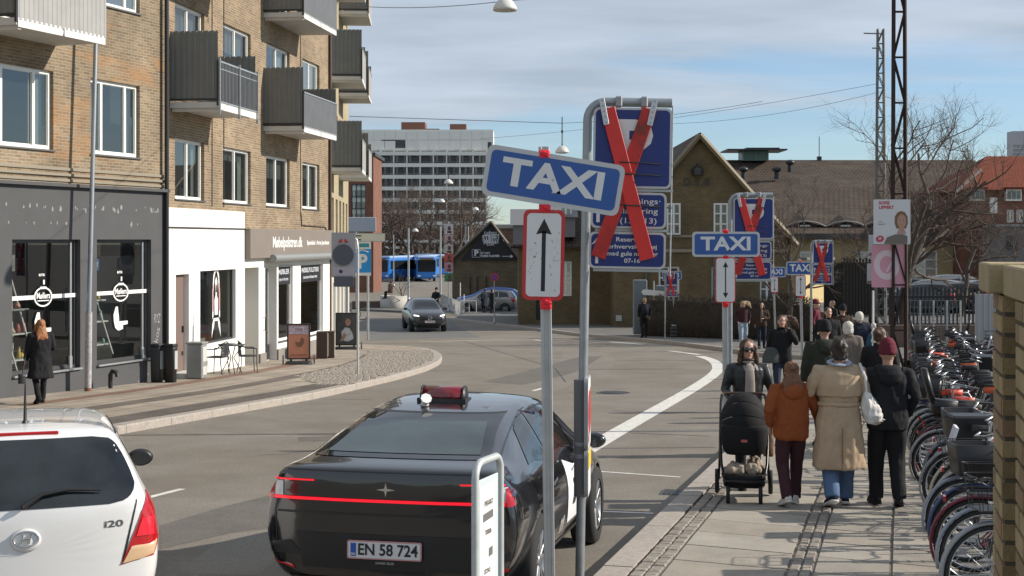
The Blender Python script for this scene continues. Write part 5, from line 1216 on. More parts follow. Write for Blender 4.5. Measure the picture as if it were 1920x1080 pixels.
def arrow_mb(L_, two=False, w_=.035, hd=.14):
    m = MB(); b = -L_/2+(hd*.8 if two else 0); m.poly([(-w_/2,b),(w_/2,b),(w_/2,L_/2-hd*.8),(-w_/2,L_/2-hd*.8)], (0,0,0), (1,0,0), (0,0,1))
    m.poly([(-hd/2,L_/2-hd),(0,L_/2-hd*.9),(hd/2,L_/2-hd),(0,L_/2)], (0,0,0), (1,0,0), (0,0,1))
    if two: m.poly([(-hd/2,-L_/2+hd),(0,-L_/2),(hd/2,-L_/2+hd),(0,-L_/2+hd*.9)], (0,0,0), (1,0,0), (0,0,1))
    return m
def taxi_sign(base, d, tx, tz, label, tw=.974, th=.36, rot=0., ax=0., az=-.6, aw=.292, ah=.63, two=True, redborder=False, top=0., arot=0., weight=False, yaw=0.):
    """base: foot of the post; (tx,tz) centre of the TAXI plate in world x and z"""
    t = thing('taxi_sign', label, 'sign', base, 0); bx, bz = base[0], base[2]; topx, topz = top
    pw = .08*tw/.974; m = MB()
    p0, p1 = Vector((0,.02+pw/2,0)), Vector((topx-bx,.02+pw/2,topz-bz)); ax_ = (p1-p0).normalized(); X = Vector((1,0,0)); X = (X-ax_*X.dot(ax_)).normalized(); A_ = Matrix((X, ax_.cross(X), ax_)).transposed(); ln = (p1-p0).length
    for s_ in (-1,1): m.box((p0+p1)/2+X*s_*pw*.33, (pw*.3, pw*.8, ln), ax=A_, bev=.004)
    m.box((p0+p1)/2+Vector((0,.006,0)), (pw*.5, pw*.6, ln), ax=A_); m.build('post', alup, t)
    o = plate(t, 'taxi_plate', tw, th, sblue, sgrey, .033*tw/.974, (tx-bx, -.01, tz-bz), rot, .05*tw/.974, yaw=yaw)
    m = MB(); put_text(m, 'TAXI', th*.53, (0,-.011,0), (1,0,0), (0,0,1), bold=.045, width=tw*.74, lift=.0015); m.build('lettering', swhite, o)
    m = MB()
    for q in ((-.0,.0),(0.01,-.09)): m.ball((q[0],-.012,q[1]), (.008,.006,.008), 8, 5)
    m.build('rivets', steel, o)
    a = plate(t, 'arrow_plate', aw, ah, swhite, redb if redborder else sred, .026 if redborder else .014, (ax-bx, -.008, az-bz), arot, .045)
    m = arrow_mb(ah*.8, two, .028 if not two else .016, .11 if not two else .08); m.v = [(x, -.0125, z) for x,y,z in m.v]; m.build('arrow', sblk, a)
    if redborder:
        m = MB(); rr = random.Random(2)
        for i in range(46): 
            x = rr.choice([-1,1])*abs(rr.gauss(.085,.022)); z = rr.gauss(-.03,.13); s_ = rr.uniform(.0015,.007); m.poly([(cos(k)*s_*rr.uniform(.4,1.3), sin(k)*s_*rr.uniform(.5,1.8)) for k in (0,1.2,2.4,3.6,5)], (x,-.0118,z), (1,0,0), (0,0,1))
        m.build('grime', M('sign_grime', (.4,.39,.34), .8), a, kind='stuff')
        m = MB()
        for k in (0,2.1,4.2): m.poly([(.03+cos(k+j*.9)*.003*0,0) for j in range(3)], (0,0,0), (1,0,0), (0,0,1)) if False else None
    for (zz_, hh) in ((tz+th/2+.0, .055), ((tz-th/2+az+ah/2)/2, .05), (az-ah/2-.02, .08)):
        f = (zz_-bz)/(topz-bz); xx = (topx-bx)*f; m = MB(); rr = random.Random(int(zz_*100))
        s_ = tw/.974; m.box((xx, .02, zz_-bz), (.082*s_, .09*s_, hh*s_+.01), bev=.012*s_); m.box((xx+.01, -.03*s_, zz_-bz+.004), (.05*s_, .02, .03*s_), ax=Matrix.Rotation(.4,3,'Y'), bev=.006); m.build('tape_wrap', tape, t)
    if weight:
        w_ = thing('concrete_foot', 'dark slotted weight block holding the far leaning taxi sign', 'weight block', base)
        for i in range(3): m = MB(); m.box((0,.05,.08+i*.15), (.5,.4,.12), bev=.02); m.build('block', M('block_dark', (.07,.065,.06), .8), w_)
        m = MB(); m.box((0,.05,.5), (.4,.35,.06), bev=.01); m.build('cap', M('block_pale', (.4,.4,.4), .7), w_)
    return t
def gp(d, px): return Vector((Xat(px,d), d, gz(d)+PAV))
k1 = 10.1
taxi_sign(gp(k1,1031.5), k1, Xat(1037,k1), Zat(338,k1), 'nearest taxi sign, tilted on its post above a grimy red framed single arrow plate', rot=radians(9.3), ax=Xat(1019,k1), az=Zat(478,k1), ah=.635, two=False, redborder=True, top=(Xat(1020,k1), Zat(274,k1)), arot=radians(1.2))
k2 = 20.6
taxi_sign(gp(k2,1362), k2, Xat(1361,k2), Zat(458,k2), 'level taxi sign with a two-way arrow plate above the woman with the stroller', .965, .36, ax=Xat(1360,k2), az=Zat(525,k2), aw=.29, ah=.65, top=(Xat(1360,k2), Zat(432,k2)))
k3 = 46.
taxi_sign(gp(k3,1505), k3, Xat(1501,k3), Zat(503,k3), 'taxi sign with two-way arrow standing right of the slender bare tree', .92, .43, ax=Xat(1501,k3), az=Zat(536,k3), aw=.33, ah=.67, top=(Xat(1500,k3), Zat(486,k3)))
k4 = 52.
taxi_sign(gp(k4,1455), k4, Xat(1452,k4), Zat(510,k4), 'taxi sign half hidden by the one right of the slender bare tree', .8, .37, ax=Xat(1452,k4), az=Zat(534,k4), aw=.27, ah=.55, top=(Xat(1450,k4), Zat(496,k4)))
k5 = 57.
b5 = W(1268,632,PAV); taxi_sign(b5, b5.y, Xat(1260,b5.y), Zat(517,b5.y), 'farthest taxi sign, leaning from its weight block by the hedge', .82, .36, rot=radians(-5), ax=Xat(1262,b5.y), az=Zat(538,b5.y), aw=.32, ah=.5, top=(Xat(1259,b5.y), Zat(508,b5.y)), arot=radians(-5), weight=True)
# parking boards crossed out with red planks
pipe = M('galvanised_pipe', (.3,.32,.33), .45, .6, noise=(9,.12))
def parking_sign(base, k, label, full=True, lean=0.):
    """dimensions from the nearest one; k = scale"""
    t = thing('parking_sign', label, 'sign', base, 0, 'parking boards crossed out with red planks'); t.scale = (k,k,k); t.rotation_euler = (0, lean, 0)
    H = 3.92; rr = .15; m = MB(); pts = [(0,0,0),(0,0,1.5),(0,0,H-rr)]+[(rr-rr*cos(a),0,H-rr+rr*sin(a)) for a in [pi/2*i/6 for i in range(1,7)]]+[(.69,0,H)]
    m.tube(pts, .038, 12, up=(0,1,0)); m.build('post', pipe, t)
    m = MB(); m.tube([(.70,.0,H-.02),(.70,0,H-1.42)], .007, 6); m.build('side_rod', steel, t)
    for i,(x0,x1,z0,z1) in enumerate(((.045,.69,H-.71,H-.05),(.035,.655,H-1.04,H-.745),(.025,.655,H-1.37,H-1.07))):
        o = plate(t, 'parking_plate', x1-x0, z1-z0, navy, sgrey, .018, ((x0+x1)/2,-.06,(z0+z1)/2), r=.045)
        m = MB()
        if i == 0:
            put_text(m, 'P', .40, (.0,-.0125,-.0), (1,0,0), (0,0,1), bold=.055, width=.30)
        elif i == 1:
            put_text(m, 'Udlejnings·', .046, (.06,-.0125,.075), (1,0,0), (0,0,1), bold=.01, width=.4); put_text(m, 'tilladt ring', .046, (.06,-.0125,-.005), (1,0,0), (0,0,1), bold=.01, width=.36); put_text(m, '(13 - 13)', .046, (.08,-.0125,-.085), (1,0,0), (0,0,1), bold=.01, width=.3)
            m.poly([(-.06,-.02),(0,.05),(.06,-.02),(.014,-.0),(.014,-.1),(-.014,-.1),(-.014,-.0)], (-.25,-.0125,.0), (1,0,0), (0,0,1))
        else:
            for j, (tx_, wd) in enumerate((('Reserveret', .27), ('erhvervskøretøj', .40), ('med gule nummer', .42), ('07-16', .13))): put_text(m, tx_, .036, (.04,-.0125,.088-j*.058), (1,0,0), (0,0,1), bold=.02, width=wd)
            m.poly([(-.05,-.03),(0,.03),(.05,-.03),(.012,-.01),(.012,-.18),(-.012,-.18),(-.012,-.01)], (-.25,-.0125,.07), (1,0,0), (0,0,1))
        m.build('lettering', swhite, o)
        m = MB(); m.box(((x0+x1)/2+.03,-.03,z0-.015), (x1-x0-.02,.02,.02)); m.build('cross_rail', steel, t)
    def plank(a, b, y, mat):
        a, b = Vector((a[0],y,a[1])), Vector((b[0],y,b[1])); d = (b-a).normalized(); X = Vector((0,1,0)).cross(d); A_ = Matrix((X, Vector((0,1,0)), d)).transposed(); m = MB(); m.box((a+b)/2, (.118,.02,(b-a).length), ax=A_, bev=.003); return m.build('plank', mat, t)
    plank((.50,H-.06), (.10,H-1.28), -.09, sredd); plank((.155,H-.06), (.50,H-1.29), -.115, sred)
    for x, an in ((.125,-.2),(.52,.2)):
        m = MB(); A_ = Matrix.Rotation(an,3,'Y'); m.box((x,-.135,H-.09), (.045,.006,.22), ax=A_, bev=.002)
        m.build('perforated_strap', M('strap_steel', (.5,.52,.54), .4, .6), t)
        m = MB()
        for q in range(5): p = Vector((x,-.1395,H-.09))+A_ @ Vector((0,0,-.09+q*.045)); m.poly([(cos(v)*.005,sin(v)*.005) for v in [j*pi/3 for j in range(6)]], p, (1,0,0), (0,0,1))
        m.build('strap_holes', sblk, t, kind='stuff')
    for x in (.25,.46): m = MB(); m.box((x,-.03,H), (.055,.1,.09), bev=.01); m.build('clamp', signback, t)
    for z in (H-.505,H-.60,H-.855):
        m = MB(); m.tube([(.26,-.13,z+.005),(.46,-.13,z),(.70,-.03,z-.01)], .006, 5); m.build('cable_tie', sblk, t)
    return t
p = gp(11.4,1087); parking_sign(p, .96, 'nearest parking board crossed out with red planks, right of the tilted taxi sign', lean=radians(1.0))
# sticker and warning on the near post, plus edge-on no-stopping plates
es = thing('no_stopping_sign', 'no-stopping plates seen almost edge-on, strapped low on the grey pipe post', 'sign', (Xat(1089,11.4),11.4,gz(11.4)+PAV), radians(84)); zb = lambda py: Zat(py,11.4)-gz(11.4)-PAV
def eplate(z0, z1, face): 
    o = plate(es, 'sign_plate', .40, z1-z0, swhite, sgrey, .01, (.02,-.05,(z0+z1)/2), r=.05, t=.03); return o
o = eplate(zb(838), zb(706), None); m = MB(); m.poly([(-.16,-.2),(-.1,-.26),(.16,.14),(.1,.2)], (0,-.02,.0), (1,0,0), (0,0,1)); m.poly([(cos(a)*.17,sin(a)*.17) for a in [j*pi/12 for j in range(24)]], (0,-.0195,0), (1,0,0), (0,0,1)); m.build('red_disc', redb, o)
o = eplate(zb(926), zb(840), None); m = MB(); m.box((0,-.019,.1), (.36,.004,.13)); m.build('yellow_band', M('sign_yellow', (.75,.5,.04), .4), o)
m = MB(); m.tube([(0,0,zb(930)),(0,0,zb(712))], .055, 12); m.build('clamp_sleeve', M('sleeve_grey', (.14,.14,.14), .6), es)
m = MB(); m.tube([(0,0,zb(835)),(0,0,zb(828))], .06, 12); m.tube([(0,0,zb(850)),(0,0,zb(858))], .06, 12); m.build('clamp', signback, es)
parking_sign(gp(21.6,1369), .93, 'second crossed-out parking board, behind the level taxi sign')
parking_sign(gp(41.5,1521), .90, 'third crossed-out parking board, in front of the yellow wall')
parking_sign(W(1247,640,PAV), .70, 'farthest crossed-out parking board by the hedge and station wall')
# info panel in a bent pipe frame (foreground)
ip = thing('notice_frame', 'bent galvanised pipe frame holding a sticker covered notice plate by the taxi', 'notice frame', (Xat(891,8.8), 8.8, gz(8.8)+PAV)); e = Vector((Xat(938,9.2)-Xat(891,8.8), .42, 0)); ez = Zat(868,8.85)-gz(8.8)-PAV
eu = e.normalized(); m = MB(); rr = .1; pts = [Vector((0,0,0)), Vector((0,0,.7)), Vector((0,0,ez-rr))]+[eu*(rr-rr*cos(a))+Vector((0,0,ez-rr+rr*sin(a))) for a in [pi/2*i/6 for i in range(1,7)]]+[e-eu*(rr-rr*cos(a))+Vector((0,0,ez-rr+rr*sin(a))) for a in [pi/2*i/6 for i in range(5,-1,-1)]]+[e.copy()]
m.tube(pts, .0235, 12, up=(1,0,0)); m.build('pipe_frame', M('pipe_pale', (.46,.49,.48), .5, .3, noise=(9,.1)), ip)
nrm = Vector((eu.y,-eu.x,0)); c = e*.48+Vector((0,0,ez-.47)); nrm = nrm if nrm.y < 0 else nrm
m = MB(); A_ = Matrix((eu, Vector((0,0,1)).cross(eu), Vector((0,0,1)))).transposed(); m.box(c, (e.length-.09, .012, .72), ax=A_, bev=.004); pb = m.build('notice_plate', M('plate_lightblue', (.5,.56,.58), .5), ip)
side = -1 if (A_ @ Vector((0,-1,0))).dot(Vector((0.05,-8.8,0))-Vector((0,0,0))) > 0 else 1
sn = A_ @ Vector((0,side,0)); ex = eu if (eu.cross(Vector((0,0,1)))).dot(sn) > 0 else -eu
m = MB(); m.poly([(-.15,-.31),(.11,-.29),(.11,.33),(-.15,.31)], c+sn*.0075, ex, (0,0,1)); pp = m.build('paper_notice', M('paper_white', (.72,.71,.66), .7, noise=(9,.12)), pb)
m = MB()
put_text(m, 'PRIVAT', .034, c+sn*.009+Vector((0,0,.2)), ex, (0,0,1), bold=.04); put_text(m, 'TAXA', .03, c+sn*.009+ex*-.01+Vector((0,0,.02)), ex, (0,0,1), bold=.06); put_text(m, 'ZONE', .03, c+sn*.009+ex*-.03+Vector((0,0,-.22)), ex, (0,0,1), bold=.04)
m.add([c+sn*.009+ex*a+Vector((0,0,b)) for a,b in ((-.1,.09),(.08,.1),(.08,.15),(-.1,.14))], [(0,1,2,3)]); m.add([c+sn*.009+ex*a+Vector((0,0,b)) for a,b in ((0,-.14),(.07,-.135),(.07,-.08),(0,-.085))], [(0,1,2,3)]); m.build('lettering', M('faded_print', (.12,.12,.12), .7), pp)
m = MB(); m.tube([e*.02+Vector((0,0,ez-.86)), e*.98+Vector((0,0,ez-.86))], .012, 6); m.build('cross_bar', steel, ip)
# election posters on the rusty mast
def poster(px0, px1, py0, py1, d, label, bmat, cat='poster'):
    w_, h_ = (px1-px0)*d/F, (py1-py0)*d/F; t = thing('election_poster', label, cat, P((px0+px1)/2, (py0+py1)/2, d)); m = MB(); m.poly(rrect(w_,h_,.01,1), (0,0,0), (1,0,0), (0,0,1), t=.012); m.build('board', bmat, t); return t, w_, h_
pw_ = M('poster_white', (.6,.6,.6), .5); skin_p = M('poster_skin', (.42,.25,.18), .6); hair_p = M('poster_hair', (.2,.11,.05), .7); top_p = M('poster_top', (.17,.14,.12), .7); redp = M('poster_red', (.5,.03,.06), .5); pink = M('poster_pink', (.62,.3,.37), .5); pinkl = M('poster_pale_pink', (.68,.55,.57), .5)
t, w_, h_ = poster(1638,1707,374,458, 23.9, 'white election poster with red name and smiling face, uppermost on the rusty mast', pw_)
m = MB(); put_text(m, 'SOFIE', .052, (-w_*.36,0,h_*.42), (1,0,0), (0,0,1), bold=.05, ax='LEFT'); put_text(m, 'LIPPERT', .052, (-w_*.36,0,h_*.32), (1,0,0), (0,0,1), bold=.05, ax='LEFT'); m.build('lettering', redp, t)
m = MB(); put_text(m, 'STEM', .022, (-w_*.38,0,-.0), (1,0,0), (0,0,1), ax='LEFT'); put_text(m, 'NEJLAGT', .022, (-w_*.38,0,-.04), (1,0,0), (0,0,1), ax='LEFT', bold=.03); m.build('small_print', M('print_grey', (.2,.2,.2), .6), t)
el = lambda a, b, n=20: [(cos(v)*a, sin(v)*b) for v in [2*pi*j/n for j in range(n)]]
m = MB(); m.poly([(-.08,-.14),(-.11,-.05),(-.105,.06),(-.06,.13),(0,.15),(.06,.13),(.105,.06),(.11,-.05),(.08,-.14)], (w_*.25,-.003,.03), (1,0,0), (0,0,1)); m.build('hair', hair_p, t)
m = MB(); m.poly([(-.22,-.13),(-.17,-.02),(-.03,.03),(.1,.03),(.17,0),(.17,-.13)], (w_*.14,-.004,-h_/2+.135), (1,0,0), (0,0,1)); m.build('jumper', top_p, t)
m = MB(); m.poly(el(.075,.115), (w_*.26,-.006,.01), (1,0,0), (0,0,1)); m.poly([(-.075,-.17),(.075,-.17),(.042,-.08),(.042,.0),(-.042,.0),(-.042,-.08)], (w_*.26,-.0055,-.03), (1,0,0), (0,0,1)); m.build('face', skin_p, t)
m = MB(); 
for s_ in (-.034,.034): m.poly(el(.012,.006,10), (w_*.26+s_,-.008,.03), (1,0,0), (0,0,1))
m.poly([(-.024,0),(0,-.009),(.024,0),(0,-.004)], (w_*.26,-.008,-.045), (1,0,0), (0,0,1)); m.build('face_features', M('print_dark', (.08,.04,.03), .6), t)
m = MB(); m.poly(el(.065,.052), (-w_*.33,-.005,-h_/2+.09), (1,0,.2), (-.2,0,1)); m.build('party_badge', redp, t); m = MB(); put_text(m, 'SF', .045, (-w_*.33,-.006,-h_/2+.09), (1,0,0), (0,0,1), bold=.04); m.build('lettering', pw_, t)
t, w_, h_ = poster(1643,1707,459,540, 23.88, 'pink election poster with a pale ring symbol, below the white one', pink); t.location.y += .30
m = MB(); oo = el(.22,.25,28); ii = el(.12,.15,28); m.add([(a-.03,-.003,b+.02) for a,b in oo]+[(a-.03,-.003,b+.02) for a,b in ii], [(i,(i+1)%28,28+(i+1)%28,28+i) for i in range(28)]); m.poly([(-.05,-.09),(-.02,-.1),(.09,.08),(.05,.1)], (0,-.003,.0), (1,0,0), (0,0,1)); m.build('ring_symbol', pinkl, t)
for (a,b,c_,d_), lb in (((1629,1646,440,480), 'small white election poster tucked behind the left edge of the big one'), ((1626,1646,494,532), 'lowest small election poster at the left of the pink one')):
    t, w_, h_ = poster(a,b,c_,d_, 24.6, lb, M('poster_pale_blue', (.5,.54,.58), .5)); m = MB(); m.poly(el(w_*.25,h_*.3), (w_*.28,-.003,-.02), (1,0,0), (0,0,1)); m.build('portrait', M('portrait_dark', (.13,.07,.05), .7), t); m = MB(); m.box((0,-.003,-h_*.42), (w_,.004,h_*.12)); m.build('name_band', top_p, t)
sp = pole(1637, 0, 24.4, 545, .025, 'thin white post with round reflectors beside the rusty mast', 'marker_post', white_fr); m = MB()
for i in range(6): m.ball((0,-.03,1.1+i*.13), (.045,.02,.045), 8, 6)
m.build('reflector', M('reflector_pale', (.6,.6,.58), .4), sp)
# sign stack at the left pavement corner
b = W(671,702,PAV); kk = F/b.y; ss = thing('sign_stack', 'white pole carrying a grey board with dark disc and small plates at the corner', 'sign', b); zz = lambda py: Zat(py,b.y)-b.z; xx = lambda px: Xat(px,b.y)-b.x
m = MB(); m.tube([(0,0,0),(0,0,zz(470)),(-.03,0,zz(450)),(-.1,0,zz(446))], .032, 10, up=(0,1,0)); m.build('pole', M('pole_pale', (.5,.5,.48), .45, .3), ss)
m = MB(); m.poly(rrect((xx(667)-xx(622)),(zz(436)-zz(520)),.03), (xx(644.5),-.05,(zz(436)+zz(520))/2), (1,0,0), (0,0,1), t=.015); m.build('back_board', M('board_grey', (.36,.36,.38), .5), ss)
m = MB(); m.cyl((xx(644),-.06,zz(478)),(xx(644),-.085,zz(478)),.27,32); m.build('disc', M('disc_grey', (.085,.095,.115), .5), ss)
m = MB(); m.poly([(-.13,0),(-.03,0),(-.03,.1),(-.08,.08)], (xx(644),-.07,zz(455)), (1,0,0), (0,0,1)); m.poly([(.13,0),(.03,0),(.03,.1),(.08,.08)], (xx(644),-.07,zz(455)), (1,0,0), (0,0,1)); m.build('red_marks', redb, ss)
o = plate(ss, 'zone_plate', .54, .2, M('plate_lilac', (.42,.38,.42), .5), sgrey, .012, (xx(644),-.06,zz(509)), r=.02); m = MB(); m.poly(el(.05,.05,14), (-.06,-.012,0), (1,0,0), (0,0,1)); m.build('symbol', M('plum', (.06,.02,.12), .5), o)
plate(ss, 'grey_plate', .5, .26, MATS['disc_grey'], MATS['disc_grey'], .01, (xx(645),-.055,zz(528)), r=.02)
# blue parking house sign and pale direction sign beyond
d_ = 58.; b = gp(d_,650); ps = thing('parking_house_sign', 'blue P parking house sign beyond the pavement corner', 'sign', b); zz = lambda py: Zat(py,d_)-b.z; xx = lambda px: Xat(px,d_)-b.x
bp_ = M('bright_parking_blue', (.01,.25,.62), .4)
m = MB(); m.tube([(xx(650),0.03,0),(xx(650),.03,zz(440))], .05, 8); m.tube([(xx(690),0.03,0),(xx(690),.03,zz(440))], .05, 8); m.build('pole', steel, ps)
o = plate(ps, 'blue_plate', xx(696)-xx(643), zz(461)-zz(516), bp_, bp_, .01, (xx(669.5),-.04,zz(488.5)), r=.03)
m = MB(); put_text(m, 'P', .56, (.22,-.012,-.06), (1,0,0), (0,0,1), bold=.05, width=.36); m.tube([(-.05,-.012,.34),(.22,-.012,.43),(.46,-.012,.34)], .03, 4); m.build('lettering', swhite, o)
o = plate(ps, 'white_band', xx(696)-xx(656), .3, swhite, swhite, .01, (xx(676),-.05,zz(460)), r=.02); m = MB(); m.box((.15,-.013,0), (.4,.003,.16)); m.build('teal_mark', M('teal', (.03,.25,.3), .5), o)
plate(ps, 'white_band', xx(696)-xx(660), .12, swhite, swhite, .01, (xx(678),-.05,zz(514)), r=.02)
o = plate(ps, 'direction_plate', xx(723)-xx(664), zz(437)-zz(453), M('cream_plate', (.58,.58,.5), .5), signback, .02, (xx(693),-.03,zz(445)), r=.03)
m = MB(); m.box((-.45,-.013,.06), (.25,.003,.05)); m.box((-.45,-.013,-.1), (.22,.003,.05)); m.build('lettering', sblk, o)
tl = thing('road_sign', 'back of a large pale road sign above the parking house sign', 'sign', gp(90,668)); m = MB(); m.tube([(0,0,0),(0,0,Zat(420,90)-gz(90))], .05, 6); m.build('pole', steel, tl); m = MB(); m.box((.3,-.1,Zat(425,90)-gz(90)), (1.9,.05,.9), bev=.05); m.build('sign_board', M('pale_board_back', (.45,.49,.53), .5), tl)
# small arrow sign and grey boxes by the hedge
gb = thing('utility_boxes', 'pair of grey utility cabinets by the hedge and the station wall', 'cabinet', gp(63.5,1200)); m = MB(); m.box((0,0,1.25), (.6,.4,2.4), bev=.03); m.build('cabinet', M('cabinet_grey', (.16,.19,.21), .6), gb)
m = MB(); m.box((.95,0,1.15), (.5,.4,2.1), bev=.03); m.build('cabinet', MATS['cabinet_grey'], gb)
ar = thing('direction_sign', 'small white pointed direction sign beside the man with the backpack', 'sign', gp(62.5,1226)); m = MB(); m.tube([(0,0,0),(0,0,2.4)], .03, 6); m.build('post', steel, ar); m = MB(); z = Zat(549,62.5)-gz(62.5)-PAV; m.poly([(-.55,0),(-.45,.12),(.6,.1),(.6,-.1),(-.45,-.12)], (0,-.05,z), (1,0,-.08), (.08,0,1), t=.02); m.build('arrow_plate', white_fr, ar)

# ================================================================== PAVEMENT CLUTTER ON THE LEFT
dk = M('black_plastic', (.02,.02,.022), .5)
lp = thing('lamp_pole', 'tall steel lamp pole with a sticker wrapped lower part before the charcoal shop', 'pole', W(165,733,PAV)); H = 9.; m = MB(); m.tube([(0,0,0),(.02,0,1.7)], .072, 14); m.build('pole_base', M('sticker_pole', (.36,.34,.34), .6, noise=(14,.35), col2=((.5,.3,.1), 9, .7)), lp)
m = MB(); m.tube([(.02,0,1.7),(.1,.35,H)], [.052,.045], 14); m.build('pole', M('pole_steel', (.34,.36,.38), .4, .6), lp); m = MB(); m.tube([(0,0,0),(0,0,.07)], .08, 12); m.build('rust_ring', M('rust_ring', (.2,.09,.05), .8), lp)
def bin_(px, py, h, w_, label, tone):
    t = thing('litter_bin', label, 'bin', W(px,py,PAV), radians(-15)); m = MB(); m.loft([[(a*s,b*s,z) for a,b in rrect(w_,w_*.9,.05,3)] for z,s in ((0,.86),(h*.92,1),(h,1.02))]); m.build('body', tone, t); m = MB(); m.loft([[(a*s,b*s,z) for a,b in rrect(w_*1.08,w_,.05,3)] for z,s in ((h-.01,1),(h+.05,.98))]); m.build('lid', dk, t)
    m = MB(); m.box((w_*.52,-.0,h*.62), (.02,w_*.5,h*.5)); m.build('label_panel', M('panel_pale', (.4,.42,.42), .5), t); return t
bin_(294,717,.85,.26,'left one of the two slim bins by the black drainpipe', M('bin_dark', (.035,.04,.045), .5))
bin_(320,717,.85,.26,'right one of the two slim bins, against the white shop', dk)
cb = thing('utility_cabinet', 'grey street utility cabinet in front of the white shop door jamb', 'cabinet', W(369,710,PAV), radians(-10)); m = MB(); m.box((0,0,.43), (.4,.34,.84), bev=.02); m.build('cabinet', M('cabinet_steel', (.26,.27,.26), .5, .2, noise=(3,.12)), cb); m = MB(); m.box((0,0,.87), (.44,.38,.05), bev=.01); m.build('lid', MATS['cabinet_steel'], cb); m = MB(); m.box((.203,0,.6), (.01,.24,.36)); m.box((.203,0,.2), (.01,.24,.2)); m.build('door', M('cabinet_door', (.5,.5,.46), .5), cb)
sp_ = thing('standpipe', 'short black bent vent pipe at the foot of the charcoal shop', 'pipe', W(207,728,PAV)); m = MB(); m.tube([(0,0,0),(0,0,.3),(.05,-.02,.38),(.14,-.04,.36),(.17,-.04,.26)], .05, 10); m.build('pipe', dk, sp_)
# bistro table and two chairs
irn = M('dark_rattan', (.035,.035,.038), .6)
tb = thing('bistro_table', 'round dark bistro table outside the white shop', 'table', W(434,700,PAV)); m = MB(); m.lathe([(0,.72),(.34,.72),(.35,.735),(.34,.75),(0,.75)], n=24, caps=False); m.build('table_top', M('table_glass', (.06,.07,.075), .15), tb)
for i in range(4):
    a = i*pi/2+.5; m = MB(); m.tube([(cos(a)*.3,sin(a)*.3,.72),(cos(a)*.06,sin(a)*.06,.4),(cos(a)*.28,sin(a)*.28,0)], .013, 6); m.build('leg', irn, tb)
def cafe_chair(loc, rz, label):
    t = thing('cafe_chair', label, 'chair', loc, rz, 'dark cafe chairs at the bistro table'); m = MB(); m.loft([[(a,b,z) for a,b in rrect(.42,.42,.08,3)] for z in (.43,.46)]); m.build('seat', irn, t)
    m = MB(); pts = [(-.23,-.2,.64),(-.25,.1,.66),(-.2,.2,.78),(0,.25,.84),(.2,.2,.78),(.25,.1,.66),(.23,-.2,.64)]; m.tube(pts, .014, 6); m.build('arm_rail', irn, t)
    m = MB(); n_ = 11
    for i in range(n_): x = -.2+.4*i/(n_-1); m.box((x,.2+.03*cos(x*7),.64), (.026,.01,.32))
    for z in (.52,.6,.68,.76): m.box((0,.215,z), (.4,.01,.022))
    m.build('backrest', irn, t)
    for sx in (-1,1):
        m = MB(); m.tube([(sx*.23,-.2,.64),(sx*.21,-.2,.3),(sx*.23,-.22,0)], .012, 6); m.build('leg', irn, t); m = MB(); m.tube([(sx*.2,.2,.6),(sx*.2,.18,.3),(sx*.22,.24,0)], .012, 6); m.build('leg', irn, t)
cafe_chair(W(464,699,PAV), radians(110), 'dark cafe chair right of the bistro table'); cafe_chair(W(408,702,PAV), radians(-105), 'dark cafe chair left of the bistro table, partly behind the cabinet')
def a_board(px, py, w_, h_, label, face, rz, base=True, name='pavement_sign'):
    t = thing(name, label, 'sign', W(px,py,PAV), rz); m = MB(); 
    for s_ in (-1,1): m.box((s_*w_/2,0,.16+h_/2), (.045,.05,h_+.02), bev=.006)
    for z in (.16,.16+h_): m.box((0,0,z), (w_+.04,.05,.045), bev=.006)
    m.build('frame', dk, t); m = MB(); m.box((0,0,.16+h_/2), (w_-.04,.03,h_-.04)); m.build('poster_panel', face, t)
    if base:
        m = MB(); m.loft([[(a*s,b*s,z) for a,b in rrect(w_*1.25,.5,.12,3)] for z,s in ((0,1),(.05,.98),(.09,.85))]); m.build('foot', dk, t)
        for s_ in (-1,1): m = MB(); m.box((s_*w_*.35,0,.12), (.06,.04,.12)); m.build('bracket', dk, t)
        for s_ in (-1,1): m = MB(); m.tube([(s_*w_*.68,.12,.13),(s_*w_*.74,.12,.13)], .13, 14); m.build('wheel', M('wheel_grey', (.08,.08,.08), .6), t)
    return t
t = a_board(560,683,.62,.98,'pavement sign with an orange brown bowl poster, black frame and rolling foot', M('poster_orange', (.42,.17,.1), .5, noise=(3,.1)), radians(8))
m = MB(); m.box((0,-.018,.98), (.54,.004,.24)); m.build('poster_header', M('poster_lilac', (.34,.3,.36), .5, noise=(12,.4)), t)
m = MB(); m.poly([(-.12,.04),(-.1,-.06),(-.04,-.13),(.06,-.12),(.12,-.03),(.13,.1),(.05,.16),(.02,.02),(-.04,-.0)], (.02,-.019,.62), (1,0,0), (0,0,1)); m.build('bowl_picture', M('print_brown', (.15,.07,.04), .6), t)
m = MB(); m.box((0,-.019,.27), (.44,.003,.02)); put_text(m, 'CAFE', .07, (0,-.019,.99), (1,0,0), (0,0,1), bold=.03); m.build('lettering', M('print_maroon', (.25,.06,.05), .6), t)
t = a_board(650,655,.72,1.1,'pavement sign with a photo of a person in white at the far shop corner', M('photo_dark', (.06,.06,.06), .5, noise=(5,.4)), radians(4))
m = MB(); m.poly([(-.16,-.3),(-.18,0),(-.05,.15),(.1,.12),(.2,-.05),(.24,-.25),(.05,-.35)], (0,-.018,.62), (1,0,0), (0,0,1)); m.build('figure_print', M('print_pale', (.5,.5,.52), .6, noise=(14,.3)), t)
m = MB(); m.poly(el(.1,.13), (.05,-.02,.95), (1,0,0), (0,0,1)); m.poly([(-.25,-.35),(-.1,-.3),(0,-.1),(-.1,-.05)], (0,-.02,.62), (1,0,0), (0,0,1)); m.build('face_print', M('print_skin', (.35,.2,.14), .6, noise=(10,.2)), t)
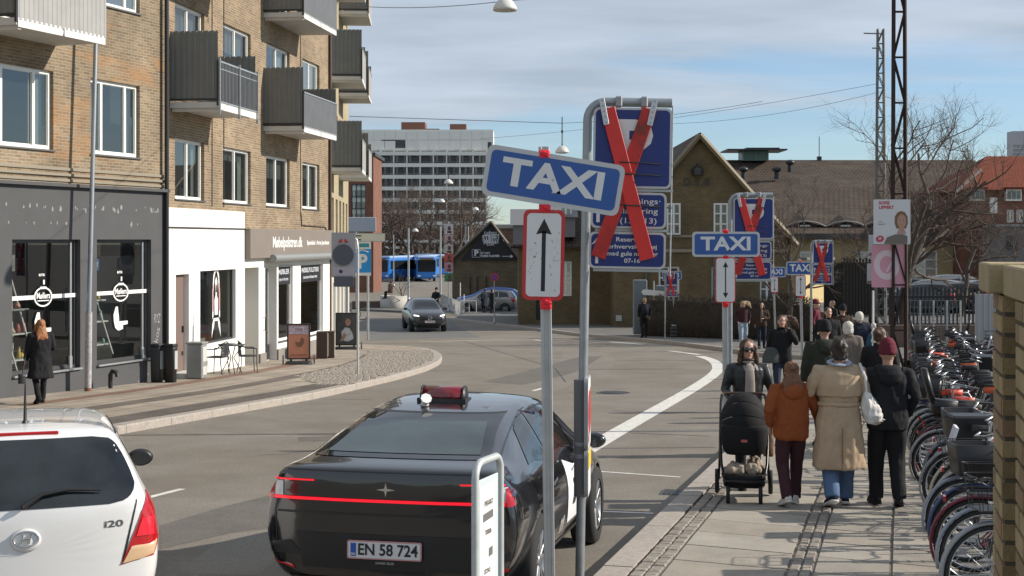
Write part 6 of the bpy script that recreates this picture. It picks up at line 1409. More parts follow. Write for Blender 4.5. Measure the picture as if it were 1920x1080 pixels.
for i,(px,py) in enumerate(((604,672),(617,671))):
    t = thing('drawer_unit', ['dark low cabinet standing outside the furniture shop corner','second dark low cabinet at the furniture shop corner, next to the drainpipe'][i], 'cabinet', W(px,py,PAV), radians(5)); m = MB(); m.box((0,0,.42), (.34,.4,.82), bev=.015); m.build('body', M('dark_walnut', (.05,.03,.022), .5), t); m = MB(); m.box((.175,0,.42), (.012,.3,.7)); m.build('door', M('door_cream', (.5,.46,.38), .5), t)
ub = thing('dark_figure_rack', 'cluster of parked dark bicycles at the far corner by the side street', 'bicycle rack', W(640,603,PAV)); m = MB()
for i in range(6):
    c = Vector((i*.4-1,.3*i,.35)); pts = [c+Vector((cos(a)*.33,0,sin(a)*.33)) for a in [2*pi*j/14 for j in range(14)]]; m.tube(pts, .025, 5, closed=True)
m.build('rack_hoops', dk, ub)
# ================================================================== CARS
from mathutils.bvhtree import BVHTree
tyre = M('tyre', (.018,.018,.018), .85, bump=(60,.3)); rimm = M('rim_alloy', (.4,.41,.42), .3, .8); rimd = M('rim_dark', (.03,.03,.032), .35, .5)
cglass = M('car_glass', (.008,.010,.011), .03, spec=.8); cglass_in = M('car_glass_clear', (.045,.062,.065), .04, spec=.6, noise=(2.2,.25)); well = M('wheel_well', (.008,.008,.008), .9)
trim = M('black_trim', (.014,.014,.015), .45); redl = M('tail_red', (.42,.008,.012), .15, coat=.6); redglow = M('tail_red_lit', (.5,.008,.015), .2, emit=((1,.012,.03), .75)); clear = M('lamp_glass_clear', (.6,.6,.58), .12, coat=.5); chrome = M('chrome', (.7,.7,.7), .12, 1.)
def car_solid(st, crown_r=.10, crown_f=.18):
    """st rows: y, zb, wb, zm, wm, zs, ws, zr, wr, zt -> closed smooth body mesh (verts, faces)"""
    mb = MB(); rings = []
    for y, zb, wb, zm, wm, zs, ws, zr, wr, zt in st:
        h = [(0,zb),(wb*.8,zb),(wb,zb+.06),(wm,zm),(wm*.995,zm+(zs-zm)*.55),(ws,zs),(ws-.03,zs+.03),(wr,zr),(wr*.82,zt-(zt-zr)*.35),(0,zt)]
        ring = [(x,y,z) for x,z in h]+[(-x,y,z) for x,z in h[-2:0:-1]]; rings.append(ring)
    mb.loft(rings, smooth=True); me = mb.mesh('solid', trim); o = bpy.data.objects.new('solid', me); COL.objects.link(o)
    md = o.modifiers.new('s','SUBSURF'); md.levels = 2; md.render_levels = 2
    r = eval_mesh(o); bpy.data.objects.remove(o); bpy.data.meshes.remove(me)
    L_ = st[-1][0]
    for v in r.vertices:
        x, y, z = v.co; wv = .9
        q = (abs(x)/wv)**2.2
        if y < .9: v.co.y = y+q*crown_r*(1-y/.9)
        if y > L_-1.2: v.co.y = y-q*crown_f*((y-(L_-1.2))/1.2)
    return r
class Proj:
    def __init__(s, me): s.t = BVHTree.FromPolygons([v.co.copy() for v in me.vertices], [tuple(p.vertices) for p in me.polygons])
    def hit(s, a, b, view, off):
        if view == 'rear': o, d = Vector((a,-3,b)), Vector((0,1,0))
        elif view == 'front': o, d = Vector((a,9,b)), Vector((0,-1,0))
        elif view == 'right': o, d = Vector((3,a,b)), Vector((-1,0,0))
        elif view == 'left': o, d = Vector((-3,a,b)), Vector((1,0,0))
        else: o, d = Vector((a,b,4)), Vector((0,0,-1))
        p, n, i, q = s.t.ray_cast(o, d)
        if p is None: return None
        if n.dot(d) > 0: n = -n
        return p+n*off
def patch(pr, poly, view, name, mat, parent, off=.004, nr=10, nc=14, closed_edge=True):
    """poly: outline in the view's plane (a,b), projected onto the body"""
    bs = [p[1] for p in poly]; b0, b1 = min(bs), max(bs); rows = []
    for i in range(nr+1):
        b = b0+(b1-b0)*(i+.0)/nr; b = min(max(b, b0+1e-4), b1-1e-4); xs = []
        for (x0,y0),(x1,y1) in zip(poly, poly[1:]+poly[:1]):
            if (y0-b)*(y1-b) <= 0 and abs(y1-y0) > 1e-9: xs.append(x0+(x1-x0)*(b-y0)/(y1-y0))
        if len(xs) < 2: continue
        a0, a1 = min(xs), max(xs); rows.append([pr.hit(a0+(a1-a0)*j/nc, b, view, off) for j in range(nc+1)])
    vs = []; idx = {}; fs = []
    for i, r in enumerate(rows):
        for j, p in enumerate(r):
            if p is not None: idx[(i,j)] = len(vs); vs.append(p)
    for i in range(len(rows)-1):
        for j in range(nc):
            k = [(i,j),(i,j+1),(i+1,j+1),(i+1,j)]
            if all(q in idx for q in k):
                pts = [vs[idx[q]] for q in k]
                if max((pts[a]-pts[a-1]).length for a in range(4)) < .45: fs.append([idx[q] for q in k])
    m = MB(); m.add(vs, fs, 0, True); return m.build(name, mat, parent)
def wheel_meshes(R=.35, w_=.22, spokes=5, rm=None, key=''):
    t_ = MB(); ax = Matrix(((0,0,1),(1,0,0),(0,1,0)))      # local z -> x
    t_.lathe([(R*.66,-w_/2),(R*.93,-w_/2),(R,-w_*.36),(R,w_*.36),(R*.93,w_/2),(R*.66,w_/2)], n=30, ax=ax, caps=False)
    r_ = MB(); r_.lathe([(R*.67,-w_/2),(R*.67,w_*.44),(R*.62,w_*.46),(R*.60,w_*.2)], n=30, ax=ax, caps=False); r_.lathe([(0,w_*.40),(R*.13,w_*.40),(R*.15,w_*.3),(R*.15,0)], n=14, ax=ax, caps=False)
    r_.lathe([(0,-.02),(R*.62,-.02)], n=24, ax=ax, caps=False, mi=1)
    for k in range(spokes):
        for dlt in (-.13,.13):
            a = 2*pi*k/spokes+dlt; b = 2*pi*k/spokes+dlt*1.9; p0 = Vector((w_*.34, sin(a)*R*.12, cos(a)*R*.12)); p1 = Vector((w_*.40, sin(b)*R*.63, cos(b)*R*.63)); r_.tube([p0,p1], [(R*.05,R*.04),(R*.06,R*.03)], 6)
    return t_.mesh('tyre', tyre), r_.mesh('rim', [rm or rimm, well])
def car(name, label, loc, rz, st, paint, feat, wheels, R=.35, spokes=5, rm=None, cat='car', group=None, pitch=0., crown=(.10,.18), hw=None, cuts=True):
    t = thing(name, label, cat, loc, 0, group, rot=(pitch, 0, rz)); me = car_solid(st, *crown); pr = Proj(me)
    o = bpy.data.objects.new('body', me); COL.objects.link(o); me.materials.clear(); me.materials.append(paint); me.materials.append(well)
    hw = hw or max(s[4] for s in st)
    if cuts:
        c = MB(); A_ = Matrix(((0,0,1),(1,0,0),(0,1,0)))
        for y in wheels:
            for s_ in (-1,1): c.lathe([(0,-.2),(R*1.1,-.2),(R*1.1,.2),(0,.2)], (s_*(hw-.06),y,R*.98), 32, ax=A_, caps=False, smooth=False, mi=0)
        cm = c.mesh('cut', well); co = bpy.data.objects.new('cut', cm); COL.objects.link(co)
        md = o.modifiers.new('b','BOOLEAN'); md.operation = 'DIFFERENCE'; md.object = co; md.solver = 'EXACT'
        try: md.material_mode = 'TRANSFER'
        except Exception: pass
        r = eval_mesh(o); o.modifiers.clear(); o.data = r; bpy.data.objects.remove(co)
    o.parent = t; o.data.name = 'body'
    tm, rmh = wheel_meshes(R, .22, spokes, rm)
    for y in wheels:
        for s_ in (-1,1):
            w_ = bpy.data.objects.new('wheel', None); COL.objects.link(w_); w_.parent = t; w_.location = (s_*(hw-.115), y, R); w_.rotation_euler = (0,0,0 if s_ > 0 else pi)
            link('tyre', tm, w_); link('rim', rmh, w_)
    m = MB(); m.box((0,(wheels[0]+wheels[1])/2,.25), (hw*1.2, wheels[1]-wheels[0]+.6, .16)); m.build('underbody', trim, t)
    feat(t, pr); return t
def sidewin(t, pr, polys, mat=None):
    for s_ in ('right','left'):
        for p in polys: patch(pr, p, s_, 'side_window', mat or cglass, t, .004, 8, 12)
def num_plate(t, c, wd, h, txt, yaw=0., tilt=0., eu=True, front=False):
    o = bpy.data.objects.new('number_plate', None); COL.objects.link(o); o.parent = t; o.location = c; o.rotation_euler = (tilt, 0, pi if front else 0)
    m = MB(); m.poly(rrect(wd,h,.012,3), (0,0,0), (1,0,0), (0,0,1), t=.01); m.build('plate', M('plate_red_edge', (.5,.25,.25), .4), o); m = MB(); m.poly(rrect(wd-.02,h-.018,.01,3), (0,-.001,0), (1,0,0), (0,0,1)); m.build('plate_face', M('plate_white', (.62,.62,.62), .35), o)
    if eu: m = MB(); m.poly([(-.225,-.045),(-.185,-.045),(-.185,.045),(-.225,.045)], (-.015,-.0025,0), (1,0,0), (0,0,1)); m.build('eu_band', M('eu_blue', (.02,.09,.4), .4), o); m = MB(); put_text(m, 'DK', .018, (-.22,-.003,-.03), (1,0,0), (0,0,1), bold=.03); m.build('lettering', swhite, o)
    if txt: m = MB(); put_text(m, txt, h*.62, (.025,-.0025,0), (1,0,0), (0,0,1), width=wd*.80, bold=.03, lift=.0012); m.build('lettering', sblk, o)
    return o
def mirror(t, x, y, z, mat):
    s_ = 1 if x > 0 else -1; m = MB(); m.ball((x,y,z), (.105,.06,.068), 14, 10); m.tube([(x-s_*.1,y+.02,z-.04),(x-s_*.22,y+.06,z-.08)], .025, 6); o = m.build('wing_mirror', mat, t); m = MB(); m.poly([(cos(a)*.078,sin(a)*.05) for a in [2*pi*j/20 for j in range(20)]], (x,y-.064,z), (1,0,0), (0,0,1), t=.004); m.build('mirror_glass', M('mirror_glass', (.03,.035,.035), .08), o)
# ---- black liftback taxi -----------------------------------------------------------------------
pb_ = M('black_paint_gloss', (.006,.006,.008), .16, coat=1.0, spec=.6)
ST1 = [(0.0,.36,.72,.60,.84,.88,.80,1.04,.775,1.065),(.02,.32,.80,.60,.90,.92,.86,1.085,.81,1.10),(.10,.28,.84,.60,.925,.95,.885,1.11,.80,1.122),(.42,.25,.84,.60,.925,.96,.87,1.145,.71,1.165),(.8,.23,.85,.60,.928,.98,.87,1.255,.655,1.29),
 (1.25,.2,.86,.60,.928,.97,.865,1.35,.605,1.40),(1.8,.2,.86,.6,.925,.96,.865,1.41,.60,1.465),(2.4,.2,.86,.6,.925,.955,.87,1.42,.605,1.48),(2.9,.2,.86,.6,.925,.95,.87,1.33,.61,1.40),(3.3,.2,.86,.6,.925,.94,.86,1.12,.68,1.19),(3.6,.22,.85,.6,.92,.91,.84,.99,.70,1.03),(4.1,.24,.84,.58,.905,.85,.80,.91,.66,.95),(4.45,.27,.78,.55,.85,.76,.74,.82,.60,.86),(4.6,.33,.66,.5,.74,.64,.62,.68,.50,.72)]
def feat_taxi(t, pr):
    rw_ = patch(pr, [(-.70,1.145),(.70,1.145),(.585,1.375),(-.585,1.375)], 'rear', 'rear_window', cglass, t, .004, 10, 20)
    patch(pr, [(-.565,1.165),(.565,1.165),(.47,1.335),(-.47,1.335)], 'rear', 'pane', cglass_in, rw_, .008, 8, 16)
    sidewin(t, pr, [[(.92,1.03),(1.62,1.0),(1.62,1.37),(1.22,1.30)],[(1.68,1.0),(2.62,.99),(2.62,1.37),(1.68,1.375)],[(2.68,.99),(3.28,.99),(2.95,1.22),(2.68,1.345)]])
    patch(pr, [(-.70,1.06),(.70,1.06),(.55,1.34),(-.55,1.34)], 'front', 'windscreen', cglass, t, .004, 10, 16)
    for s_ in (-1,1):
        f = lambda pts: [(a*s_, b) for a,b in pts]
        patch(pr, f([(.825,.87),(.872,.87),(.872,1.035),(.825,1.035)]), 'rear', 'tail_lamp', redl, t, .010, 8, 3)
        patch(pr, f([(.76,.90),(.83,.90),(.83,1.00),(.76,1.00)]), 'rear', 'reversing_lamp', clear, t, .006, 4, 3)
        patch(pr, f([(.52,1.008),(.875,1.008),(.875,1.03),(.52,1.022)]), 'rear', 'light_bar', redglow, t, .013, 2, 12)
        patch(pr, f([(.66,.40),(.84,.41),(.84,.46),(.70,.455)]), 'rear', 'reflector', redl, t, .005, 2, 6)
        patch(pr, f([(.60,.50),(.86,.50),(.86,.58),(.70,.60)]), 'rear', 'bumper_recess', trim, t, .004, 4, 6)
    patch(pr, [(-.875,.878),(.875,.878),(.875,.898),(-.875,.898)], 'rear', 'light_bar', redglow, t, .013, 2, 28)
    patch(pr, [(-.80,.785),(.80,.785),(.80,.80),(-.80,.80)], 'rear', 'panel_gap', trim, t, .003, 1, 24)
    patch(pr, [(-.60,.42),(.60,.42),(.66,.66),(-.66,.66)], 'rear', 'plate_recess', M('black_satin', (.012,.012,.013), .35), t, .004, 6, 16)
    patch(pr, [(-.86,.26),(.86,.26),(.88,.36),(-.88,.36)], 'rear', 'bumper_skirt', trim, t, .006, 3, 20)
    m = MB(); sp4 = []
    for k in range(8): r_ = (.062 if k % 2 == 0 else .012)*(.8 if k in (0,4) else 1.1); sp4.append((sin(k*pi/4)*r_, cos(k*pi/4)*r_))
    p = pr.hit(0,.965,'rear',.008); m.poly(sp4, p, (1,0,0), (0,0,1), t=.004); m.build('star_badge', chrome, t)
    p = pr.hit(0,.56,'rear',.02); num_plate(t, p+Vector((-.0,-.01,0)), .53, .125, 'EN 58 724')
    p2 = pr.hit(0,.47,'rear',.01); m = MB(); put_text(m, 'DANSK BILER', .016, p2, (1,0,0), (0,0,1), bold=.02); m.build('lettering', M('print_silver', (.4,.4,.4), .5), t)
    # roof lamp, red
    rl = bpy.data.objects.new('roof_lamp', None); COL.objects.link(rl); rl.parent = t; z = pr.hit(-.04,1.75,'top',0).z; rl.location = (-.04,1.72,z-.01)
    m = MB(); m.loft([[(x,b,c) for b,c in ((-.08,.01),(-.09,.04),(-.055,.10),(0,.115),(.055,.10),(.09,.04),(.08,.01))] for x in (-.165,.165)]); m.build('lens', M('roof_lamp_red', (.16,.004,.01), .12, coat=.8), rl)
    for s_ in (-1,1): m = MB(); m.loft([[(s_*x,b,c) for b,c in ((-.085,.0),(-.097,.04),(-.06,.106),(0,.122),(.06,.106),(.097,.04),(.085,.0))] for x in (.165,.177)]); m.build('end_cap', trim, rl)
    m = MB(); m.box((0,0,.01), (.4,.2,.025)); m.build('lamp_foot', trim, rl)
    zz_ = pr.hit(-.12,1.42,'top',0).z; m = MB(); m.lathe([(.02,0),(.035,.01),(.022,.05),(.0,.055)], (-.12,1.42,zz_+.002), 12); m.tube([(-.12,1.42,zz_+.02),(-.09,1.36,zz_+.07)], [.02,.045], 8); m.build('white_antenna', M('antenna_white', (.8,.8,.78), .4), t)
    for s_ in (-1,1): patch(pr, [(s_*.80,.45),(s_*.806,.45),(s_*.818,.78),(s_*.812,.78)], 'rear', 'panel_gap', trim, t, .003, 6, 1)
    patch(pr, [(-.585,1.375),(.585,1.375),(.585,1.385),(-.585,1.385)], 'rear', 'roof_gap', trim, t, .004, 1, 20)
    for s_ in (-1,1): m = MB(); zz = [pr.hit(s_*.60, q, 'top', .003) for q in (1.45,1.9,2.4,2.8)]; m.tube([z for z in zz if z], .006, 4); m.build('roof_seam', trim, t)
    # dark shut line along the trunk edge and wiper-less glass seam
    patch(pr, [(-.80,1.075),(.80,1.075),(.80,1.083),(-.80,1.083)], 'rear', 'panel_gap', trim, t, .002, 1, 24)
    # white door field with letters, door handles, gaps
    wp_ = M('white_vinyl', (.72,.73,.74), .35)
    patch(pr, [(2.05,.60),(2.15,.42),(3.05,.36),(3.02,.86),(2.75,.95),(2.02,.955)], 'right', 'white_door_field', wp_, t, .004, 8, 10)
    patch(pr, [(2.05,.60),(2.15,.42),(3.05,.36),(3.02,.86),(2.75,.95),(2.02,.955)], 'left', 'white_door_field', wp_, t, .004, 8, 10)
    for y, ch in ((2.35,'B'),(2.62,'I'),(2.82,'L')):
        vs, fs = text_mb(ch, .2, bold=.06); m = MB(); pts = [pr.hit(y+v.x, .66+v.y, 'right', .007) for v in vs]
        if all(pts): m.add(pts, fs); m.build('lettering', sblk, t)
    for y, tx_, z_ in ((2.0,'4x48',.5),(2.0,'35 35',.44)):
        vs, fs = text_mb(tx_, .06, bold=.03); m = MB(); pts = [pr.hit(y+v.x-.15, z_+v.y, 'right', .007) for v in vs]
        if all(pts): m.add(pts, fs); m.build('lettering', M('grey_vinyl', (.4,.4,.4), .5), t)
    for y in (1.38, 2.28): 
        for s_ in ('right','left'): patch(pr, [(y,.835),(y+.2,.84),(y+.2,.875),(y,.87)], s_, 'door_handle', wp_ if s_ == 'right' else pb_, t, .022, 2, 5)
    for y in (1.15, 1.98, 3.06):
        for s_ in ('right','left'): patch(pr, [(y,.32),(y+.008,.32),(y+.008,.97),(y,.97)], s_, 'door_gap', trim, t, .003, 8, 1)
    for s_ in ('right','left'): patch(pr, [(1.35,.22),(3.25,.22),(3.25,.34),(1.35,.34)], s_, 'sill_trim', M('sill_grey', (.07,.07,.075), .5), t, .004, 2, 10)
    mirror(t, .99, 2.95, 1.02, pb_); mirror(t, -.99, 2.95, 1.02, pb_)
    for s_ in (-1,1): patch(pr, [(s_*.5,.66),(s_*.74,.66),(s_*.74,.74),(s_*.5,.72)], 'front', 'headlight', clear, t, .006, 3, 6)
    num_plate(t, pr.hit(0,.45,'front',.012), .5, .11, '', front=True)
th = radians(-12.); dR = 10.15
base = Vector(((721-960)*dR/F, dR, gz(dR)))
car('taxi_car', 'black liftback taxi with a red roof lamp, lit red tail bar and white door field', base, th, ST1, pb_, feat_taxi, (.93,3.68), .352, 5, rimm, pitch=-atan2(.03,1)*.95, group=None, crown=(.06,.18)).scale = (1.03,1.03,1.04)
# ---- white hatchback -----------------------------------------------------------------------------
wpaint = M('white_paint_gloss', (.70,.70,.69), .22, coat=.8)
ST2 = [(0.0,.38,.56,.55,.72,.80,.72,.93,.70,.96),(.03,.32,.72,.55,.82,.86,.80,1.00,.745,1.03),(.10,.27,.78,.55,.845,.90,.82,1.10,.72,1.13),(.22,.24,.79,.55,.85,.93,.825,1.26,.655,1.30),(.34,.22,.80,.56,.852,.95,.825,1.385,.60,1.435),(.55,.2,.80,.56,.852,.96,.825,1.43,.595,1.475),
 (1.2,.18,.80,.56,.853,.95,.828,1.445,.60,1.492),(1.8,.18,.80,.56,.853,.94,.83,1.435,.60,1.485),(2.3,.18,.8,.56,.853,.92,.83,1.35,.60,1.41),(2.75,.18,.8,.56,.85,.90,.82,1.12,.66,1.17),(3.05,.2,.79,.56,.845,.88,.80,.97,.68,1.01),(3.5,.23,.77,.54,.83,.82,.75,.87,.6,.90),(3.8,.27,.70,.5,.76,.72,.66,.76,.5,.79),(3.92,.33,.58,.48,.62,.6,.52,.63,.4,.66)]
def feat_hatch(t, pr, lights=True, wiper=True, badge=True, plate='AK 31 507', mat=wpaint):
    patch(pr, [(a*s_,b) for s_,L_ in ((-1,[(.52,.985),(.60,.995),(.65,1.02),(.678,1.06),(.684,1.10),(.66,1.17),(.615,1.27),(.575,1.335),(.54,1.367),(.50,1.38),(.42,1.385)]),(1,[(.42,1.385),(.50,1.38),(.54,1.367),(.575,1.335),(.615,1.27),(.66,1.17),(.684,1.10),(.678,1.06),(.65,1.02),(.60,.995),(.52,.985)])) for a,b in L_], 'rear', 'rear_window', M('car_glass_dusty', (.014,.017,.019), .05, noise=(2.6,.55), spec=.7), t, .004, 28, 22)
    sidewin(t, pr, [[(.42,1.03),(1.12,1.0),(1.12,1.39),(.62,1.37)],[(1.18,1.0),(2.0,.98),(2.0,1.39),(1.18,1.40)],[(2.05,.98),(2.62,.97),(2.40,1.22),(2.05,1.36)]])
    patch(pr, [(-.66,1.02),(.66,1.02),(.54,1.36),(-.54,1.36)], 'front', 'windscreen', cglass, t, .004, 10, 16)
    for s_ in (-1,1):
        f = lambda pts: [(a*s_, b) for a,b in pts]
        patch(pr, f([(.59,.60),(.80,.635),(.838,.74),(.835,.92),(.79,1.01),(.765,1.03),(.695,.84)]), 'rear', 'tail_lamp', redl, t, .008, 12, 8)
        patch(pr, f([(.60,.608),(.795,.64),(.82,.73),(.66,.715)]), 'rear', 'indicator_lens', M('amber_clear', (.62,.42,.25), .15, coat=.5), t, .013, 6, 6)
        patch(pr, f([(.685,.77),(.80,.77),(.80,.88),(.725,.88)]), 'rear', 'lamp_core', M('tail_bright', (.75,.02,.04), .15, coat=.5), t, .013, 5, 5)
        patch(pr, f([(.44,.68),(.76,.68),(.74,.76),(.52,.74)]), 'front', 'headlight', clear, t, .008, 4, 8)
        patch(pr, [(s_*.595,.62),(s_*.61,.62),(s_*.70,1.0),(s_*.69,1.0)], 'rear', 'panel_gap', trim, t, .003, 10, 1)
        for y0_ in (.55,1.2): m = MB(); zz = [pr.hit(s_*(.585), y0_+q*.5, 'top', .003) for q in range(4)]; m.tube([z for z in zz if z], .008, 4); m.build('roof_seam', trim, t)
    m = MB(); p = pr.hit(0,1.415,'rear',.0); p = p or pr.hit(0,1.40,'rear',0); m.box(p+Vector((0,.0,.004)), (.42,.02,.024), bev=.006); m.build('brake_light', redl, t)
    if wiper:
        m = MB(); q = [pr.hit(a,b,'rear',.03) for a,b in ((-.02,.99),(.10,1.055),(.26,1.075),(.46,1.06))]; m.tube(q, [.02,.014,.01,.005], 6); m.build('wiper', trim, t)
    if badge:
        p = pr.hit(0,.80,'rear',.004); m = MB(); m.lathe([(0,.012),(.085,.012),(.095,0)], p, 28, ax=Matrix(((1,0,0),(0,0,-1),(0,.78,0)))); m.build('badge_disc', wpaint, t)
        m = MB(); oo = [(cos(a)*.078, sin(a)*.046) for a in [2*pi*j/28 for j in range(28)]]; m.tube([p+Vector((a,-.016,b+.01)) for a,b in oo], .006, 6, closed=True); m.tube([p+Vector((-.03,-.018,-.02)), p+Vector((-.018,-.018,.04))], .007, 6); m.tube([p+Vector((.018,-.018,-.02)), p+Vector((.03,-.018,.04))], .007, 6); m.tube([p+Vector((-.024,-.018,.005)), p+Vector((0,-.018,.016)), p+Vector((.024,-.018,.013))], .006, 6); m.build('oval_emblem', chrome, t)
        vs, fs = text_mb('i20', .042, bold=.03, width=.12); pts = [pr.hit(.545+v.x, .86+v.y, 'rear', .003) for v in vs]; m = MB(); m.add(pts, fs); m.build('lettering', M('badge_dark_chrome', (.2,.2,.2), .3, .7), t)
    if plate: num_plate(t, pr.hit(0,.46,'rear',.02)+Vector((0,-.01,0)), .5, .11, plate)
    m = MB(); z = pr.hit(0,.62,'top',0).z; m.tube([(0,.62,z-.01),(0,.62,z+.02),(0,.55,z+.26)], [.03,.012,.004], 8); m.build('aerial', trim, t)
    mirror(t, .90, 2.42, 1.0, trim); mirror(t, -.90, 2.42, 1.0, trim)
    for y in (1.14, 2.03):
        for s_ in ('right','left'): patch(pr, [(y,.3),(y+.008,.3),(y+.008,.97),(y,.97)], s_, 'door_gap', trim, t, .003, 6, 1)
    for y in (.95, 1.85):
        for s_ in ('right','left'): patch(pr, [(y,.86),(y+.16,.86),(y+.16,.885),(y,.885)], s_, 'door_handle', mat, t, .02, 2, 4)
base = Vector((-3.09, 9.15, gz(9.15)))
car('white_hatchback', 'white hatchback cut by the bottom left corner of the view', base, radians(19), ST2, wpaint, feat_hatch, (.70,3.22), .31, 5, rimm, pitch=-.028, crown=(.13,.2)).scale = (1,1,1.035)
# ---- grey crossover driving towards us --------------------------------------------------------------
gpaint = M('graphite_paint', (.035,.038,.045), .28, .4, coat=.7)
ST3 = [(0.0,.5,.60,.70,.78,.95,.74,1.08,.68,1.10),(.05,.4,.78,.68,.90,1.0,.84,1.16,.72,1.18),(.3,.3,.83,.66,.915,1.04,.86,1.38,.64,1.42),(.6,.25,.84,.64,.917,1.05,.86,1.50,.60,1.55),(1.2,.22,.85,.62,.917,1.04,.86,1.56,.60,1.61),(2.0,.22,.85,.62,.917,1.02,.86,1.56,.60,1.62),(2.5,.22,.85,.62,.917,1.01,.86,1.48,.60,1.55),(3.0,.24,.85,.62,.915,1.0,.85,1.24,.66,1.30),(3.3,.26,.84,.62,.91,.98,.84,1.08,.70,1.12),(3.8,.28,.82,.6,.90,.93,.82,1.0,.68,1.04),(4.2,.3,.78,.58,.86,.86,.78,.91,.62,.95),(4.4,.33,.7,.56,.78,.76,.7,.8,.56,.84),(4.46,.4,.6,.55,.68,.68,.6,.72,.5,.75)]
def feat_cross(t, pr):
    sidewin(t, pr, [[(.5,1.1),(1.3,1.07),(1.3,1.5),(.75,1.46)],[(1.36,1.07),(2.2,1.05),(2.2,1.5),(1.36,1.5)],[(2.26,1.05),(2.9,1.04),(2.6,1.32),(2.26,1.46)]])
    patch(pr, [(-.70,1.10),(.70,1.10),(.55,1.50),(-.55,1.50)], 'front', 'windscreen', cglass, t, .004, 10, 16)
    for s_ in (-1,1):
        f = lambda pts: [(a*s_, b) for a,b in pts]
        patch(pr, f([(.50,.78),(.74,.80),(.76,.87),(.52,.84)]), 'front', 'headlight', M('headlight_lit', (.8,.8,.75), .2, emit=((1,.97,.85), 1.2)), t, .01, 4, 8)
        patch(pr, f([(.52,.36),(.76,.42),(.78,.50),(.60,.40)]), 'front', 'lower_intake_trim', rimm, t, .01, 4, 6)
    patch(pr, [(-.46,.62),(.46,.62),(.50,.80),(-.50,.80)], 'front', 'grille', trim, t, .006, 5, 12); patch(pr, [(-.62,.34),(.62,.34),(.5,.48),(-.5,.48)], 'front', 'lower_intake', trim, t, .006, 4, 12)
    p = pr.hit(0,.72,'front',.01); m = MB(); oo = [(cos(a)*.09, sin(a)*.09) for a in [2*pi*j/20 for j in range(20)]]; m.tube([p+Vector((a,.02,b)) for a,b in oo], .01, 5, closed=True)
    for k in range(3): a = pi/2+k*2*pi/3; m.tube([p+Vector((0,.02,0)), p+Vector((cos(a)*.085,.02,sin(a)*.085))], .01, 5)
    m.build('star_emblem', chrome, t); num_plate(t, pr.hit(0,.54,'front',.02)+Vector((0,.01,0)), .5, .11, 'CP 94 210', front=True, eu=False)
    mirror(t, 1.0, 2.75, 1.1, gpaint); mirror(t, -1.0, 2.75, 1.1, gpaint)
b = W(806,623); t = car('grey_crossover', 'dark grey crossover driving towards us with lit headlights in the bend', b, 0, ST3, gpaint, feat_cross, (.9,3.6), .34, 5, rimd)
a_ = radians(11); t.rotation_euler = (0,0,pi+a_); t.location = b+Vector((-sin(a_)*4.4, cos(a_)*4.4, -.08)); t.location.z = gz(b.y+2.2)+.02
# ---- parked cars --------------------------------------------------------------------------------------
silver = M('silver_paint', (.28,.28,.275), .3, .5, coat=.6); bluep = M('blue_white_paint', (.05,.13,.42), .3, coat=.6)
fh = lambda mat: (lambda t, pr: feat_hatch(t, pr, wiper=False, badge=False, plate='', mat=mat))
g = gz(97); car('silver_hatchback', 'silver hatchback parked in front of the gable house', (Xat(969,96), 96, gz(96)+.05), radians(84), ST2, silver, fh(silver), (.70,3.22), .31, 5, rimm)
car('blue_hatchback', 'blue and silver car parked behind the silver hatchback', (Xat(976,99.5), 99.5, gz(99.5)+.05), radians(88), ST3, bluep, lambda t, pr: feat_hatch(t, pr, wiper=False, badge=False, plate='', mat=bluep), (.9,3.6), .33, 5, rimm)
lotz = gz(84)+1.22
for i,(px,d,ry,mt,lb) in enumerate(((1722,68,100,gpaint,'graphite car parked at the left of the row behind the picket fence'),(1760,70,75,silver,'light silver car parked second in the row behind the picket fence'),(1800,69,80,pb_,'black car parked third in the row behind the picket fence'),(1845,71,110,pb_,'shiny black car parked at the right of the row behind the picket fence'),(1695,76,70,pb_,'black car half hidden by the election posters'),(1785,80,90,silver,'silver car parked in the second row below the annex'))):
    car('parked_car', lb, (Xat(px,d)+1.6, d, lotz+.0), radians(ry-10), ST3 if i % 2 else ST2, mt, fh(mt) if not i % 2 else (lambda t, pr: feat_hatch(t, pr, wiper=False, badge=False, plate='')), (.7,3.22) if not i % 2 else (.9,3.6), .31 if not i % 2 else .34, 5, rimm, group='cars parked behind the picket fence')
# ================================================================== BICYCLES
spoke_m = M('spoke_steel', (.35,.36,.37), .35, .8); brim = M('bicycle_rim', (.45,.46,.47), .3, .85); blk = M('bike_black', (.012,.012,.013), .4); saddle_m = M('saddle_black', (.015,.014,.014), .6)
BR = .345
def bw_meshes(th=.019):
    t_ = MB(); pts = [(cos(a)*BR,0,sin(a)*BR) for a in [2*pi*i/30 for i in range(30)]]; t_.tube([(x*(1-th/BR),0,z*(1-th/BR)) for x,_,z in pts], th, 6, closed=True, up=(0,1,0))
    r_ = MB(); r_.tube([(x*.89,0,z*.89) for x,_,z in pts], (lambda: [(.008,.012)]*30)(), 4, closed=True, up=(1,0,0)); r_.cyl((0,-.045,0),(0,.045,0),.02,8)
    s_ = MB()
    for i in range(18):
        a = 2*pi*i/18; y = .03*(1 if i % 2 else -1); b = a+.35*(1 if i % 4 < 2 else -1); s_.tube([(cos(b)*.018,y,sin(b)*.018),(cos(a)*BR*.88,0,sin(a)*BR*.88)], .0016, 3, cap=False, smooth=False)
    return t_.mesh('tyre', M('bike_tyre', (.02,.02,.02), .8)), r_.mesh('rim', brim), s_.mesh('spokes', spoke_m)
BW = bw_meshes()
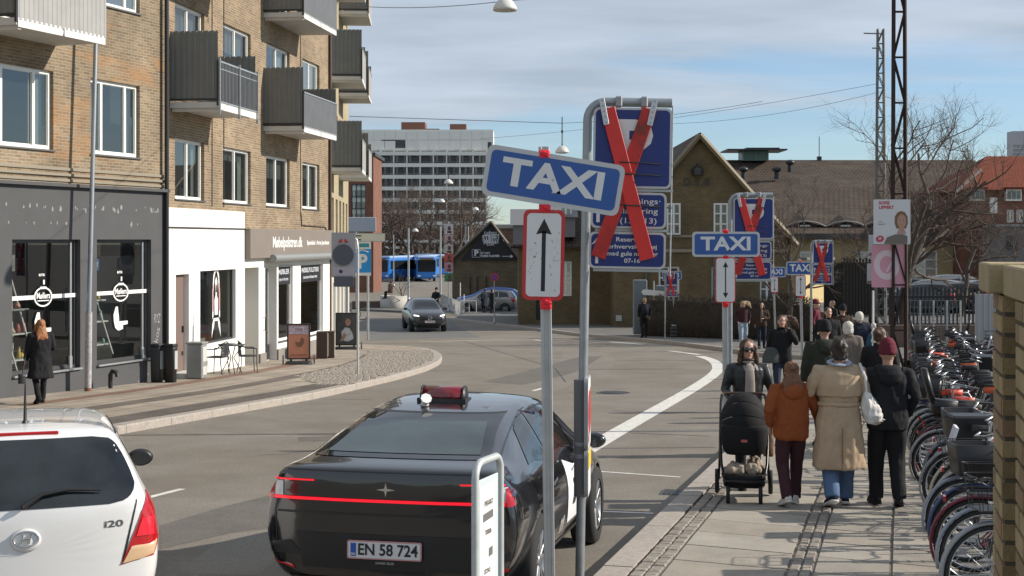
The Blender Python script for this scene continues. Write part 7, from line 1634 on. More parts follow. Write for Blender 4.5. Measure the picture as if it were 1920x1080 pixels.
def bike_proto(fc, gc, style=0, seatc=None, basket=None, label=''):
    t = thing('bicycle', label, 'bicycle', (0,0,0), 0, 'bicycles parked in the rack'); fm = M('bike_frame_%s' % '_'.join('%02d' % int(c*99) for c in fc), fc, .3, coat=.5); gm = M('mudguard_%s' % '_'.join('%02d' % int(c*99) for c in gc), gc, .35, .2, coat=.3)
    fx, rx = .56, -.52; hub = BR
    bb = Vector((-.07,0,.29)); st = Vector((-.22,0,.72)); hd = Vector((.40,0,.80)); hdb = Vector((.43,0,.62)); fr = Vector((fx,0,hub)); re = Vector((rx,0,hub))
    m = MB(); m.tube([bb,st],.016,7)
    if style == 0: m.tube([hdb+Vector((0,0,.04)), Vector((.1,0,.42)), bb+Vector((.0,0,.02))],.018,7); m.tube([hd-Vector((0,0,.03)), Vector((.15,0,.55)), bb.lerp(st,.35)],.014,7)
    else: m.tube([hdb,bb],.018,7); m.tube([hd,st-Vector((0,0,.04))],.015,7)
    m.tube([hd+Vector((-.01,0,.04)),hdb],.02,7)
    for s_ in (-1,1):
        m.tube([hdb,hdb+Vector((.02,s_*.05,-.03)),Vector((fx-.02,s_*.055,hub+.1)),Vector((fx,s_*.055,hub))],.011,6); m.tube([bb,Vector((rx,s_*.06,hub))],.010,6); m.tube([st-Vector((0,0,.05)),Vector((rx,s_*.06,hub))],.008,6)
    m.tube([st,st+Vector((-.04,0,.16))],.013,7); m.build('frame', fm, t)
    for (x, nm) in ((fx,'front'),(rx,'rear')):
        w_ = bpy.data.objects.new('wheel', None); COL.objects.link(w_); w_.parent = t; w_.location = (x,0,hub)
        for me in BW: link(me.name.split('.')[0], me, w_)
        m = MB(); a0, a1 = ((-.25,.62*pi) if x > 0 else (.25*pi,1.18*pi)); R2 = BR+.025; q = []
        N_ = 14
        for i in range(N_+1):
            a = a0+(a1-a0)*i/N_; c, s_ = cos(a), sin(a); q.append([(x+c*(R2-.02),-.03,hub+s_*(R2-.02)),(x+c*R2,-.018,hub+s_*R2),(x+c*(R2+.004),0,hub+s_*(R2+.004)),(x+c*R2,.018,hub+s_*R2),(x+c*(R2-.02),.03,hub+s_*(R2-.02)),(x+c*(R2-.004),0,hub+s_*(R2-.004))])
        m.loft(q, cap=True); m.build('mudguard', gm, t)
    m = MB(); c = st+Vector((-.05,0,.19)); m.loft([[(c.x+dx, y*wd, c.z+dz+ (0.02 if i_ in (1,2) else 0)) for i_,(y,dz) in enumerate(((-1,-.02),(-.7,.02),(.7,.02),(1,-.02),(.6,-.04),(-.6,-.04)))] for dx, wd in ((-.13,.055),(-.1,.085),(-.02,.075),(.06,.03),(.13,.018))]); m.build('saddle', saddle_m if not seatc else M('saddle_cover_%d' % int(seatc[0]*99), seatc, .5), t)
    m = MB(); hb = hd+Vector((-.02,0,.24)); m.tube([hd,hb+Vector((0,0,-.02))],.013,7); m.tube([hb+Vector((-.17,-.28,.02)),hb+Vector((-.05,-.26,.03)),hb+Vector((.03,-.14,.0)),hb,hb+Vector((.03,.14,0)),hb+Vector((-.05,.26,.03)),hb+Vector((-.17,.28,.02))],.011,7); m.build('handlebar', brim, t)
    for s_ in (-1,1): m = MB(); m.cyl(hb+Vector((-.19,s_*.283,.02)),hb+Vector((-.07,s_*.262,.03)),.016,8); m.build('grip', blk, t)
    m = MB(); 
    for s_ in (-1,1): m.tube([(rx-.2,s_*.06,.76),(rx+.24,s_*.06,.76)],.006,5); m.tube([(rx-.08,s_*.06,.76),(rx,s_*.06,hub)],.005,5)
    for x in (-.2,-.05,.1,.22): m.tube([(rx+x,-.06,.76),(rx+x,.06,.76)],.005,5)
    m.build('rack', blk, t)
    m = MB(); m.lathe([(.085,-.004),(.09,0),(.085,.004),(.0,.004)],(bb.x,.05,bb.z),18,ax=Matrix(((1,0,0),(0,0,1),(0,1,0)))); m.tube([bb+Vector((0,.06,0)),bb+Vector((.05,.07,-.16))],.009,5); m.tube([bb+Vector((0,-.06,0)),bb+Vector((-.05,-.07,.16))],.009,5); m.box(bb+Vector((.05,.12,-.16)),(.08,.09,.025)); m.box(bb+Vector((-.05,-.12,.16)),(.08,.09,.025)); m.build('crankset', M('crank_grey', (.2,.2,.2), .4, .7), t)
    m = MB(); m.box(((bb.x+rx)/2,.055,.32),(.5,.012,.09),bev=.01); m.build('chain_guard', blk, t)
    m = MB(); m.ball((.52,0,.74),(.035,.03,.03),8,6); m.build('front_lamp', chrome, t); m = MB(); m.box((rx-.26,0,.68),(.02,.06,.04)); m.build('rear_lamp', redl, t)
    if basket == 'wire':
        m = MB(); 
        for z, s_ in ((.80,.82),(.9,.91),(1.02,1.)): m.tube([(.56+a*s_,b*s_,z) for a,b in rrect(.30,.38,.05,2)],.005,4,closed=True)
        for a,b in rrect(.30,.38,.05,2)[::1]: m.tube([(.56+a*.82,b*.82,.8),(.56+a,b,1.02)],.003,3,cap=False)
        m.box((.56,0,.80),(.26,.32,.006)); m.build('basket', blk, t)
    elif basket == 'box': m = MB(); m.loft([[(.57+a*s_,b*s_,z) for a,b in rrect(.34,.42,.04,2)] for z,s_ in ((.79,.84),(1.04,1.),(1.04,.93),(.82,.8))], cap=True); m.build('basket', blk, t)
    elif basket == 'crate': m = MB(); m.box((rx+.02,0,.9),(.38,.30,.26),bev=.02); m.build('crate', blk, t)
    elif basket == 'white': m = MB(); m.box((.72,0,.88),(.03,.34,.24),ax=Matrix.Rotation(-.3,3,'Y')); m.build('front_plate', M('white_plastic', (.65,.66,.72), .4), t); m = MB(); m.box((.56,0,.80),(.3,.34,.03)); m.build('carrier', blk, t)
    elif basket == 'childseat':
        m = MB(); m.loft([[(rx+x,y,z) for x,y,z in ((-.14,-.15*s_,z_),(.12,-.15*s_,z_-.0),(.12,.15*s_,z_),(-.14,.15*s_,z_),(-.18,.1*s_,z_+.02),(-.18,-.1*s_,z_+.02))] for z_,s_ in ((.79,.8),(.95,1.))]); m.loft([[(rx-.17-q*.1+dx,y*s_,.92+q*.4) for dx,y in ((0,-.15),(.05,-.1),(.05,.1),(0,.15),(-.03,0))] for q,s_ in ((0,1),(.6,1.),(1,.7))]); m.build('child_seat', blk, t)
    if style == 1: m = MB(); m.tube([(-.12,.06,.28),(-.2,.2,.0)],.009,5); m.build('kickstand', brim, t)
    return t
random.seed(17)
KB, KG = (.012,.012,.014), (.02,.02,.022)
protos = [bike_proto(KB,(.22,.25,.3),0,None,'wire'), bike_proto((.12,.01,.02),(.13,.012,.025),0,None,None), bike_proto(KB,(.03,.05,.14),1,None,'box'), bike_proto((.2,.21,.22),(.33,.33,.32),0,(.5,.04,.015),None),
          bike_proto(KB,KG,0,None,'childseat'), bike_proto((.015,.03,.1),KG,1,None,'crate'), bike_proto((.2,.015,.012),KG,0,(.4,.03,.015),'wire'), bike_proto(KB,(.42,.38,.3),0,None,'white'), bike_proto((.3,.3,.28),(.25,.26,.27),1,None,'wire'), bike_proto((.02,.02,.02),(.28,.3,.32),0,(.55,.09,.02),'box')]
desc = ['black bicycle with blue-grey mudguards and basket', 'burgundy bicycle with burgundy mudguards', 'black bicycle with navy mudguards, deep basket', 'silver bicycle with a red saddle cover', 'black bicycle with a child seat', 'dark blue bicycle with a crate on the rack', 'red bicycle with red saddle and basket', 'black bicycle with cream mudguards, white front plate', 'grey bicycle with silver mudguards', 'black bicycle with orange saddle cover']
def rowx(y): return 2.92+.24*(min(y,21)-9.6)+(.28*(y-21) if y > 21 else 0)
chm = {}
for c in bpy.data.objects:
    if c.parent: chm.setdefault(c.parent.name, []).append(c)
order = [8,0,1,2,0,3,7,8,5,9,0,3,1,4,6,8,3,9]
used = [0]*len(protos); y = 9.75; i = 0; ordn = []
spots = []
while y < 41:
    spots.append((y, 0)); 
    if y > 19: spots.append((y+.2, 1))
    if y > 29: spots.append((y+.1, 2))
    y += random.uniform(.44,.64)
words_ = ['nearest', 'second nearest', 'third nearest', 'fourth nearest', 'fifth nearest', 'sixth nearest', 'seventh nearest', 'eighth nearest', 'ninth nearest', 'tenth nearest']
refs = ['close to the brick pier', 'level with the walkers', 'beyond the burgundy beanie', 'by the rusty mast', 'short of the mesh fence', 'near the mesh fence']
for i, (y, row) in enumerate(spots):
    k = order[i % len(order)] if i < 18 else random.randrange(len(protos))
    o = protos[k] if used[k] == 0 else copy_tree(protos[k], None, chm)
    n_ = used[k]; used[k] += 1
    flip = random.random() < (.5 if i > 4 else .3); x = rowx(y)+.92+row*1.95+random.uniform(-.07,.09)
    o.location = (x, y, gz(y)+PAV-.004); o.rotation_euler = (random.uniform(-.14,.14), .0, (0 if flip else pi)+random.uniform(-.22,.22)-.18)
    o['label'] = desc[k]+', '+(words_[n_] if n_ < 10 else 'beyond the tenth')+' of that look'
    o['group'] = 'bicycles parked in the rack'
# rack: steel loops the bicycles lean on
for j, y in enumerate([10+1.4*q for q in range(20)]):
    x = rowx(y)+.75; t = thing('bicycle_rack', 'galvanised wheel rack loop between the parked bicycles', 'bicycle rack', (x,y,gz(y)+PAV), 0, 'bicycle rack loops'); m = MB(); m.tube([(-.02,0,0),(-.02,0,.45),(.1,0,.6),(.3,0,.6),(.4,0,.45),(.4,0,0)], .018, 6, up=(0,1,0)); m.build('loop', steel, t)
# ================================================================== PEOPLE
skin = M('skin', (.46,.27,.19), .5, noise=(18,.06)); lips = M('lips', (.4,.13,.11), .5); eyem = M('eye_dark', (.03,.02,.018), .3); sgl = M('sunglasses', (.006,.006,.008), .08, coat=.5)
def cloth(nm, c, rough=.85, n=.12): return M('cloth_'+nm, c, rough, noise=(7,n), bump=(420,.25), spec=.25)
C_ = dict(black=cloth('black',(.014,.014,.016)), leather=M('leather_black',(.016,.018,.018),.42,noise=(8,.2),bump=(60,.3)), olive=cloth('olive',(.03,.033,.024)), rust=cloth('rust',(.25,.065,.02)), tan=cloth('tan',(.43,.315,.21),.8,.07), beige=cloth('beige',(.33,.27,.21)), knit=cloth('knit',(.36,.31,.26)), navy=cloth('navy',(.015,.02,.035)), jeans=cloth('jeans',(.09,.15,.26)), palejeans=cloth('pale_jeans',(.28,.35,.42)), plum=cloth('plum',(.05,.02,.025)), wine=cloth('wine',(.12,.018,.03)), greyb=cloth('grey_brown',(.16,.135,.115)), dkbrown=cloth('dark_brown',(.045,.025,.018)), teal=cloth('teal',(.02,.09,.13)), white=cloth('white',(.62,.6,.56)), darkjeans=cloth('dark_jeans',(.03,.04,.065)), camel=cloth('camel',(.2,.13,.08)))
H_ = dict(brown=M('hair_brown',(.075,.035,.018),.55,noise=(26,.4),bump=(90,.7)), dark=M('hair_dark',(.022,.014,.010),.5,noise=(26,.4),bump=(90,.7)), auburn=M('hair_auburn',(.16,.07,.03),.55,noise=(26,.4),bump=(90,.7)), blond=M('hair_blond',(.33,.23,.12),.6,noise=(26,.3),bump=(90,.7)), white=M('hair_white',(.6,.58,.5),.7,noise=(26,.2),bump=(90,.7)), copper=M('hair_copper',(.3,.12,.04),.55,noise=(26,.3),bump=(90,.7)))
V = Vector
def ering(z, rx, ry, cx=0., cy=0., n=18, p=2.):
    o = []
    for i in range(n):
        a = 2*pi*i/n; c, s = cos(a), sin(a); o.append((cx+rx*abs(c)**(2/p)*(1 if c > 0 else -1), cy+ry*abs(s)**(2/p)*(1 if s > 0 else -1), z))
    return o
def limb(mb, pts, r, n=10): mb.tube(pts, r, n)
def person(label, loc, rz, h, w=.5, top='black', leg='darkjeans', coat='jacket', hair='brown', style='long', hat=None, arms=('hang','hang'), shoe='black', vox=.017, scarf=None, inner=None, wide=1., headturn=0., lean=0., side_phase=1, group=None, sleeves=None, legs=None, skirt_z=.42, tilt=0., glasses=False, hood=False, trouser_w=1., lips_on=True):
    s = h/1.70; t = thing('person', label, 'person', loc, rz, group, rot=(lean, 0, rz)); t.scale = (s,s,s)
    # joints -------------------------------------------------------
    f = side_phase; J = {}
    for sd, nm in ((-1,'L'),(1,'R')):
        sw = w*(f if sd > 0 else -f); hip = V((sd*.092,0,.90))
        if sw >= 0: ank = V((sd*.095,.30*sw,.085)); knee = V((sd*.10,.17*sw+.03,.49)); toe = ank+V((sd*.02,.16,-.045+.02*sw))
        else: ank = V((sd*.095,.34*sw,.085+.10*abs(sw))); knee = V((sd*.10,.02+.10*sw+.05,.48)); toe = ank+V((sd*.02,.13,-.05-.05*abs(sw)))
        if legs: hip, knee, ank, toe = [V((sd*a[0],a[1],a[2])) for a in legs]
        J['hip'+nm], J['knee'+nm], J['ank'+nm], J['toe'+nm] = hip, knee, ank, toe
        sh = V((sd*.185*wide,-.005,1.385)); a_ = arms[0 if sd < 0 else 1]; asw = -sw
        if a_ == 'hang': el_ = V((sd*.235*wide,-.03+.10*asw,1.12)); wr_ = V((sd*.235*wide,.06+.20*asw,.89))
        elif a_ == 'pocket': el_ = V((sd*.285*wide,-.07,1.13)); wr_ = V((sd*.215*wide,.09,.95))
        elif a_ == 'push': el_ = V((sd*.27,.02,1.13)); wr_ = V((sd*.235,.30,1.03))
        elif a_ == 'phone': el_ = V((sd*.27,.12,1.18)); wr_ = V((sd*.115,.15,1.46))
        elif a_ == 'front': el_ = V((sd*.26,-.0,1.12)); wr_ = V((sd*.05,.20,1.12))
        elif a_ == 'out': el_ = V((sd*.30,.02,1.17)); wr_ = V((sd*.36,.12,1.0))
        else: el_, wr_ = V(a_[0]), V(a_[1])
        J['sh'+nm], J['el'+nm], J['wr'+nm] = sh, el_, wr_
    # body -----------------------------------------------------------
    b = MB(); RT = Matrix.Rotation(headturn,3,'Z') @ Matrix.Rotation(tilt,3,'X')
    piv = V((0,-.01,1.47)); HT = lambda p: piv+RT @ (V(p)-piv)
    prof = [(1.478,.022,.03,.047),(1.49,.040,.05,.034),(1.515,.054,.068,.020),(1.545,.064,.080,.008),(1.58,.071,.088,.0),(1.615,.074,.093,-.003),(1.65,.069,.088,-.006),(1.68,.050,.068,-.008),(1.698,.02,.03,-.01)]
    b.loft([[HT(q) for q in ering(z,rx,ry,0,cy,20)] for z,rx,ry,cy in prof])
    b.tube([HT((0,.083,1.60)),HT((0,.104,1.568)),HT((0,.098,1.556))],[.010,.0165,.011],8)
    for sd in (-1,1): b.ball(HT((sd*.075,-.008,1.582)),(.012,.022,.033),8,6); b.ball(HT((sd*.03,.076,1.565)),(.024,.016,.02),8,6)
    b.ball(HT((0,.085,1.528)),(.026,.013,.012),8,6); b.ball(HT((0,.082,1.495)),(.022,.018,.016),8,6)
    b.tube([V((0,-.015,1.38)),V((0,-.008,1.46)),HT((0,-.0,1.53))],[.062,.052,.052],12)
    b.loft([ering(z,rx,ry,0,cy,16,2.3) for z,rx,ry,cy in ((.84,.13,.09,0),(.92,.145,.10,0),(1.05,.12,.085,.0),(1.2,.14,.10,0),(1.34,.155,.095,-.005),(1.41,.11,.07,-.01),(1.44,.06,.05,-.01))])
    for nm, sd in (('L',-1),('R',1)):
        b.tube([J['sh'+nm]-V((sd*.05,0,0)),J['sh'+nm],J['el'+nm],J['wr'+nm]],[.05,.046,.036,.024],10)
        b.tube([J['hip'+nm],J['knee'+nm],J['ank'+nm],J['toe'+nm]],[.08,.052,.036,.026],10)
        wr_, el_ = J['wr'+nm], J['el'+nm]; d = (wr_-el_).normalized(); x = V((0,1,0)) if abs(d.y) < .8 else V((1,0,0)); x = (x-d*x.dot(d)).normalized(); y = d.cross(x)
        b.tube([wr_-d*.01,wr_+d*.04,wr_+d*.085],[(.024,.017),(.038,.017),(.036,.014)],10,up=x)
        if vox < .0125:
            for q,(o_,ln) in enumerate(((-.028,.062),(-.010,.072),(.009,.068),(.027,.054))):
                p0 = wr_+d*.075+x*o_; b.tube([p0,p0+d*ln*.5+y*.006*sd,p0+d*ln*.85+y*.022*sd],[.0098,.0095,.008],6)
            b.tube([wr_+d*.03+x*.03,wr_+d*.065+x*.052,wr_+d*.095+x*.05+y*.01*sd],[.012,.011,.009],6)
        else: b.tube([wr_+d*.08,wr_+d*.13+y*.01*sd],[(.036,.014),(.026,.012)],8,up=x)
    remesh(b, 'body', skin, t, min(vox,.011) if vox < .0125 else min(vox,.016), 1)
    # face -----------------------------------------------------------
    if vox < .026:
        m = MB()
        for sd in (-1,1): m.ball(HT((sd*.031,.0835,1.594)),(.014,.006,.0075),8,5)
        for sd in (-1,1): m.box(HT((sd*.031,.0875,1.614)),(.034,.008,.006),bev=.002)
        m.build('eyes', eyem, t); m = MB(); m.ball(HT((0,.0955,1.529)),(.022,.007,.0065),8,5); m.build('mouth', lips, t)
    if glasses:
        m = MB()
        for sd in (-1,1): m.loft([[HT((sd*.034+a,y_-abs(sd*.034+a)*.18,1.59+b_)) for a,b_ in rrect(.058,.044,.016,3)] for y_ in (.098,.108)]); m.tube([HT((sd*.06,.088,1.60)),HT((sd*.078,-.0,1.598))],.004,5)
        m.box(HT((0,.102,1.60)),(.02,.008,.008)); m.build('sunglasses', sgl, t)
    # trousers ---------------------------------------------------------
    m = MB(); tw = trouser_w
    for nm in 'LR':
        a, k_, h_ = J['ank'+nm], J['knee'+nm], J['hip'+nm]; m.tube([h_+V((0,0,.02)),h_.lerp(k_,.4),k_,k_.lerp(a,.6),a+V((0,0,-.02))],[.098,.090*(.5+.5*tw),.068*tw,.060*tw,.058*tw],12)
    m.loft([ering(z,rx,ry,0,0,16) for z,rx,ry in ((.84,.16,.105),(.92,.17,.12),(1.02,.15,.105))]); remesh(m, 'trousers', C_[leg], t, vox, 2, noise=(9,.008))
    # shoes -------------------------------------------------------------
    for nm, sd in (('L',-1),('R',1)):
        a, to = J['ank'+nm], J['toe'+nm]; d = (to-a); d2 = V((d.x,d.y,d.z+.03)).normalized(); up = V((1,0,0)).cross(d2); up = up if up.z > 0 else -up
        q = a+V((0,0,-.055)); o_ = bpy.data.objects.new('shoe', None); COL.objects.link(o_); o_.parent = t
        A = lambda y_, x_, z_: q+d2*y_+V((1,0,0))*x_+up*z_
        m = MB(); m.loft([[A(y_,x_*wd,z0 if zz_ == 0 else z0+ht*zz_) for x_,zz_ in ((-1,0),(1,0),(1,.5),(.6,1),(-.6,1),(-1,.5))] for y_,wd,z0,ht in ((-.075,.026,0,.05),(-.06,.036,0,.09),(.0,.037,0,.10),(.06,.040,0,.07),(.12,.046,0,.05),(.17,.042,.0,.042),(.20,.024,.004,.03))]); m.build('upper', C_[shoe] if shoe in C_ else cloth(shoe,(.5,.5,.5)), o_)
        m = MB(); m.loft([[A(y_,x_*wd,z_) for x_,z_ in ((-1,-.022),(1,-.022),(1,.004),(-1,.004))] for y_,wd in ((-.08,.028),(-.065,.040),(0,.040),(.06,.043),(.12,.05),(.175,.045),(.208,.022))]); m.build('sole', C_['white'] if shoe in ('white','navy') else C_['black'], o_)
    # upper clothes -----------------------------------------------------
    W_ = wide; m = MB()
    if coat == 'jacket': z0 = .80; secs = [(z0,.195,.135),(.9,.20,.14),(1.02,.185,.13),(1.15,.188,.132),(1.28,.20,.135),(1.36,.19,.125),(1.42,.12,.09),(1.46,.075,.068)]
    elif coat == 'short': z0 = .90; secs = [(z0,.175,.125),(1.02,.165,.12),(1.15,.175,.122),(1.28,.188,.125),(1.36,.18,.115),(1.42,.11,.085),(1.455,.07,.062)]
    elif coat == 'puffer': z0 = .78; secs = [(z0,.19,.14),(.82,.225,.165),(1.0,.225,.165),(1.15,.222,.16),(1.28,.22,.155),(1.36,.20,.14),(1.42,.14,.11),(1.47,.09,.08)]
    else: z0 = skirt_z; secs = [(z0,.255,.20),(z0+.02,.262,.205),(.7,.235,.175),(.85,.222,.158),(.98,.205,.142),(1.06,.192,.135),(1.15,.198,.136),(1.28,.208,.138),(1.36,.196,.128),(1.42,.125,.095),(1.47,.085,.075)]
    m.loft([ering(z,rx*W_,ry,0,-.005,22,2.4) for z,rx,ry in secs])
    sr = {'jacket':(.076,.070,.056,.044),'short':(.070,.062,.050,.040),'puffer':(.092,.085,.072,.054)}.get(coat,(.086,.078,.064,.056))
    for nm, sd in (('L',-1),('R',1)): m.tube([J['sh'+nm]-V((sd*.07,0,-.0)),J['sh'+nm]-V((0,0,.01)),J['sh'+nm].lerp(J['el'+nm],.5),J['el'+nm],J['el'+nm].lerp(J['wr'+nm],.55),J['wr'+nm]-(J['wr'+nm]-J['el'+nm])*.02],[sr[0]*.8,sr[0],sr[1],sr[2],sr[2]*.9,sr[3]],12)
    up_ = remesh(m, {'coat':'coat'}.get(coat,'jacket'), C_[top], t, vox, 2, noise=(10,.016 if coat != 'short' else .011))
    m = MB(); m.tube([V((cos(a)*.082,sin(a)*.072-.012,1.455+.016*sin(a))) for a in [2*pi*i/16 for i in range(16)]],[(.016,.028)]*16,8,closed=True,up=(0,0,1)) if not hood else m.tube([V((cos(a)*.105,sin(a)*.085-.03,1.43+.012*sin(a)-.03*(sin(a)<0))) for a in [2*pi*i/16 for i in range(16)]],[.034]*16,8,closed=True)
    if hood: m.loft([ering(z,rx,ry,0,cy,14) for z,rx,ry,cy in ((1.27,.05,.03,-.14),(1.31,.11,.05,-.145),(1.38,.13,.065,-.13),(1.44,.12,.06,-.105),(1.47,.09,.04,-.09))])
    remesh(m, 'hood' if hood else 'collar', C_[top if not scarf else scarf], t, vox, 1)
    if inner: 
        m = MB(); m.loft([ering(z,rx,.02,0,cy,12) for z,rx,cy in ((.93,.06,.113),(1.1,.065,.122),(1.25,.06,.122),(1.36,.055,.11),(1.42,.045,.085))]); m.tube([V((cos(a)*.066,sin(a)*.062-.004,1.455)) for a in [2*pi*i/14 for i in range(14)]],.024,7,closed=True); remesh(m, 'jumper', C_[inner], t, vox, 2)
    # hair -----------------------------------------------------------------
    hm = H_.get(hair); m = MB(); rr = random.Random(len(label))
    if style != 'none' and hm:
        m.ball(HT((0,-.020,1.618)),(.086,.096,.098),18,12); m.loft([[HT(q) for q in ering(z,rx,ry,0,cy,14)] for z,rx,ry,cy in ((1.50,.055,.035,-.062),(1.54,.078,.055,-.050),(1.6,.088,.075,-.036),(1.65,.088,.08,-.03))])
        if style == 'long':
            m.loft([[HT(q) for q in ering(z,rx,ry,0,cy,14)] for z,rx,ry,cy in ((1.30,.07,.025,-.115),(1.36,.10,.04,-.10),(1.45,.105,.055,-.075),(1.55,.095,.06,-.05))])
            for sd in (-1,1): m.tube([HT((sd*.07,.045,1.64)),HT((sd*.088,.035,1.56)),HT((sd*.098,.03,1.47)),HT((sd*.10,.035,1.38))],[.02,.028,.032,.012],8)
            for i in range(9): a = rr.uniform(-.09,.09); m.tube([HT((a,-.10,1.42)),HT((a*1.15,-.128,1.33)),HT((a*1.1+rr.uniform(-.02,.02),-.13,1.24+rr.uniform(0,.05)))],[.03,.022,.005],6)
        elif style == 'half':
            m.ball(HT((0,-.11,1.64)),(.035,.03,.035),10,8)
            for i in range(14): a = rr.uniform(-.095,.095); m.tube([HT((a*.7,-.09,1.57)),HT((a*1.1,-.125,1.47)),HT((a*1.25+rr.uniform(-.02,.02),-.14,1.36)),HT((a*1.2+rr.uniform(-.03,.03),-.13,1.27+rr.uniform(0,.05)))],[.028,.032,.026,.006],7)
        elif style == 'bun': m.ball(HT((.01,-.115,1.63)),(.045,.04,.05),12,8)
        elif style == 'updo': m.ball(HT((0,-.08,1.66)),(.06,.05,.06),12,8); m.ball(HT((0,-.03,1.70)),(.06,.06,.03),12,8)
        elif style == 'blown':
            m.loft([[HT(q) for q in ering(z,rx,ry,0,cy,14)] for z,rx,ry,cy in ((1.36,.06,.03,-.09),(1.45,.095,.05,-.075),(1.55,.095,.06,-.05))])
            for i in range(16): a = rr.uniform(-.07,.06); m.tube([HT((-.05+a*.3,-.03,1.66+a*.4)),HT((-.15,-.05,1.64+a)),HT((-.27,-.07,1.58+a*1.4)),HT((-.36+a*.6,-.08,1.50+a*1.8))],[.03,.026,.016,.004],6)
        elif style == 'bob': m.loft([[HT(q) for q in ering(z,rx,ry,0,cy,14)] for z,rx,ry,cy in ((1.46,.07,.06,-.03),(1.50,.095,.085,-.03),(1.58,.10,.09,-.025),(1.66,.09,.09,-.02))])
        remesh(m, 'hair', hm, t, vox, 1, noise=(34,.012))
    if hat:
        m = MB(); m.loft([[HT(q) for q in ering(z,rx,ry,0,cy,20)] for z,rx,ry,cy in ((1.595,.084,.098,-.012),(1.61,.093,.106,-.012),(1.65,.092,.105,-.014),(1.70,.078,.09,-.018),(1.74,.05,.06,-.022),(1.755,.02,.02,-.022))])
        if hat[1] == 'cap': m.loft([[HT(q) for q in ((-.07,y_,z_),(.07,y_,z_),(.06,y_,z_+.012),(-.06,y_,z_+.012))] for y_,z_ in ((.07,1.63),(.13,1.62),(.16,1.61))])
        if hat[1] == 'knit': m.loft([[HT(q) for q in ering(z,rx,ry,0,cy,20)] for z,rx,ry,cy in ((1.575,.088,.100,-.014),(1.58,.093,.106,-.014),(1.615,.096,.11,-.014),(1.62,.09,.10,-.014))])
        remesh(m, 'beanie' if hat[1] == 'knit' else 'cap', C_[hat[0]], t, vox, 1, noise=(30,.004))
    t['_'] = 0; del t['_']
    return t, J, s
def at(px, d, pav=PAV): return (Xat(px,d), d, gz(d)+pav)
FACE = pi
# near group
stroll_lbl = 'woman in sunglasses and open black jacket pushing the black stroller'
wm, J, s_ = person(stroll_lbl, at(1402,16.4), FACE+.05, 1.68, .35, 'leather','black','short','brown','long',arms=('push','push'),vox=.0115,inner='knit',glasses=True)
m = MB()
for i in range(12): a = pi*i/11; p = V((cos(a)*.06, .085+sin(a)*.03, 1.40-sin(a)*.07)); m.ball(p,(.008,.006,.008),6,4)
m.build('necklace', M('pearl', (.6,.55,.5), .3), wm)
girl, J, s_ = person('girl in a rust orange hooded jacket with wavy brown hair, seen from behind', at(1483,15.05), .06, 1.50, .55, 'rust','plum','puffer','auburn','half',arms=((( -.27,-.05,1.14),(-.24,.06,.95)),'out'),shoe='white',vox=.0115,hood=True,wide=.93,side_phase=1,trouser_w=1.12)
tr, J, s_ = person('woman in a long tan trench coat with a white shoulder bag, seen from behind', at(1573,15.0), -.05, 1.73, .55, 'tan','jeans','coat','dark','updo',arms=('out',((.27,-.02,1.14),(.29,.13,1.05))),shoe='navy',vox=.0115,skirt_z=.40,side_phase=1,trouser_w=1.35,wide=1.05)
m = MB(); m.loft([ering(z,rx,ry,0,-.012,22,2.4) for z,rx,ry in ((1.13,.225,.152),(1.14,.232,.158),(1.26,.232,.160),(1.36,.212,.142),(1.40,.17,.12))]); remesh(m,'storm_flap',C_['tan'],tr,.012,1,noise=(8,.01))
m = MB(); m.tube([V((cos(a)*.205*1.05,sin(a)*.145-.005,1.055)) for a in [2*pi*i/24 for i in range(24)]],[(.024,.007)]*24,6,closed=True,up=(0,0,1)); m.build('belt',C_['tan'],tr)
m = MB(); m.box((.0,-.205,.62),(.012,.01,.42)); m.build('back_vent', cloth('tan_shadow_seam',(.25,.16,.09)), tr)
m = MB(); m.tube([V((cos(a)*.10,sin(a)*.085-.02,1.475+.02*sin(a))) for a in [2*pi*i/16 for i in range(16)]],[(.012,.03)]*16,8,closed=True,up=(0,0,1)); m.build('collar_lining', cloth('stripe_blue',(.3,.34,.42)), tr)
bag = thing('shoulder_bag', 'white slouchy shoulder bag hanging on the trench coat', 'bag', at(1573,15.0), -.05); bag.scale = (1.0176,)*3
m = MB(); m.loft([ering(z,rx,ry,cx,-.10,14) for z,rx,ry,cx in ((.86,.05,.06,.335),(.88,.09,.10,.335),(.95,.11,.12,.32),(1.05,.085,.10,.29),(1.15,.045,.07,.265),(1.19,.02,.04,.255))]); remesh(m,'bag_body',C_['white'],bag,.012,2,noise=(13,.03))
m = MB(); m.tube([(.255,-.13,1.17),(.235,-.16,1.34),(.20,-.05,1.47),(.225,.04,1.36),(.26,-.02,1.18)],[(.014,.005)]*5,6); m.build('strap',C_['white'],bag)
bj, J, s_ = person('person in a black jacket and burgundy beanie, seen from behind beside the bicycles', at(1664,15.0), -.08, 1.71, .42, 'black','black','jacket','dark','none',hat=('wine','knit'),arms=(((-.25,.02,1.13),(-.20,.12,.96)),((.29,-.05,1.14),(.22,.10,.95))),vox=.0115,side_phase=-1,trouser_w=1.3,wide=1.08,headturn=-.3,hood=True)
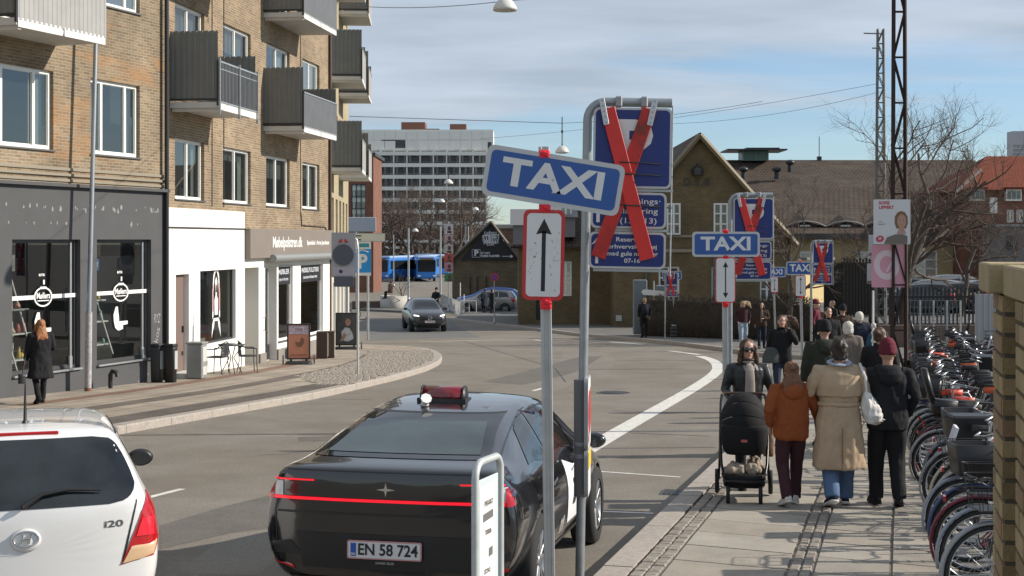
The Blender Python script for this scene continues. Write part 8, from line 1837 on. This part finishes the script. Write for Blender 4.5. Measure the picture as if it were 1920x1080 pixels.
# stroller
st_ = thing('stroller', 'black stroller with its hood up, pushed by the woman in sunglasses', 'stroller', at(1395,15.5), -.15); fab = cloth('stroller_black',(.013,.013,.014),.8,.1); frm = M('stroller_frame',(.02,.02,.022),.3,.5)
m = MB(); n_ = 10
for i in range(6):
    a0, a1 = radians(-8+i*30), radians(-8+(i+1)*30-1.5); rings = []
    for q in range(4):
        a = a0+(a1-a0)*q/3; r_ = 1+.025*sin(pi*q/3); rings.append([(cos(b)*.255*r_*(1 if True else 1), -cos(a)*sin(b)*.30*r_+.05, .80+sin(a)*sin(b)*.345*r_) for b in [pi*k/12 for k in range(13)]])
    vs = [p for r in rings for p in r]; m.add(vs, [(r*13+k, r*13+k+1, (r+1)*13+k+1, (r+1)*13+k) for r in range(3) for k in range(12)],0,True)
m.build('hood', fab, st_)
m = MB(); m.loft([[(a*s1,b*.85*s1-.02+dy,z) for a,b in rrect(.50,.56,.16,5)] for z,s1,dy in ((.50,.74,0),(.53,.86,0),(.62,.97,0),(.76,1.0,.0),(.80,.99,0),(.82,.93,0))]); m.build('carrycot', fab, st_)
m = MB(); m.poly(rrect(.07,.03,.01,2),(0,-.262,.66),(1,0,0),(0,0,1),t=.004); m.build('badge', M('badge_red',(.4,.1,.08),.4), st_)
m = MB(); m.loft([[(a*s1,b*s1-.0,z) for a,b in rrect(.46,.60,.1,4)] for z,s1 in ((.16,.86),(.18,.95),(.30,1.),(.31,.93),(.2,.88))]); m.build('basket', fab, st_)
m = MB(); rr_ = random.Random(4)
for i in range(7): m.ball((rr_.uniform(-.15,.15),rr_.uniform(-.22,.12),.34+rr_.uniform(-.02,.05)),(.09,.1,.07),10,7)
remesh(m,'blanket',cloth('blanket',(.3,.25,.2)),st_,.014,1,noise=(20,.03))
for sx in (-1,1):
    m = MB(); m.tube([(sx*.24,.62,1.05),(sx*.25,.45,.98),(sx*.255,.12,.62),(sx*.24,-.12,.40),(sx*.20,-.28,.20)],.015,8); m.tube([(sx*.255,.12,.62),(sx*.27,.34,.16)],.013,8); m.build('frame_side', frm, st_)
    for (x,y,r_,wd) in ((sx*.17,-.30,.095,.04),(sx*.29,.34,.135,.045)):
        o = bpy.data.objects.new('wheel',None); COL.objects.link(o); o.parent = st_; o.location = (x,y,r_); ax = Matrix(((0,0,1),(1,0,0),(0,1,0)))
        m = MB(); m.lathe([(r_*.72,-wd/2),(r_*.95,-wd/2),(r_,0),(r_*.95,wd/2),(r_*.72,wd/2)],n=20,ax=ax,caps=False); m.build('tyre', tyre, o); m = MB(); m.lathe([(0,-wd*.3),(r_*.74,-wd*.35),(r_*.74,wd*.35),(0,wd*.3)],n=20,ax=ax,caps=False); m.build('hub', frm, o)
m = MB(); m.tube([(-.24,.62,1.05),(-.2,.66,1.07),(.2,.66,1.07),(.24,.62,1.05)],.017,8); m.build('handle', M('handle_brown',(.06,.03,.02),.5), st_)
m = MB(); m.tube([(-.23,-.2,.30),(-.2,-.33,.24),(.2,-.33,.24),(.23,-.2,.30)],.014,8); m.build('front_bar', frm, st_)
tbag = thing('tote_bag', 'brown cloth tote bag hanging from the stroller handle', 'bag', at(1437,16.0), 0); m = MB(); m.loft([[(a*s1*.35,b*s1,z) for a,b in rrect(.34,.36,.05,3)] for z,s1 in ((.42,.9),(.45,1.),(.8,.95),(.82,.93))]); remesh(m,'bag_body',C_['camel'],tbag,.014,1,noise=(14,.02)); m = MB(); m.tube([(0,-.1,.8),(-.02,-.05,1.0),(0,.1,.8)],.008,5); m.build('strap',C_['camel'],tbag)
# middle distance
vx = .024
p, J, _ = person('woman with blowing hair on the phone, in a black jacket behind the stroller group', at(1466,27.5), FACE-.1, 1.70, .5, 'black','darkjeans','jacket','brown','blown',arms=('phone','hang'),vox=.017)
m = MB(); m.box((-.105,.165,1.55),(.02,.07,.14),bev=.005); ph = m.build('phone', dk, None); ph.parent = None; ph.location = at(1466,27.5); ph.rotation_euler = (0,0,FACE-.1); tag(ph,'dark phone held to the ear of the woman with blowing hair','phone')
hb = thing('handbag', 'grey-green handbag on the arm of the woman on the phone', 'bag', at(1446,27.4)); m = MB(); m.loft([ering(z,rx,.07,0,0,14) for z,rx in ((.80,.14),(.82,.18),(.95,.17),(1.08,.10),(1.1,.05))]); remesh(m,'bag_body',cloth('bag_green',(.08,.09,.085)),hb,.02,1)
person('tall person in an olive parka and dark cap, walking away beyond the orange jacket', at(1546,20.6), .1, 1.76, .4,'olive','navy','coat','dark','none',hat=('black','knit'),arms=('hang','hang'),vox=.018,hood=True,wide=1.12,skirt_z=.72)
person('person with white hair in a grey-brown coat, walking away', at(1590,25.5), -.1, 1.64,.4,'greyb','black','coat','white','bob',arms=('hang','hang'),vox=.018,skirt_z=.62)
person('man with short dark hair in a black jacket, facing us beside the thin taxi post', at(1553,33), FACE+.1, 1.76,.4,'black','navy','jacket','dark','crop',arms=('hang','pocket'),vox=vx,wide=1.08)
person('person in a burgundy cap and dark wine jacket near the low brick wall', at(1530,44.5), FACE+1.2, 1.78,.4,'wine','beige','jacket','dark','none',hat=('wine','cap'),arms=('front','hang'),vox=vx)
person('person in black far behind the man with short dark hair', at(1560,49), 2.0, 1.72,.3,'black','navy','jacket','brown','crop',vox=.026)
bp_, J, _ = person('walker in a dark jacket carrying a blue backpack, beside the rusty mast', at(1638,26.5), -.15, 1.72,.5,'navy','black','jacket','dark','crop',arms=('hang','hang'),vox=.018,hat=('black','knit'))
bpk = thing('backpack', 'blue backpack worn by the walker beside the rusty mast', 'backpack', at(1638,26.5), -.15); m = MB(); m.loft([ering(z,rx,ry,0,-.21,14,3) for z,rx,ry in ((.98,.10,.06),(1.0,.15,.085),(1.2,.155,.09),(1.38,.12,.075),(1.43,.06,.04))]); remesh(m,'pack',C_['teal'],bpk,.015,1,noise=(14,.02))
person('woman with tied back brown hair and a dark jacket, partly hidden by the burgundy beanie', at(1650,20.8), -.3, 1.68,.4,'black','black','jacket','brown','bun',arms=('hang','hang'),vox=.018,headturn=-.6)
person('young woman in a dark brown jacket and pale jeans, left of the far pair', at(1393,52), FACE+.1, 1.66,.45,'plum','palejeans','short','blond','blown',arms=('pocket','pocket'),vox=vx,trouser_w=1.2)
person('young woman in a dark brown coat and dark jeans, right of the far pair', at(1428,51), FACE-.1, 1.62,.45,'dkbrown','navy','jacket','dark','long',arms=('front','hang'),vox=vx,inner='greyb')
person('man with a dark backpack walking along the hedge', at(1208,61), .1, 1.68,.3,'black','black','jacket','blond','crop',arms=('hang','hang'),vox=vx)
bpk = thing('backpack', 'dark navy backpack on the man walking along the hedge', 'backpack', at(1208,61), .1); m = MB(); m.loft([ering(z,rx,ry,0,-.2,12,3) for z,rx,ry in ((.98,.10,.06),(1.0,.14,.085),(1.2,.145,.09),(1.38,.11,.07))]); m.build('pack',C_['navy'],bpk)
person('man in a long dark coat standing by the silver car, left of two', at(908,93,0), .9, 1.72,.15,'navy','black','coat','dark','crop',vox=.03,skirt_z=.55)
person('man in a dark coat standing by the silver car, right of two', at(923,92,0), -.9, 1.70,.1,'black','black','coat','dark','crop',vox=.03,skirt_z=.55)
person('walker in a charcoal coat with short grey hair, behind the white haired person', at(1611,31), -.1, 1.70,.4,'navy','black','coat','white','crop',arms=('hang','hang'),vox=.02,skirt_z=.75)
person('walker in a brown jacket and dark beanie far down the pavement', at(1580,37), .1, 1.74,.4,'dkbrown','navy','jacket','dark','none',hat=('black','knit'),vox=.024)
lw_, J, _ = person('copper haired woman in a long black coat passing the charcoal shop', W(76,757,PAV), .55, 1.62,.75,'black','black','coat','copper','long',arms=('hang','front'),vox=.017,skirt_z=.52)
hbg = thing('shoulder_bag', 'small dark bag with a long strap carried by the copper haired woman', 'bag', W(76,757,PAV), .55); m = MB(); m.tube([(-.14,.1,1.3),(-.28,.0,.95),(-.36,-.12,.62)],.012,6); m.build('strap', dk, hbg); m = MB(); m.loft([ering(z,.07,.04,-.38,-.14,10) for z in (.42,.44,.56,.6)]); m.build('bag_body', dk, hbg)
sit = [(.09,-.0,.50),(.10,.40,.50),(.10,.42,.10),(.11,.56,.05)]
person('person sitting on the edge of the round planter', (Xat(732,99), 99, gz(99)+.45), 1.2, 1.70, 0,'dkbrown','black','jacket','dark','crop',vox=.03,legs=[(.09,0,.88),(.10,.36,.86),(.10,.38,.48),(.11,.5,.44)])
rider, J, _ = person('rider in black on a bicycle behind the grey crossover', (Xat(818,90), 90, gz(90)+.06), FACE-.5, 1.76, 0,'black','black','jacket','dark','none',hat=('black','knit'),arms=('push','push'),vox=.03,legs=[(.09,0,.90),(.11,.22,.62),(.10,.12,.25),(.10,.26,.2)])
o = copy_tree(protos[0], None, chm); o.location = (Xat(818,90)-.1, 90, gz(90)); o.rotation_euler = (0,0,FACE-.5+pi/2); o['label'] = 'bicycle ridden by the rider in black behind the grey crossover'; o['group'] = 'bicycles ridden in the street'

bake_pending()
